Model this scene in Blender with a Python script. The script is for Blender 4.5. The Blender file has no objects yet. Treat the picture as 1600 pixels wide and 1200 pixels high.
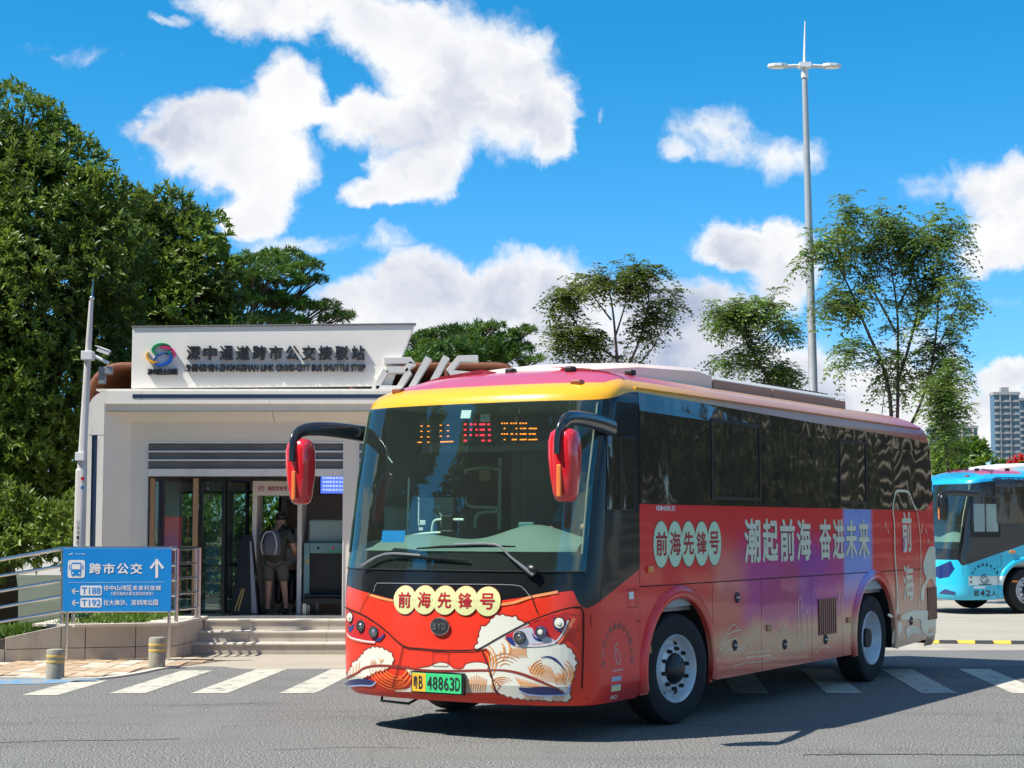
import bpy, bmesh, math, random
import numpy as np
from mathutils import Vector, Matrix
R = math.radians
random.seed(7)
rng = np.random.default_rng(7)
SC = bpy.context.scene
COL = SC.collection

# ------------------------------------------------------------------ camera
CAM_H = 1.7268
F_PX = 2709.33
PITCH = .0818
cam_data = bpy.data.cameras.new('camera')
cam_data.sensor_width = 36
cam_data.lens = F_PX / 1600 * 36
cam_data.clip_start = .1
cam_data.clip_end = 6000
cam = bpy.data.objects.new('camera', cam_data)
cam.location = (0, 0, CAM_H)
cam.rotation_euler = (R(90) + PITCH, 0, 0)
COL.objects.link(cam)
SC.camera = cam

# ------------------------------------------------------------------ node graph helper
class G:
    def __init__(s, nt):
        s.nt = nt
        nt.nodes.clear()
    def put(s, sock, v):
        if isinstance(v, bpy.types.NodeSocket):
            s.nt.links.new(v, sock)
        elif isinstance(v, (tuple, list)) and len(v) == 3 and sock.type == 'RGBA':
            sock.default_value = (*v, 1)
        else:
            sock.default_value = v
    def n(s, t, **kw):
        nd = s.nt.nodes.new(t)
        ins = kw.pop('ins', {})
        for k, v in kw.items():
            setattr(nd, k, v)
        for k, v in ins.items():
            s.put(nd.inputs[k], v)
        return nd
    def m(s, op, a, b=0.0, c=0.0, clamp=False):
        return s.n('ShaderNodeMath', operation=op, use_clamp=clamp, ins={0: a, 1: b, 2: c}).outputs[0]
    def add(s, a, b): return s.m('ADD', a, b)
    def sub(s, a, b): return s.m('SUBTRACT', a, b)
    def mul(s, a, b): return s.m('MULTIPLY', a, b)
    def ss(s, x, a, b):
        if a > b:
            return s.sub(1.0, s.ss(x, b, a))
        return s.n('ShaderNodeMapRange', interpolation_type='SMOOTHSTEP', ins={0: x, 1: a, 2: b, 3: 0.0, 4: 1.0}).outputs[0]
    def mix(s, f, a, b):
        nd = s.n('ShaderNodeMix', data_type='RGBA')
        s.put(nd.inputs[0], f); s.put(nd.inputs[6], a); s.put(nd.inputs[7], b)
        return nd.outputs[2]
    def noise(s, v, scale, detail=4, rough=.55, out=0, dist=0.0):
        return s.n('ShaderNodeTexNoise', ins={'Vector': v, 'Scale': scale, 'Detail': detail, 'Roughness': rough, 'Distortion': dist}).outputs[out]
    def vm(s, op, a, b=(0, 0, 0), c=None, out=0):
        nd = s.n('ShaderNodeVectorMath', operation=op)
        s.put(nd.inputs[0], a); s.put(nd.inputs[1], b)
        if c is not None:
            s.put(nd.inputs[2], c)
        return nd.outputs[out]
    def xyz(s, v):
        return s.n('ShaderNodeSeparateXYZ', ins={0: v}).outputs
    def obj(s):
        return s.n('ShaderNodeTexCoord').outputs['Object']

def ray(px, py):
    c, s = math.cos(PITCH), math.sin(PITCH)
    a = (px - 800) / F_PX; b = (600 - py) / F_PX
    return Vector((a, c - b * s, s + b * c))
def pt(px, py, Y):
    r = ray(px, py)
    return Vector((0, 0, CAM_H)) + r * (Y / r.y)
def gp(px, py, z=0.0):
    r = ray(px, py)
    return Vector((0, 0, CAM_H)) + r * ((z - CAM_H) / r.z)

# ------------------------------------------------------------------ world: sky with clouds
SUN_TO = Vector((-.68, -.25, 1)).normalized()
W = bpy.data.worlds.new('World')
SC.world = W
W.use_nodes = True
g = G(W.node_tree)
sky = g.n('ShaderNodeTexSky', sky_type='NISHITA', sun_disc=False)
sky.sun_elevation = math.asin(SUN_TO.z)
sky.sun_rotation = math.atan2(SUN_TO.x, SUN_TO.y)
sky.air_density = 1.0; sky.dust_density = .3; sky.ozone_density = 3.0
D = g.n('ShaderNodeTexCoord').outputs['Generated']
dx, dy, dz = g.xyz(D)
warp = g.n('ShaderNodeTexNoise', ins={'Vector': D, 'Scale': 13.0, 'Detail': 6.0, 'Roughness': .6}).outputs['Color']
warp2 = g.vm('MULTIPLY', g.vm('SUBTRACT', warp, (.5, .5, .5)), (.07, .07, .055))
DW = g.vm('ADD', D, warp2)
CLOUDS = [  # px, py, rx, ry, strength
    (470,5,175,52,1),(640,50,120,58,1),(725,115,140,92,1),(800,165,98,78,1),(858,205,48,50,1),(665,190,100,62,1),(570,180,80,42,.9),
    (425,150,66,66,1),(330,205,118,62,1),(400,250,95,72,1),(420,320,62,48,.9),(238,200,48,24,.8),
    (640,272,72,48,1),(590,300,66,26,.9),(495,172,55,22,.7),(660,235,60,40,.8),
    (690,455,110,62,1),(790,445,95,56,1),(610,485,100,48,1),(700,530,220,75,1),(870,470,95,62,1),(920,560,120,80,1),
    (1190,380,98,42,.95),(1110,500,110,60,.9),(1240,420,60,60,.8),(1060,575,140,80,1),(1210,580,170,65,.9),(1010,490,60,50,.7),
    (1130,210,75,44,.42),(1225,240,70,34,.36),(1072,245,24,28,.5),
    (1570,300,78,58,1),(1600,350,90,66,1),(1570,395,62,34,.8),(1455,300,40,24,.3),
    (1550,650,150,62,.9),(1400,650,190,90,.95),(1585,575,42,24,.8),(1470,560,60,40,.5),(1560,480,40,12,.25),
    (245,22,28,12,.45),(105,80,52,16,.22),(957,155,16,14,.35),(470,385,70,18,.34),(600,380,34,22,.25),(560,600,300,60,.9)]
field = None
for (px, py, rx, ry, w) in CLOUDS:
    c = ray(px, py).normalized()
    S = (F_PX / rx * .86, .9, F_PX / ry * .86)
    d = g.vm('MULTIPLY_ADD', DW, S, (-c.x * S[0], -.9 * .95, -c.z * S[2]))
    q = g.vm('DOT_PRODUCT', d, d, out=1)
    v = g.m('MULTIPLY_ADD', q, -w, w)
    field = v if field is None else g.m('SMOOTH_MAX', field, v, .12)
# elsewhere in the sky: the same kind of cumulus from noise
gen = g.n('ShaderNodeTexNoise', ins={'Vector': g.vm('ADD', g.vm('MULTIPLY', DW, (1, 1, 1.9)), (3.1, 0, .4)), 'Scale': 2.3, 'Detail': 3.0, 'Roughness': .5}).outputs[0]
gen = g.mul(g.sub(gen, .52), 5.0)
front = g.mul(g.ss(g.m('ABSOLUTE', dx), .42, .33), g.mul(g.ss(dz, .46, .36), g.ss(dy, 0.0, .3)))
gen = g.sub(gen, g.mul(front, 6.0))
field = g.m('MAXIMUM', field, gen)
fb = g.noise(DW, 30.0, 8, .62)
fb2 = g.noise(g.vm('ADD', DW, (-.010, 0, .013)), 30.0, 8, .62)
lo = g.noise(DW, 9.0, 5, .55)
lo2 = g.noise(g.vm('ADD', DW, (-.022, 0, .03)), 9.0, 5, .55)
dens = g.add(field, g.mul(g.sub(fb, .5), 1.25))
alpha = g.mul(g.ss(dens, -.01, .62), g.ss(dz, -.02, .02))
relief = g.add(g.mul(g.sub(lo, lo2), 2.9), g.mul(g.sub(fb, fb2), .8))
shade = g.m('ADD', g.add(.90, relief), g.mul(g.ss(dens, .9, .2), .10), clamp=True)
big = g.noise(g.vm('ADD', DW, (.3, 0, .7)), 5.5, 4, .5)
shade = g.m('SUBTRACT', shade, g.mul(g.mul(g.ss(big, .40, .60), g.ss(dens, .35, 1.0)), .55), clamp=True)
ccol = g.mix(shade, (.46, .53, .70), (1.0, 1.0, 1.0))
tintc = g.mix(g.ss(dz, -.02, .30), (.55, .92, 1.42), (0.12, .87, 1.19))
skyc = g.mix(1.0, sky.outputs[0], tintc)
g.nt.nodes[-1].blend_type = 'MULTIPLY'
bgs = g.n('ShaderNodeBackground', ins={0: skyc, 1: .092})
bgc = g.n('ShaderNodeBackground', ins={0: ccol, 1: .66})
ms = g.n('ShaderNodeMixShader', ins={0: alpha, 1: bgs.outputs[0], 2: bgc.outputs[0]})
g.n('ShaderNodeOutputWorld', ins={0: ms.outputs[0]})

# ------------------------------------------------------------------ sun, exposure
sl = bpy.data.lights.new('sun', 'SUN')
sl.energy = 4.8; sl.angle = R(.53); sl.color = (1, .94, .84)
so = bpy.data.objects.new('sun', sl)
so.rotation_euler = SUN_TO.to_track_quat('Z', 'Y').to_euler()
so.location = (-20, -10, 40)
COL.objects.link(so)
SC.view_settings.view_transform = 'Standard'
SC.view_settings.look = 'None'
SC.view_settings.exposure = 0.62
SC.view_settings.gamma = 1
SC.view_settings.use_curve_mapping = False
SC.render.engine = 'CYCLES'
SC.cycles.use_denoising = True
SC.cycles.max_bounces = 7
SC.cycles.transparent_max_bounces = 16
SC.cycles.sample_clamp_indirect = 6
SC.cycles.caustics_reflective = False
SC.cycles.caustics_refractive = False

# ------------------------------------------------------------------ objects
def tag(o, label=None, cat=None, group=None, kind=None):
    if label: o['label'] = label
    if cat: o['category'] = cat
    if group: o['group'] = group
    if kind: o['kind'] = kind
    return o
def empty(name, loc=(0, 0, 0), rz=0.0, **kw):
    o = bpy.data.objects.new(name, None)
    o.empty_display_size = .2
    o.location = loc; o.rotation_euler = (0, 0, rz)
    COL.objects.link(o)
    return tag(o, **kw)
def copy_tree(o, parent=None):
    c = o.copy(); COL.objects.link(c)
    if parent is not None: c.parent = parent
    for ch in o.children: copy_tree(ch, c)
    return c

class MB:
    def __init__(s, flip=False):
        s.v = []; s.f = []; s.mi = []; s.flip = flip
    def add(s, vs, fs, mi=0):
        b = len(s.v)
        s.v += [tuple(p) for p in vs]
        s.f += [tuple(b + i for i in f) for f in fs]
        s.mi += [mi] * len(fs)
        return s
    def box(s, a, b, mi=0):
        x0, y0, z0 = a; x1, y1, z1 = b
        x0, x1 = min(x0, x1), max(x0, x1); y0, y1 = min(y0, y1), max(y0, y1); z0, z1 = min(z0, z1), max(z0, z1)
        return s.add([(x0,y0,z0),(x1,y0,z0),(x1,y1,z0),(x0,y1,z0),(x0,y0,z1),(x1,y0,z1),(x1,y1,z1),(x0,y1,z1)],
              [(0,3,2,1),(4,5,6,7),(0,1,5,4),(1,2,6,5),(2,3,7,6),(3,0,4,7)], mi)
    def cbox(s, c, d, mi=0, M=None):
        x, y, z = d[0]/2, d[1]/2, d[2]/2
        vs = [Vector(p) for p in [(-x,-y,-z),(x,-y,-z),(x,y,-z),(-x,y,-z),(-x,-y,z),(x,-y,z),(x,y,z),(-x,y,z)]]
        if M is not None: vs = [M @ p for p in vs]
        return s.add([p + Vector(c) for p in vs], [(0,3,2,1),(4,5,6,7),(0,1,5,4),(1,2,6,5),(2,3,7,6),(3,0,4,7)], mi)
    def tube(s, P, r, n=8, mi=0, cap=True, sx=1.0, up=None):
        P = [Vector(p) for p in P]
        rs = r if isinstance(r, (list, tuple)) else [r] * len(P)
        t0 = (P[1] - P[0]).normalized()
        a = Vector(up) if up else (Vector((0, 0, 1)) if abs(t0.z) < .9 else Vector((1, 0, 0)))
        u = (a - t0 * a.dot(t0)).normalized()
        vs = []
        for i, p in enumerate(P):
            if i == 0: t = P[1] - P[0]
            elif i == len(P) - 1: t = P[-1] - P[-2]
            else: t = (P[i+1] - P[i]).normalized() + (P[i] - P[i-1]).normalized()
            t.normalize()
            u = (u - t * u.dot(t)).normalized()
            w = t.cross(u)
            for k in range(n):
                th = 2 * math.pi * k / n
                vs.append(p + u * (math.cos(th) * rs[i]) + w * (math.sin(th) * rs[i] * sx))
        fs = [(i*n+k, i*n+(k+1) % n, (i+1)*n+(k+1) % n, (i+1)*n+k) for i in range(len(P)-1) for k in range(n)]
        if cap:
            fs.append(tuple(range(n-1, -1, -1))); fs.append(tuple((len(P)-1)*n + k for k in range(n)))
        return s.add(vs, fs, mi)
    def lathe(s, prof, n=24, c=(0, 0, 0), axis='z', mi=0, cap=True):
        # prof: list of (r, h)
        vs = []
        for r, h in prof:
            for k in range(n):
                th = 2 * math.pi * k / n
                a, b = r * math.cos(th), r * math.sin(th)
                p = {'z': (a, b, h), 'y': (b, h, a), 'x': (h, a, b)}[axis]
                vs.append((p[0]+c[0], p[1]+c[1], p[2]+c[2]))
        fs = [(i*n+k, i*n+(k+1) % n, (i+1)*n+(k+1) % n, (i+1)*n+k) for i in range(len(prof)-1) for k in range(n)]
        if cap:
            fs.append(tuple(range(n-1, -1, -1))); fs.append(tuple((len(prof)-1)*n + k for k in range(n)))
        return s.add(vs, fs, mi)
    def prism(s, poly, f0, f1, mi=0):
        # poly: 2D outline; f0/f1 map (u,v)->3D for the two faces
        n = len(poly)
        vs = [f0(u, v) for u, v in poly] + [f1(u, v) for u, v in poly]
        fs = [tuple(range(n)), tuple(range(2*n-1, n-1, -1))] + [(i, i+n, (i+1) % n + n, (i+1) % n) for i in range(n)]
        return s.add(vs, fs, mi)
    def sphere(s, c, r, n=12, m=8, mi=0):
        prof = [(max(1e-4, math.sin(math.pi*i/m)) , -math.cos(math.pi*i/m)) for i in range(m+1)]
        r = r if isinstance(r, (list, tuple)) else (r, r, r)
        vs = []
        for a, h in prof:
            for k in range(n):
                th = 2*math.pi*k/n
                vs.append((c[0]+a*math.cos(th)*r[0], c[1]+a*math.sin(th)*r[1], c[2]+h*r[2]))
        fs = [(i*n+k, i*n+(k+1) % n, (i+1)*n+(k+1) % n, (i+1)*n+k) for i in range(m) for k in range(n)]
        return s.add(vs, fs, mi)
    def mesh(s, name, mats, smooth=None, fix=True):
        me = bpy.data.meshes.new(name)
        v = s.v; f = s.f
        if s.flip:
            v = [(x, -y, z) for x, y, z in v]; f = [tuple(reversed(q)) for q in f]
        me.from_pydata([tuple(p) for p in v], [], f)
        if fix:
            bm = bmesh.new(); bm.from_mesh(me)
            bmesh.ops.recalc_face_normals(bm, faces=bm.faces)
            bm.to_mesh(me); bm.free()
        for m_ in (mats if isinstance(mats, (list, tuple)) else [mats]): me.materials.append(m_)
        if any(s.mi): me.polygons.foreach_set('material_index', s.mi)
        if smooth is not None:
            me.polygons.foreach_set('use_smooth', [True] * len(me.polygons))
            me.set_sharp_from_angle(angle=R(smooth))
        me.update()
        return me
    def build(s, name, mats, parent=None, smooth=None, bevel=0, loc=None, fix=True, **kw):
        o = bpy.data.objects.new(name, s.mesh(name, mats, smooth, fix))
        COL.objects.link(o)
        if parent is not None: o.parent = parent
        if loc: o.location = loc
        if bevel:
            b = o.modifiers.new('b', 'BEVEL'); b.width = bevel; b.segments = 2; b.limit_method = 'ANGLE'
        return tag(o, **kw)

def linked(mesh, name, parent, loc=(0, 0, 0), rot=(0, 0, 0), scale=(1, 1, 1)):
    o = bpy.data.objects.new(name, mesh)
    COL.objects.link(o)
    if parent is not None: o.parent = parent
    o.location = loc; o.rotation_euler = rot; o.scale = scale
    return o

# ------------------------------------------------------------------ materials
def mat(name, col=(.5, .5, .5), rough=.5, metal=0.0, bump=0.0, bscale=60.0, var=0.0, vscale=3.0, spec=.5, coat=0.0, emit=None, estr=1.0, dirt=None):
    m_ = bpy.data.materials.new(name); m_.use_nodes = True
    g = G(m_.node_tree)
    P = g.obj()
    c = col
    if var:
        nz = g.noise(P, vscale, 5, .6)
        c = g.mix(nz, tuple(x * (1 - var) for x in col), tuple(min(1, x * (1 + var)) for x in col))
    if dirt:
        nz = g.ss(g.noise(g.vm('MULTIPLY', P, (1, 1, .25)), 2.2, 7, .7), .5, .72)
        c = g.mix(g.mul(nz, dirt[1]), c, dirt[0])
    b = g.n('ShaderNodeBsdfPrincipled', ins={'Base Color': c, 'Roughness': rough, 'Metallic': metal, 'Specular IOR Level': spec, 'Coat Weight': coat, 'Coat Roughness': .04})
    if var:
        g.put(b.inputs['Roughness'], g.m('MULTIPLY_ADD', g.noise(P, vscale * 4, 4), .25, max(0, rough - .12), clamp=True))
    if bump:
        bn = g.n('ShaderNodeBump', ins={'Strength': bump, 'Distance': .01, 'Height': g.noise(P, bscale, 4, .6)})
        g.put(b.inputs['Normal'], bn.outputs[0])
    if emit:
        g.put(b.inputs['Emission Color'], emit); b.inputs['Emission Strength'].default_value = estr
    g.n('ShaderNodeOutputMaterial', ins={0: b.outputs[0]})
    m_.diffuse_color = (*col, 1)
    return m_

def glass_mat(name, tint=(.6, .75, .7), refl=(1, 1, 1), base=.07, dust=0.0, rough=0.0, wavy=0.0, wscale=(2, 2, 2)):
    m_ = bpy.data.materials.new(name); m_.use_nodes = True
    g = G(m_.node_tree)
    geo = g.n('ShaderNodeNewGeometry')
    ci = g.m('ABSOLUTE', g.vm('DOT_PRODUCT', geo.outputs['Normal'], geo.outputs['Incoming'], out=1))
    fr = g.m('MULTIPLY_ADD', g.m('POWER', g.sub(1.0, ci), 5.0), .95, base)
    tr = g.n('ShaderNodeBsdfTransparent', ins={'Color': tint})
    gl = g.n('ShaderNodeBsdfGlossy', ins={'Color': refl, 'Roughness': rough})
    if wavy:
        bn = g.n('ShaderNodeBump', ins={'Strength': wavy, 'Distance': .02, 'Height': g.noise(g.vm('MULTIPLY', g.obj(), wscale), 1.0, 2, .5)})
        g.put(gl.inputs['Normal'], bn.outputs[0])
    mx = g.n('ShaderNodeMixShader', ins={0: g.m('MINIMUM', fr, 1.0), 1: tr.outputs[0], 2: gl.outputs[0]})
    if dust:    # a film of road dust that catches the light
        df = g.n('ShaderNodeBsdfDiffuse', ins={'Color': (.55, .68, .60)})
        dm = g.m('MULTIPLY', g.m('ADD', .55, g.noise(g.obj(), 1.5, 5)), dust)
        mx = g.n('ShaderNodeMixShader', ins={0: dm, 1: mx.outputs[0], 2: df.outputs[0]})
    g.n('ShaderNodeOutputMaterial', ins={0: mx.outputs[0]})
    return m_

def srgb(r, g_, b):
    f = lambda c: (c/255/12.92 if c/255 <= .04045 else ((c/255+.055)/1.055)**2.4)
    return (f(r), f(g_), f(b))

M_white = mat('white_panel', (.83, .79, .71), .38, var=.05, dirt=((.50, .46, .40), .42))
M_whitepaint = mat('white_metal', (.78, .78, .76), .35)
M_beige = mat('beige_panel', (.82, .76, .66), .5, var=.05)
M_navy = mat('navy_strip', (.03, .05, .10), .3)
M_chrome = mat('stainless_steel', (.62, .60, .58), .22, metal=1.0, var=.08, vscale=8)
M_black = mat('black_plastic', (.012, .013, .015), .35)
M_blackrub = mat('black_rubber', (.016, .016, .017), .85, bump=.3, bscale=90, var=.3)
M_dark = mat('dark_cavity', (.01, .01, .011), .9)
M_seam = mat('panel_gap', (.02, .008, .008), .9)
M_rim = mat('painted_steel_rim', (.66, .69, .72), .35, metal=.15, var=.12, vscale=6, dirt=((.12, .10, .08), .5))
M_nut = mat('dark_bolt', (.03, .03, .032), .5, metal=.4)
M_redgloss = mat('red_gloss', (.72, .02, .03), .18, coat=1.0)
M_amber = mat('amber_lens', (.85, .25, .03), .2, coat=.6)
M_lens = mat('lamp_lens', (.75, .75, .66), .12, coat=1.0)
M_lensdark = mat('lamp_reflector', (.35, .36, .38), .15, metal=.9)
M_cream = mat('cream_print', (.80, .76, .58), .3, coat=.3)
M_foam = mat('foam_white_print', (.78, .78, .68), .3, coat=.6)
M_orange = mat('orange_print', (.88, .33, .045), .3, coat=.6)
M_wavered = mat('dark_red_print', (.28, .03, .02), .3, coat=.6)
M_redprint = mat('red_print', (.42, .02, .03), .35)
M_bluep = mat('blue_print', (.012, .025, .15), .3, coat=.6)
M_limeg = mat('pale_lime_print', (.72, .74, .36), .3, coat=.6)
M_mint = mat('pale_mint_print', (.62, .82, .56), .3, coat=.3)
M_darkgreen = mat('dark_outline_print', (.05, .06, .04), .4)
M_gold = mat('gold_line_print', (.92, .76, .50), .35, coat=.4)
M_whprint = mat('white_print', (.8, .8, .8), .4)
M_chargrey = mat('dark_letter', (.025, .027, .035), .45)
M_signblue = mat('blue_sign_face', srgb(15, 138, 218), .4, var=.02)
M_granite = mat('granite', (.50, .45, .37), .75, bump=.35, bscale=220, var=.16, vscale=45, dirt=((.22, .19, .15), .45))
M_granitelt = mat('granite_light', (.62, .57, .49), .7, bump=.3, bscale=220, var=.12, vscale=45, dirt=((.30, .26, .22), .35))
M_conc = mat('bollard_stone', (.33, .31, .25), .85, bump=.6, bscale=120, var=.25, vscale=18, dirt=((.12, .11, .09), .6))
M_yband = mat('yellow_band', (.62, .42, .12), .55, var=.2, vscale=20)
M_screen = mat('blue_screen', (.02, .05, .3), .3, emit=(.08, .16, .75), estr=.9)
M_teal = mat('teal_cabinet', (.20, .36, .38), .4, var=.06)
M_brownp = mat('rust_brown_metal', (.24, .085, .045), .6, var=.2, vscale=5)
M_tan = mat('tan_post', (.42, .24, .12), .5)
M_floor = mat('shop_floor', (.20, .20, .20), .22, var=.15)
M_inwall = mat('interior_wall', (.68, .67, .64), .6)
M_glass = glass_mat('clear_glass', (.80, .90, .86), dust=.03)
M_shield = glass_mat('windscreen_glass', (.74, .90, .84), (.75, .95, .88), base=.11, dust=.022, wavy=.04, wscale=(2, 3, 3))
M_tinted = glass_mat('tinted_glass', (.20, .22, .18), wavy=.25, wscale=(5, 5, 2.2))
M_led_o = mat('led_orange', (.8, .2, .02), .4, emit=(1.0, .25, .02), estr=1.6)
M_led_r = mat('led_red', (.8, .02, .05), .4, emit=(1.0, .02, .05), estr=1.8)
M_skin = mat('skin', (.42, .24, .17), .5)

# ------------------------------------------------------------------ flat text and flat shapes as 2D triangle soups
_tc = {}
def text2d(s, off=0.0, res=3):
    k = (s, off)
    if off > 0 and any(ord(ch) > 0x2000 for ch in s):
        if k not in _tc:
            vs, fs = text2d(s, 0.0, res); V, Fc = [], []
            o = off*.8
            for i, (ax, ay) in enumerate(((0, 0), (o, 0), (-o, 0), (0, o), (0, -o), (o*.7, o*.7), (-o*.7, -o*.7), (o*.7, -o*.7), (-o*.7, o*.7))):
                b = len(V); V += [(v[0]+ax, v[1]+ay, float(i)) for v in vs]; Fc += [tuple(j+b for j in f) for f in fs]
            _tc[k] = (V, Fc)
        return _tc[k]
    if k not in _tc:
        c = bpy.data.curves.new('t', 'FONT'); c.body = s; c.size = 1; c.offset = off; c.resolution_u = res
        o = bpy.data.objects.new('t', c)
        me = o.to_mesh()
        bm = bmesh.new(); bm.from_mesh(me)
        o.to_mesh_clear()
        bmesh.ops.remove_doubles(bm, verts=bm.verts, dist=1e-5)
        vs = [(v.co.x, v.co.y) for v in bm.verts]; bm.verts.index_update()
        fs = [tuple(v.index for v in f.verts) for f in bm.faces]
        bm.free(); bpy.data.objects.remove(o); bpy.data.curves.remove(c)
        _tc[k] = (vs, fs)
    return _tc[k]
def fit_text(s, u0, v0, u1, v1, off=0.0, shear=0.0, cjk=False):
    """text scaled into the rectangle (u0,v0)-(u1,v1)"""
    vs, fs = text2d(s, off)
    a = min(v[0] for v in vs); b = max(v[0] for v in vs)
    c = min(v[1] for v in vs); d = max(v[1] for v in vs)
    return [((v[0]-a)/(b-a)*(u1-u0)+u0 + shear*((v[1]-c)/(d-c))*(v1-v0), (v[1]-c)/(d-c)*(v1-v0)+v0) + tuple(v[2:]) for v in vs], fs
def row_text(s, u0, v0, u1, v1, off=.02, gap=.06):
    """one cell per character, filled edge to edge"""
    V, Fc = [], []
    n = len(s); w = (u1-u0)/n
    for i, ch in enumerate(s):
        if ch == ' ': continue
        if ch in '、（）()':
            uu = (u0+i*w+.02*w, u0+i*w+.35*w) if ch == '、' else ((u0+i*w+.55*w, u0+i*w+.85*w) if ch in '（(' else (u0+i*w+.15*w, u0+i*w+.45*w))
            vs, fs = fit_text(ch, uu[0], v0, uu[1], v0+(v1-v0)*(.35 if ch == '、' else 1.0), 0.0)
            b = len(V); V += [(q[0], q[1], 0.0) for q in vs]; Fc += [tuple(j+b for j in f) for f in fs]
            continue
        vs, fs = fit_text(ch, u0+i*w+abs(w)*gap, v0, u0+(i+1)*w-abs(w)*gap, v1, off) if w > 0 else fit_text(ch, u0+i*w+w*gap, v0, u0+(i+1)*w-w*gap, v1, off)
        b = len(V); V += vs; Fc += [tuple(j+b for j in f) for f in fs]
    return V, Fc
def slab2d(mb, vf, f0, f1=None, mi=0):
    """2D soup -> flat print (f1 None) or extruded letters"""
    vs, fs = vf
    if any(len(v) > 2 and v[2] > 0 for v in vs):     # layered copies: step each a hair in depth
        def lift(v):
            p = Vector(f0(v[0], v[1]))
            nn = (Vector(f0(v[0]+.001, v[1]))-p).cross(Vector(f0(v[0], v[1]+.001))-p)
            return p + nn.normalized()*(.00016*(v[2] if len(v) > 2 else 0))
        q = [lift(v) for v in vs]
    else: q = [f0(v[0], v[1]) for v in vs]
    if f1 is None:
        return mb.add(q, fs, mi)
    n = len(vs)
    cnt = {}
    for f in fs:
        for i in range(len(f)):
            e = (f[i], f[(i+1) % len(f)]); cnt[e] = 1
    side = [(a, b, b+n, a+n) for (a, b) in cnt if (b, a) not in cnt]
    return mb.add(q + [f1(v[0], v[1]) for v in vs], list(fs) + [tuple(i+n for i in reversed(f)) for f in fs] + side, mi)
def ribbon(P, w, closed=False):
    P = [Vector(p) for p in P]; n = len(P); vs = []; 
    ws = w if isinstance(w, (list, tuple)) else [w]*n
    for i in range(n):
        a = P[(i-1) % n] if (i > 0 or closed) else P[i]; b = P[(i+1) % n] if (i < n-1 or closed) else P[i]
        t = (b-a).normalized(); q = Vector((-t.y, t.x)) * ws[i] / 2
        vs += [tuple(P[i]+q), tuple(P[i]-q)]
    m_ = n if closed else n-1
    return vs, [(2*i, 2*i+1, (2*i+3) % (2*n), (2*i+2) % (2*n)) for i in range(m_)]
def smooth_line(P, k=6, closed=False):
    P = [Vector(p) for p in P]; n = len(P); out = []
    for i in range(n if closed else n-1):
        p0 = P[(i-1) % n] if (i or closed) else P[0]; p1 = P[i]; p2 = P[(i+1) % n]
        p3 = P[(i+2) % n] if (closed or i+2 < n) else P[-1]
        for j in range(k):
            t = j/k
            out.append(.5*((2*p1)+(p2-p0)*t+(2*p0-5*p1+4*p2-p3)*t*t+(3*p1-p0-3*p2+p3)*t**3))
    if not closed: out.append(P[-1])
    return out
def poly_cut(poly, step, holes=None):
    """triangulated polygon cut along a grid so it can follow a curved body"""
    bm = bmesh.new()
    vs = [bm.verts.new((p[0], p[1], 0)) for p in poly]
    bm.faces.new(vs)
    return soup_cut(bm, step)
def soup_cut(bm, step):
    if not isinstance(bm, bmesh.types.BMesh):
        vs, fs = bm
        bm = bmesh.new(); V = [bm.verts.new((v[0], v[1], v[2] if len(v) > 2 else 0)) for v in vs]
        for f in fs:
            try: bm.faces.new([V[i] for i in f])
            except ValueError: pass
    for ax in (0, 1):
        if not bm.verts: break
        lo = min(v.co[ax] for v in bm.verts); hi = max(v.co[ax] for v in bm.verts)
        k = math.floor(lo/step)+1
        while k*step < hi:
            co = [0, 0, 0]; no = [0, 0, 0]; co[ax] = k*step; no[ax] = 1
            bmesh.ops.bisect_plane(bm, geom=bm.verts[:]+bm.edges[:]+bm.faces[:], plane_co=co, plane_no=no, dist=1e-6)
            k += 1
    bmesh.ops.triangulate(bm, faces=bm.faces[:])
    bm.verts.index_update()
    r = [(v.co.x, v.co.y, v.co.z) for v in bm.verts], [tuple(v.index for v in f.verts) for f in bm.faces]
    bm.free()
    return r
def scallop(P, step=.055, amp=.011):
    """closed outline turned into a row of small outward bumps"""
    P = [Vector(p) for p in P]; n = len(P)
    ar = sum(P[i].x*P[(i+1) % n].y-P[(i+1) % n].x*P[i].y for i in range(n)); sg = 1 if ar > 0 else -1
    L = [(P[(i+1) % n]-P[i]).length for i in range(n)]; T = sum(L); m = max(6, int(T/step)); out = []
    def at(s):
        s = s % T; i = 0
        while s > L[i]: s -= L[i]; i += 1
        return P[i].lerp(P[(i+1) % n], s/L[i])
    for k in range(m):
        s0, s1 = T*k/m, T*(k+1)/m; a = at(s0); b = at(s1); t = b-a; nn = Vector((t.y, -t.x)).normalized()*sg
        for j in range(4):
            out.append(tuple(at(s0+(s1-s0)*j/4) + nn*amp*math.sin(math.pi*j/4)*(1+.4*math.sin(k*2.3))))
    return out
def disc2d(c, r, n=32, rv=None):
    rv = rv or r
    return [(c[0]+r*math.cos(2*math.pi*i/n), c[1]+rv*math.sin(2*math.pi*i/n)) for i in range(n)]
def skin_body(name, verts, edges, radii, material, parent=None, sub=2, root=0):
    me = bpy.data.meshes.new(name); me.from_pydata(verts, edges, [])
    o = bpy.data.objects.new(name, me); COL.objects.link(o)
    me.materials.append(material)
    sk = o.modifiers.new('skin', 'SKIN')
    if not me.skin_vertices: 
        bm = bmesh.new(); bm.from_mesh(me); bm.verts.layers.skin.verify(); bm.to_mesh(me); bm.free()
    for i, r in enumerate(radii):
        sv = me.skin_vertices[0].data[i]
        sv.radius = r if isinstance(r, (tuple, list)) else (r, r)
        sv.use_root = (i == root)
    sk.use_smooth_shade = True
    ss = o.modifiers.new('sub', 'SUBSURF'); ss.levels = sub; ss.render_levels = sub
    if parent is not None: o.parent = parent
    return o
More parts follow.
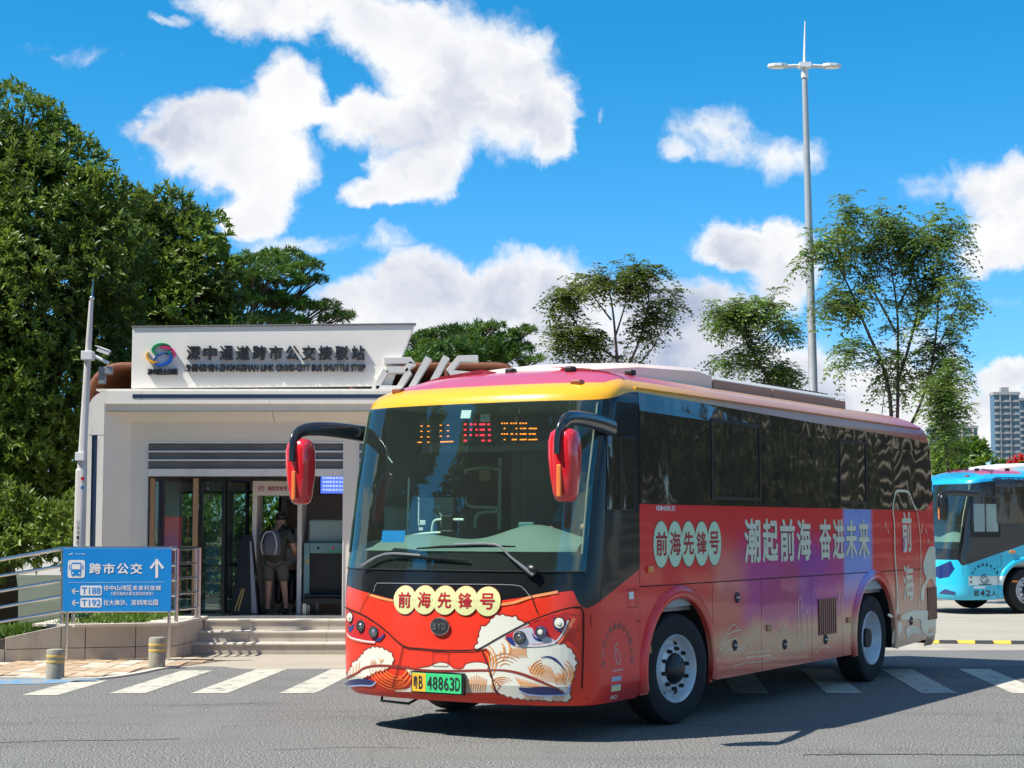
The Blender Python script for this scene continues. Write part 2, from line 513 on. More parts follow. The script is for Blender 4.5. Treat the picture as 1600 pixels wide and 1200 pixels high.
# ================================================================== GROUND
def ground_mat(name, base, speck, amt, scale, patch, rough=.85, bump=.5, big=.35, crack=False):
    m_ = bpy.data.materials.new(name); m_.use_nodes = True
    g = G(m_.node_tree); P = g.obj()
    n1 = g.noise(P, scale, 3, .7)
    n2 = g.noise(P, big, 5, .6)
    n3 = g.noise(g.vm('MULTIPLY', P, (.25, 1.2, 1)), 1.1, 5, .65)
    c = g.mix(g.ss(n1, .42, .66), tuple(x*(1-amt) for x in base), speck)
    c = g.mix(g.mul(g.ss(n2, .42, .66), .6), c, patch)
    n5 = g.noise(g.vm('ADD', P, (9, 4, 0)), .55, 6, .65)
    c = g.mix(g.mul(g.ss(n5, .58, .72), .4), c, tuple(x*.45 for x in base))
    c = g.mix(g.mul(g.ss(n3, .50, .75), .45), c, tuple(x*.55 for x in base))
    n4 = g.noise(g.vm('MULTIPLY', P, (.9, .12, 1)), .9, 5, .6)
    c = g.mix(g.mul(g.ss(n4, .56, .70), .35), c, tuple(min(1, x*1.7) for x in base))
    if crack:
        vo = g.n('ShaderNodeTexVoronoi', feature='DISTANCE_TO_EDGE', ins={'Vector': g.vm('ADD', P, g.vm('MULTIPLY', g.noise(P, 1.4, 4, .6, out=1), (1.2, 1.2, 0))), 'Scale': .16}).outputs[0]
        c = g.mix(g.mul(g.ss(vo, .005, .001), .25), c, (.02, .02, .02))
    b = g.n('ShaderNodeBsdfPrincipled', ins={'Base Color': c, 'Roughness': rough})
    bn = g.n('ShaderNodeBump', ins={'Strength': bump, 'Distance': .006, 'Height': n1})
    g.put(b.inputs['Normal'], bn.outputs[0])
    g.n('ShaderNodeOutputMaterial', ins={0: b.outputs[0]})
    return m_
M_asph = ground_mat('asphalt', (.120, .121, .116), (.50, .49, .46), .85, 62, (.165, .163, .152), bump=.9, crack=True)
M_asph2 = ground_mat('asphalt_patch', (.12, .12, .12), (.3, .3, .3), .6, 55, (.13, .13, .13), bump=.8)
M_concrete = ground_mat('pale_concrete', (.43, .375, .295), (.48, .425, .34), .12, 90, (.36, .315, .25), bump=.15)
M_plaza = ground_mat('plaza_concrete', (.39, .355, .29), (.43, .395, .33), .10, 40, (.33, .30, .25), bump=.1)
M_soil = ground_mat('soil', (.09, .10, .05), (.12, .12, .07), .3, 20, (.07, .08, .04))

def sheet(name, pts, z, m_, kind='structure', parent=None, **kw):
    mb = MB(); mb.add([(p[0], p[1], z) for p in pts], [tuple(range(len(pts)))])
    o = mb.build(name, m_, parent, fix=False, kind=kind, **kw)
    if o.data.polygons[0].normal.z < 0: o.data.flip_normals()
    return o
sheet('ground', [(-3000, -600), (3000, -600), (3000, 4000), (-3000, 4000)], -.012, M_plaza)
road_edge = [(-60, 20.3), (-8, 20.05), (-5.83, 19.94), (-4.85, 19.80), (-4.62, 19.9), (-4.42, 20.4), (-4.28, 21.1), (-4.12, 21.45), (-3.85, 21.66), (-3.55, 21.6), (-3.36, 21.36), (-3.2, 21.27), (-2.0, 21.3), (2.2, 21.4), (2.3, 24.35), (8, 24.5), (30, 25.2), (60, 26.2)]
sheet('road', road_edge + [(60, -40), (-60, -40)], 0.0, M_asph)
sheet('forecourt', [(-4.6, 22.3), (-4.62, 19.9), (-4.42, 20.4), (-4.28, 21.1), (-4.12, 21.45), (-3.85, 21.66), (-3.55, 21.6), (-3.36, 21.36), (-3.2, 21.27), (-2.0, 21.3), (2.2, 21.4), (2.25, 24.2), (-4.6, 24.2)], -.004, M_concrete)
sheet('planting_bed', [(-40, 22.6), (-6.3, 22.9), (-6.15, 31), (-1, 31), (1.5, 31), (1.6, 60), (-40, 60)], .05, M_soil)

# worn white paint
def paint_mat(name, col, under, lo=.60, hi=.72, scale=7):
    m_ = bpy.data.materials.new(name); m_.use_nodes = True
    g = G(m_.node_tree); P = g.obj()
    w = g.ss(g.noise(P, scale, 8, .72), lo, hi)
    n1 = g.noise(P, 60, 3, .7)
    c = g.mix(g.mul(n1, .3), col, tuple(x*.75 for x in col))
    c = g.mix(g.mul(w, .8), c, under)
    b = g.n('ShaderNodeBsdfPrincipled', ins={'Base Color': c, 'Roughness': .7})
    bn = g.n('ShaderNodeBump', ins={'Strength': .4, 'Distance': .004, 'Height': n1})
    g.put(b.inputs['Normal'], bn.outputs[0])
    g.n('ShaderNodeOutputMaterial', ins={0: b.outputs[0]})
    return m_
M_roadwhite = paint_mat('worn_road_paint', (.56, .53, .44), (.13, .13, .125), .50, .66, 5)
M_bluepaint = paint_mat('worn_blue_paint', (.12, .30, .50), (.33, .31, .27), .42, .56, 5)
cw = MB()
for i, x in enumerate([-5.02, -4.17, -3.32, -2.41, -1.5, -.56, .38, 1.34, 2.29, 3.26, 4.24, 5.18, 6.12, 7.06]):
    y0, y1 = 18.15, 21.2
    if x == -5.02: y1 = 19.62; y0 = 17.95
    if x == -4.17: y1 = 21.0
    w = .37
    s0 = (y1-y0)*.075
    cw = MB(); cw.add([(x, y0, .004), (x+w, y0, .004), (x+w+s0, y1, .004), (x+s0, y1, .004)], [(0, 1, 2, 3)])
    if i == 0: xw = empty('crosswalk', (0, 0, 0), kind='structure')
    cw.build('painted_bar', M_roadwhite, xw, fix=False)
sheet('blue_road_marking', [gp(-60, 1061), gp(60, 1061.5), gp(158, 1061), gp(150, 1065), gp(112, 1066.5), gp(60, 1069), gp(-60, 1071)], .004, M_bluepaint)
sheet('asphalt_patch', [(1.0, 20.2), (5.2, 20.0), (9.5, 20.4), (9.5, 21.9), (5, 21.7), (1.2, 21.7)], .0022, M_asph2)
# small ground marks
sheet('manhole_cover', [(x, y) for x, y in [(7.9+.55*math.cos(a*math.pi/12), 24.2+.34*math.sin(a*math.pi/12)) for a in range(24)]], .004, mat('manhole_metal', (.10, .10, .10), .7, bump=.6))

# cracks and a sealed seam in the asphalt
M_crack = mat('tar_seam', (.035, .035, .036), .8)
for P, w in (([(-4.1, 14.05), (-3.6, 14.2), (-3.1, 14.22), (-2.7, 14.3)], .02), ([(2.2, 13.3), (2.9, 13.36), (3.6, 13.3), (4.4, 13.42)], .03), ([(-1.9, 13.6), (-1.2, 13.75), (-.7, 13.7)], .012), ([(-3.3, 16.9), (-2.7, 17.1), (-2.2, 17.08)], .012)):
    L = smooth_line([Vector(p) for p in P], 6); L = [p + Vector((0, random.uniform(-.02, .02))) for p in L]
    mb = MB(); slab2d(mb, ribbon(L, w), lambda u, v: (u, v, .003)); mb.build('road_crack', M_crack, kind='structure', fix=False)
# clay pavers
pav = empty('pavement', (0, 0, 0), kind='structure')
pm = [mat('paver_%s' % k, c, .8, bump=.4, bscale=150, var=.14, vscale=9, dirt=((.17, .13, .10), .4)) for k, c in (('tan', (.52, .38, .24)), ('buff', (.56, .46, .33)), ('orange', (.46, .33, .21)), ('pale', (.60, .54, .44)))]
sheet('bedding', [(-8.6, 20.0), (-5.83, 19.93), (-4.85, 19.78), (-4.62, 19.88), (-4.42, 20.38), (-4.28, 21.1), (-4.0, 21.9), (-3.7, 22.6), (-4.4, 22.9), (-8.6, 21.6)], .002, mat('joint_sand', (.22, .18, .13), .9), parent=pav, kind='stuff')
pmesh = []
for m_ in pm:
    mb = MB(); mb.box((-.096, -.196, -.02), (.096, .196, .014))
    mb.v = [(x*(.985 if z > 0 else 1), y*(.99 if z > 0 else 1), z) for x, y, z in mb.v]
    pmesh.append(mb.mesh('paver', m_))
def edge_y(x):
    P = [(-9, 20.1), (-5.83, 19.94), (-4.85, 19.80), (-4.62, 19.9), (-4.42, 20.4), (-4.28, 21.1), (-4.1, 21.5), (-3.8, 22.2), (-3.5, 22.9)]
    return float(np.interp(x, [p[0] for p in P], [p[1] for p in P]))
def wall_y(x): return 22.25 + (x + 6.51) * .332
cnt = 0
for i in range(14):
    for j in range(10):
        x = -6.6 + i*.2; y = 19.7 + j*.4 + (.2 if i % 2 else 0)
        if y - .1 < edge_y(x + .1) or y + .2 > wall_y(x) + .02 and y - .15 > wall_y(x): continue
        if y > wall_y(x) or y-.2 < edge_y(x-.1)-.02 or y-.2 < edge_y(x+.1)-.02: continue
        k = random.choice([0, 0, 1, 1, 2, 3])
        linked(pmesh[k], 'paver', pav, (x + random.uniform(-.002, .002), y, random.uniform(-.003, .003)), (random.uniform(-.01, .01), random.uniform(-.01, .01), random.uniform(-.01, .01)))
        cnt += 1
kb = MB()
kp = [(-8.6, 20.07), (-5.83, 19.94), (-4.85, 19.80), (-4.62, 19.9), (-4.42, 20.4), (-4.28, 21.1), (-4.12, 21.5)]
vs, fs = ribbon(smooth_line(kp, 5), .1)
slab2d(kb, (vs, fs), lambda u, v: (u, v, -.02), lambda u, v: (u, v, .02))
kb.build('kerb_edging', mat('kerb_stone', (.60, .56, .47), .7, bump=.3, bscale=100, var=.15), pav, kind='structure')

# yellow and black raised kerb across the plaza
kr = empty('traffic_kerb', gp(1530, 1005), label='low black and yellow striped rubber kerb lying across the pale concrete', cat='kerb')
ky = mat('kerb_yellow', (.75, .48, .05), .6, var=.2, dirt=((.2, .16, .1), .5)); kk = mat('kerb_black', (.03, .03, .03), .7, var=.3)
a0 = gp(1440, 1003.5); b0 = gp(1800, 1006.5)
dvec = Vector((b0.x-a0.x, b0.y-a0.y)); L = dvec.length; ang = math.atan2(dvec.y, dvec.x)
n_ = int(L/.26)
kr.location = (a0.x, a0.y, 0); kr.rotation_euler = (0, 0, ang)
for i in range(n_):
    mb = MB(); mb.prism([(-.10, 0), (.10, 0), (.05, .042), (-.05, .042)], lambda u, v: (0, u, v-.008), lambda u, v: (.252, u, v-.008))
    o = mb.build('kerb_block', ky if i % 2 == 0 else kk, kr, bevel=.008); o.location = (i*.26, 0, 0)
# raised pavement edge at the far side of the plaza
mb = MB(); mb.box((4, 41.5, -.02), (60, 47, .13)); mb.build('far_pavement', M_concrete, kind='structure', bevel=.02)

# ================================================================== STONE WALL, LANDING, STEPS
LZ = .43
wall = empty('ramp_wall', (-5.4, 22.6, 0), label='low granite panel wall of the ramp behind the blue bus sign', cat='wall')
def wp(px):  # where the vertical plane through px meets the wall line
    r = ray(px, 800); k = r.x / r.y
    x = (22.25 + 6.51*.332) * k / (1 - .332*k)
    return Vector((x, wall_y(x), 0))
def off(o, parent):  # keep world coordinates for a child built in world space
    o.location = Vector(o.location) - Vector(parent.location); return o
def wz(px, py): return pt(px, py, wp(px).y).z
nw = Vector((.315, -.949, 0))
def wquad(mb, x0, x1, top0, top1, bot0, bot1, d=.03, back=.02):
    vs = []
    for dd in (d, -back):
        for px, z in ((x0, bot0), (x1, bot1), (x1, top1), (x0, top0)):
            p = wp(px) + nw*dd; vs.append((p.x, p.y, z))
    mb.add(vs, [(0, 1, 2, 3), (7, 6, 5, 4), (0, 4, 5, 1), (1, 5, 6, 2), (2, 6, 7, 3), (3, 7, 4, 0)])
cols = [-150, -70, 12.5, 99.5, 137, 215, 278]
def ztop(px):
    if px >= 120: return .462
    return wz(px, float(np.interp(px, [-150, 0, 98, 120], [1031, 999, 978, 974])))
zm = wz(180, 1011)
for a, b in zip(cols[:-1], cols[1:]):
    for r_ in (0, 1):
        mb = MB(); g1 = .6
        t0, t1 = ztop(a+g1), ztop(b-g1)
        if r_ == 0:
            wquad(mb, a+g1, b-g1, min(zm-.004, t0), min(zm-.004, t1), -.01, -.01)
        elif t0 > zm+.03:
            wquad(mb, a+g1, b-g1, t0, t1, zm+.004, zm+.004)
        else: continue
        off(mb.build('granite_panel', M_granite, wall, bevel=.004), wall)
mb = MB()
for a, b in ((-150, 20), (20, 120), (120, 278)):
    wquad(mb, a, b, ztop(a)-.012, ztop(b)-.012, 0, 0, d=.015, back=.3)
off(mb.build('wall_core', mat('mortar', (.12, .11, .09), .9), wall), wall)
wc = wp(278) + nw*.03
mb = MB()   # side return towards the steps
p0 = (wc.x, wc.y); p1 = (-4.30, 24.36)
for z0, z1 in ((0, zm-.004), (zm+.004, .425)):
    mb = MB()
    mb.add([(p0[0], p0[1], z0), (p1[0], p1[1], z0), (p1[0], p1[1], z1), (p0[0], p0[1], z1), (p0[0]-.06, p0[1], z0), (p1[0]-.06, p1[1], z0), (p1[0]-.06, p1[1], z1), (p0[0]-.06, p0[1], z1)], [(0, 1, 2, 3), (7, 6, 5, 4), (0, 4, 5, 1), (1, 5, 6, 2), (2, 6, 7, 3), (3, 7, 4, 0)])
    off(mb.build('granite_panel', M_granite, wall), wall)
# raised landing with light granite coping
land = empty('landing', (0, 0, 0), kind='structure')
mb = MB(); q = wp(120) + nw*.05
poly = [(q.x, q.y), (wc.x+.02, wc.y-.02), (-4.28, 24.34), (-4.28, 24.6), (-6.2, 24.6), (-6.2, 22.6)]
mb.prism(poly, lambda u, v: (u, v, .43), lambda u, v: (u, v, .468)); mb.build('coping_slab', M_granitelt, land, bevel=.004)
mb = MB(); mb.box((-6.12, 24.602, 0), (1.1, 31.2, LZ)); mb.build('landing_floor', M_floor, land)
steps = empty('entrance_steps', (-2, 24, 0), label='three granite entrance steps between the ramp wall and the coach', cat='steps')
for k in range(3):
    y0 = 23.75 + .3*k; z1 = .1433*(k+1)
    xs = [-4.43+.07*k, -3.62, -2.55, -1.48, -.41, .66, 1.1]
    for a, b in zip(xs[:-1], xs[1:]):
        mb = MB(); mb.box((a+.002, y0, 0.0 if k == 0 else z1-.1433-.0), (b-.002, 24.6, z1-.03)); 
        off(mb.build('riser_block', M_granite, steps), steps)
        mb = MB(); mb.box((a+.002, y0-.018, z1-.028), (b-.002, 24.598 if k == 2 else y0+.32, z1)); 
        off(mb.build('tread_slab', M_granitelt, steps, bevel=.005), steps)

# ================================================================== SHUTTLE STOP BUILDING
FY, DY = 24.7, 25.2
bld = empty('bus_stop_building', (-2.6, 25, 0), label='white framed shuttle stop kiosk with tall sign panel on its roof', cat='building')
def B(mb, name, m_, parent=None, **kw):
    o = mb.build(name, m_, parent or bld, **kw)
    if parent is None: off(o, bld)
    return o
XL, XR, ZT = -6.05, .98, 3.655
XLi, XRi, ZTi = -5.82, .75, 3.47
# column fronts and corner blocks (front frame pieces, each of its own)
def frame_piece(poly, y0=FY, y1=FY+.06, m_=M_white, name='frame_panel', **kw):
    mb = MB(); mb.prism(poly, lambda u, v: (u, y0, v), lambda u, v: (u, y1, v)); return B(mb, name, m_, **kw)
zj = pt(140, 680, FY).z
def rc(cx, cz, r, a0, a1, n=8): return [(cx+r*math.cos(R(a0+(a1-a0)*i/n)), cz+r*math.sin(R(a0+(a1-a0)*i/n))) for i in range(n+1)]
frame_piece([(XL, zj+.004)] + rc(XL+.28, ZT-.28, .28, 180, 90) + [(-5.3, ZT), (-5.3, ZTi), (XLi, ZTi), (XLi, zj+.004)])
frame_piece([(XR, zj+.004), (XRi, zj+.004), (XRi, ZTi), (.2, ZTi), (.2, ZT)] + rc(XR-.28, ZT-.28, .28, 90, 0))
for x0 in (XL, XRi):
    frame_piece([(x0, .43), (x0+.06, .43), (x0+.06, zj-.004), (x0, zj-.004)])
    frame_piece([(x0+.14, .43), (x0+.23, .43), (x0+.23, zj-.004), (x0+.14, zj-.004)])
    frame_piece([(x0+.062, .43), (x0+.138, .43), (x0+.138, zj-.006), (x0+.062, zj-.006)], y0=FY+.012, m_=M_navy, name='navy_strip')
for a, b in ((-5.296, -3.46), (-3.456, -1.6), (-1.596, .196)):
    frame_piece([(a, ZTi), (b, ZTi), (b, ZT), (a, ZT)])
frame_piece([(-5.42, 3.55), (.5, 3.55), (.5, 3.605), (-5.42, 3.605)], y0=FY-.006, y1=FY+.001, m_=M_navy, name='navy_strip')
frame_piece([(-5.95, ZT+.002), (.9, ZT+.002), (.9, ZT+.03), (-5.95, ZT+.03)], y0=FY+.03, y1=FY+.6, m_=M_white, name='parapet_strip')
# funnel soffit and reveals
mb = MB(); XB, ZB, XBr = -5.54, 3.24, .47
mb.add([(XLi, FY+.05, .43), (XLi, FY+.05, ZTi), (XB, DY, ZB), (XB, DY, .43)], [(0, 1, 2, 3)])
B(mb, 'side_reveal', M_beige, fix=False); mb = MB()
mb.add([(XRi, FY+.05, .43), (XRi, FY+.05, ZTi), (XBr, DY, ZB), (XBr, DY, .43)], [(0, 3, 2, 1)])
B(mb, 'side_reveal', M_beige, fix=False)
for a, b, c_, d_ in ((XLi, -3.46, XB, -3.46), (-3.452, -1.6, -3.452, -1.6), (-1.592, XRi, -1.592, XBr)):
    mb = MB(); mb.add([(a, FY+.05, ZTi), (b, FY+.05, ZTi), (d_, DY, ZB), (c_, DY, ZB)], [(0, 1, 2, 3)]); B(mb, 'soffit_panel', M_beige, fix=False)
# outer shell: side walls, roof
mb = MB(); mb.box((XL, FY+.062, .0), (XL+.1, 31, 3.37)); B(mb, 'side_wall', M_white)
mb = MB(); mb.box((XR-.1, FY+.062, .0), (XR, 31, 3.37)); B(mb, 'side_wall', M_white)
mb = MB(); mb.prism([(XL+.01, 3.372)] + rc(XL+.29, ZT-.29, .28, 180, 90) + rc(XR-.29, ZT-.29, .28, 90, 0) + [(XR-.01, 3.372)], lambda u, v: (u, FY+.062, v), lambda u, v: (u, 31, v))
B(mb, 'roof', M_white)
# door wall with openings
mb = MB(); z1 = 2.945; xa, xb = pt(228, 800, DY).x, pt(537, 800, DY).x
xc, xd = pt(559, 800, DY).x, .3
mb.box((XB-.02, DY, .43), (xa, DY+.12, ZB)); mb.box((xb, DY, .43), (xc, DY+.12, ZB)); mb.box((xd, DY, .43), (XBr+.02, DY+.12, ZB))
mb.box((xa, DY, z1), (xb, DY+.12, ZB)); mb.box((xc, DY, z1), (xd, DY+.12, ZB))
B(mb, 'door_wall', M_beige)
for X0, X1 in ((xa, xb), (xc, xd)):
    zz = [pt(300, y, DY).z for y in (692, 705.5, 719, 732.5, 744)]
    mb = MB()
    mb.box((X0, DY-.012, z1-.018), (X1, DY+.10, z1)); mb.box((X0, DY-.012, .432), (X0+.014, DY+.10, z1-.018)); mb.box((X1-.014, DY-.012, .432), (X1, DY+.1, z1-.018))
    B(mb, 'door_frame', M_whitepaint)
    for z in zz[1:3]:
        mb = MB(); mb.box((X0+.015, DY+.0, z-.012), (X1-.015, DY+.09, z+.012)); B(mb, 'transom_bar', M_whitepaint)
    mb = MB(); mb.box((X0+.015, DY+.0, zz[4]), (X1-.015, DY+.1, zz[3])); B(mb, 'door_header', M_white)
    for i in range(3):
        top = zz[i]-.02; bot = zz[i+1]+.014
        mb = MB(); mb.box((X0+.016, DY+.05, bot), (X1-.016, DY+.056, top)); o = B(mb, 'transom_glass', mat('transom_pane', (.20, .20, .20), .12, var=.5, vscale=1.5) if i == 0 and X0 == xa else bpy.data.materials['transom_pane'])
# glazed folding doors on the left, in perspective
def pane(x0, x1, y0, y1, z0=.45, zt=2.42, mid=None, fm=M_black, fw=.045, name='glass_door'):
    fr = MB(); d = Vector((x1-x0, y1-y0, 0)); L = d.length; d.normalize(); n_ = Vector((-d.y, d.x, 0))
    M = Matrix((( d.x, n_.x, 0), (d.y, n_.y, 0), (0, 0, 1)))
    c = Vector(((x0+x1)/2, (y0+y1)/2, 0))
    bars = [((-L/2+fw/2, 0, (z0+zt)/2), (fw, .05, zt-z0)), ((L/2-fw/2, 0, (z0+zt)/2), (fw, .05, zt-z0)), ((0, 0, z0+fw/2), (L-2*fw, .05, fw)), ((0, 0, zt-fw/2), (L-2*fw, .05, fw))]
    if mid: bars.append(((0, 0, mid), (L-2*fw, .04, .03)))
    for cc, dd in bars:
        fr.cbox(c + M @ Vector(cc), dd, 0, M)
    f = B(fr, name, fm)
    gl = MB(); gl.cbox(c + Vector((0, 0, (z0+zt)/2)), (L-2*fw, .008, zt-z0-2*fw), 0, M)
    p_ = gl.build('pane', M_glass, f)
    return f
Yd = DY+.10
X = lambda px, Y=Yd: pt(px, 800, Y).x
pane(X(232), X(252), Yd, Yd+.02)
pane(X(252), X(300), Yd, Yd+.25, mid=1.15)
pane(X(313, Yd+.3), X(352, Yd+.3), Yd+.3, Yd+.32, mid=1.15)
pane(X(352, Yd+.35), X(386, Yd+.9), Yd+.35, Yd+1.0, mid=1.15)
for px in (238, 305):
    mb = MB(); mb.box((X(px)-.03, Yd-.03, .45), (X(px)+.04, Yd+.03, 2.42)); B(mb, 'door_post', M_tan)
for px in (247, 312, 348):
    mb = MB(); mb.box((X(px)-.02, Yd+.04, .45), (X(px)+.03, Yd+.1, 2.42)); B(mb, 'door_post', M_black)
pane(X(560), X(640), Yd, Yd+.01, mid=1.15)
mb = MB(); mb.box((X(229)-.01, Yd-.02, 1.0), (X(233), Yd-.01, 2.0)); B(mb, 'opening_hours_strip', mat('teal_strip', (.03, .16, .24), .4))
# interior
mb = MB(); mb.box((-4.1, 30.9, .43), (XR-.1, 30.98, 3.3)); mb.box((XL+.1, 30.9, 2.35), (-4.1, 30.98, 3.3)); B(mb, 'rear_wall', M_inwall)
mb = MB(); mb.box((XL+.1, DY+.13, 3.1), (XR-.1, 30.9, 3.2)); B(mb, 'ceiling', M_inwall)
mb = MB(); mb.box((XL+.101, DY+.13, .43), (XL+.14, 30.9, 3.1)); B(mb, 'inner_wall', M_inwall)
pane(-5.93, -5.0, 30.94, 30.94, .45, 2.35, fw=.05, name='rear_window'); pane(-5.0, -4.1, 30.94, 30.94, .45, 2.35, fw=.05, name='rear_window')
# sign panel on the roof
SY = 24.93
Z = lambda px, py, Y=SY: (pt(px, py, Y).x, pt(px, py, Y).z)
sp = [Z(205, 606.5), Z(207, 511.5), Z(648, 507), Z(610, 603)]
mb = MB(); mb.prism(sp, lambda u, v: (u, SY, v), lambda u, v: (u, SY+.16, v))
sign = B(mb, 'sign_panel', mat('sign_panel_white', (.85, .815, .75), .4, var=.03, dirt=((.55, .52, .47), .18)), bevel=.006)
tp = [Z(205.5, 511.3), Z(206, 509.3), Z(649.5, 504.8), Z(648.5, 506.8)]
mb = MB(); mb.prism(tp, lambda u, v: (u, SY-.02, v), lambda u, v: (u, SY+.18, v)); B(mb, 'sign_cap', mat('grey_cap', (.2, .2, .2), .5))
def sfit(mb, s, x0, y0, x1, y1, o_=.02, d=.056, row=False, mi=0, gap=.05):
    (u0, v0), (u1, v1) = Z(x0, y1), Z(x1, y0)
    vf = row_text(s, u0, v0, u1, v1, o_, gap) if row else fit_text(s, u0, v0, u1, v1, o_)
    slab2d(mb, vf, lambda u, v: (u, SY-d, v), lambda u, v: (u, SY-.002, v), mi)
n_ = Vector(bld.location)
def lettering(mb, name, m_, parent, **kw):
    o = mb.build(name, m_, parent, fix=True, **kw); return o
mb = MB(); sfit(mb, '深中通道跨市公交接驳站', 290, 540.5, 573, 563, .018, row=True, gap=.09); lettering(mb, 'lettering', M_chargrey, sign)
mb = MB(); sfit(mb, 'SHENZHEN-ZHONGSHAN LINK CROSS-CITY BUS SHUTTLE STOP', 291.5, 569.5, 571.5, 581, .004); lettering(mb, 'lettering', M_chargrey, sign)
mb = MB(); sfit(mb, '深圳巴士集团', 231, 576.5, 278, 586, .03, row=True, gap=.02); lettering(mb, 'lettering', M_chargrey, sign)
# swirl emblem in four colours; points read off at 8x from (220,530)
E8 = lambda P: [Z(220+x/8, 530+y/8) for x, y in P]
emb = [('green', (.02, .32, .12), [(385, 110), (370, 165), (320, 188), (270, 190)], 0),]
def arc_pts(cx, cy, rx, ry, a0, a1, rot=0, n=22):
    out = []
    for i in range(n+1):
        a = R(a0+(a1-a0)*i/n); x, y = rx*math.cos(a), -ry*math.sin(a)
        out.append((cx+x*math.cos(rot)-y*math.sin(rot), cy+x*math.sin(rot)+y*math.cos(rot)))
    return out
def taper(n, w0, wm, w1):
    return [(w0+(wm-w0)*min(1, 2*i/(n-1)) if i < (n-1)/2 else wm+(w1-wm)*(2*i/(n-1)-1)) for i in range(n)]
k8 = 1/8*SY/F_PX
for col, pts, ww in ((( .01, .28, .09), arc_pts(270, 130, 115, 68, 20, 235, -.15), (4, 30, 22)),
                 ((.55, .03, .16), arc_pts(320, 175, 115, 68, -25, 135, .25), (4, 34, 22)),
                 ((.01, .09, .42), arc_pts(280, 255, 112, 68, -170, 80, -.35), (26, 40, 10)),
                 ((.01, .09, .42), arc_pts(280, 255, 112, 68, 80, 175, -.35), (10, 16, 10)),
                 ((.85, .42, .02), arc_pts(185, 220, 105, 72, 150, 290, .25), (4, 26, 34)),
                 ((.01, .30, .20), arc_pts(330, 130, 60, 50, -100, 20, 0), (22, 16, 8))):
    P = E8(pts); w = [q*k8 for q in taper(len(P), *ww)]
    mb = MB(); slab2d(mb, ribbon(P, w), lambda u, v: (u, SY-.056, v), lambda u, v: (u, SY-.002, v))
    lettering(mb, 'emblem_stroke', mat('emblem_%d' % int(col[2]*100+col[0]*1000), col, .35), sign)
# slanted block letters BUS beside the sign; 4.706x zoom from (560,480)
ZB_ = lambda P: [Z(560+x/4.706, 480+y/4.706, 24.9) for x, y in P]
Ms = mat('letter_white', (.66, .655, .63), .4, var=.04)
kz = 1/4.706*24.9/F_PX
for name, P in (('letter_b', [(190, 395), (388, 393), (402, 408), (345, 462), (205, 462)]), ('letter_b', [(345, 462), (372, 480), (295, 600), (130, 600)]), ('letter_b', [(205, 462), (120, 610)]),
                ('letter_u', [(517, 372), (395, 585), (520, 600), (648, 365)]), ('letter_s', [(880, 378), (742, 380), (668, 470), (690, 490), (815, 490), (760, 600), (600, 605)])):
    mb = MB(); slab2d(mb, ribbon(ZB_(P), 47*kz), lambda u, v: (u, 24.84, v), lambda u, v: (u, 25.08, v))
    B(mb, name, Ms, bevel=.004)
# rust brown ribbed canopy behind the sign
mb = MB(); prof = [(-6.28, 3.45)] + rc(-5.78, 3.62, .5, 180, 90, 7) + rc(-.25, 3.62, .5, 90, 20, 7) + [(.35, 3.6)]
for k in range(30):
    y = 25.6 + k*.17
    mb.tube([(x, y, z) for x, z in prof], .035, n=5)
B(mb, 'canopy_ribs', M_brownp, kind='stuff')
mb = MB(); pr2 = [(x, z-.02) for x, z in prof]
mb.add([(x, 25.6, z) for x, z in pr2] + [(x, 30.6, z) for x, z in pr2], [(i, i+1, i+1+len(pr2), i+len(pr2)) for i in range(len(pr2)-1)]); B(mb, 'canopy_skin', M_brownp, fix=False)
for x0 in (-5.2, -3.8, -2.4, -1.0, -.1):
    mb = MB(); mb.box((x0, 25.5, 3.64), (x0+.05, 25.58, 4.12)); B(mb, 'canopy_post', M_brownp)

# ------------------------------------------------------------------ things inside the kiosk
def W2(px, py, Y): return pt(px, py, Y)
# security gate
gt = empty('security_gate', (pt(436, 900, 26.3).x, 26.3, LZ), label='white walk-through security gate the man with the backpack enters', cat='security gate')
gw = (pt(475, 800, 26.3).x - pt(398, 800, 26.3).x)/2; gh = pt(430, 752, 26.3).z - LZ
mb = MB(); mb.box((-gw, -.3, 0), (-gw+.07, .3, gh-.22)); mb.build('side_post', M_white, gt, bevel=.01)
mb = MB(); mb.box((gw-.07, -.3, 0), (gw, .3, gh-.22)); mb.build('side_post', M_white, gt, bevel=.01)
mb = MB(); mb.box((-gw, -.3, gh-.22), (gw, .3, gh)); hd = mb.build('header', M_white, gt, bevel=.01)
mb = MB(); slab2d(mb, row_text('请自觉接受安检', -gw+.22, gh-.15, gw-.1, gh-.08, .02), lambda u, v: (u, -.303, v)); slab2d(mb, fit_text('安检', -gw+.08, gh-.16, -gw+.18, gh-.07), lambda u, v: (u, -.303, v)); mb.build('lettering', M_redprint, hd, fix=False)
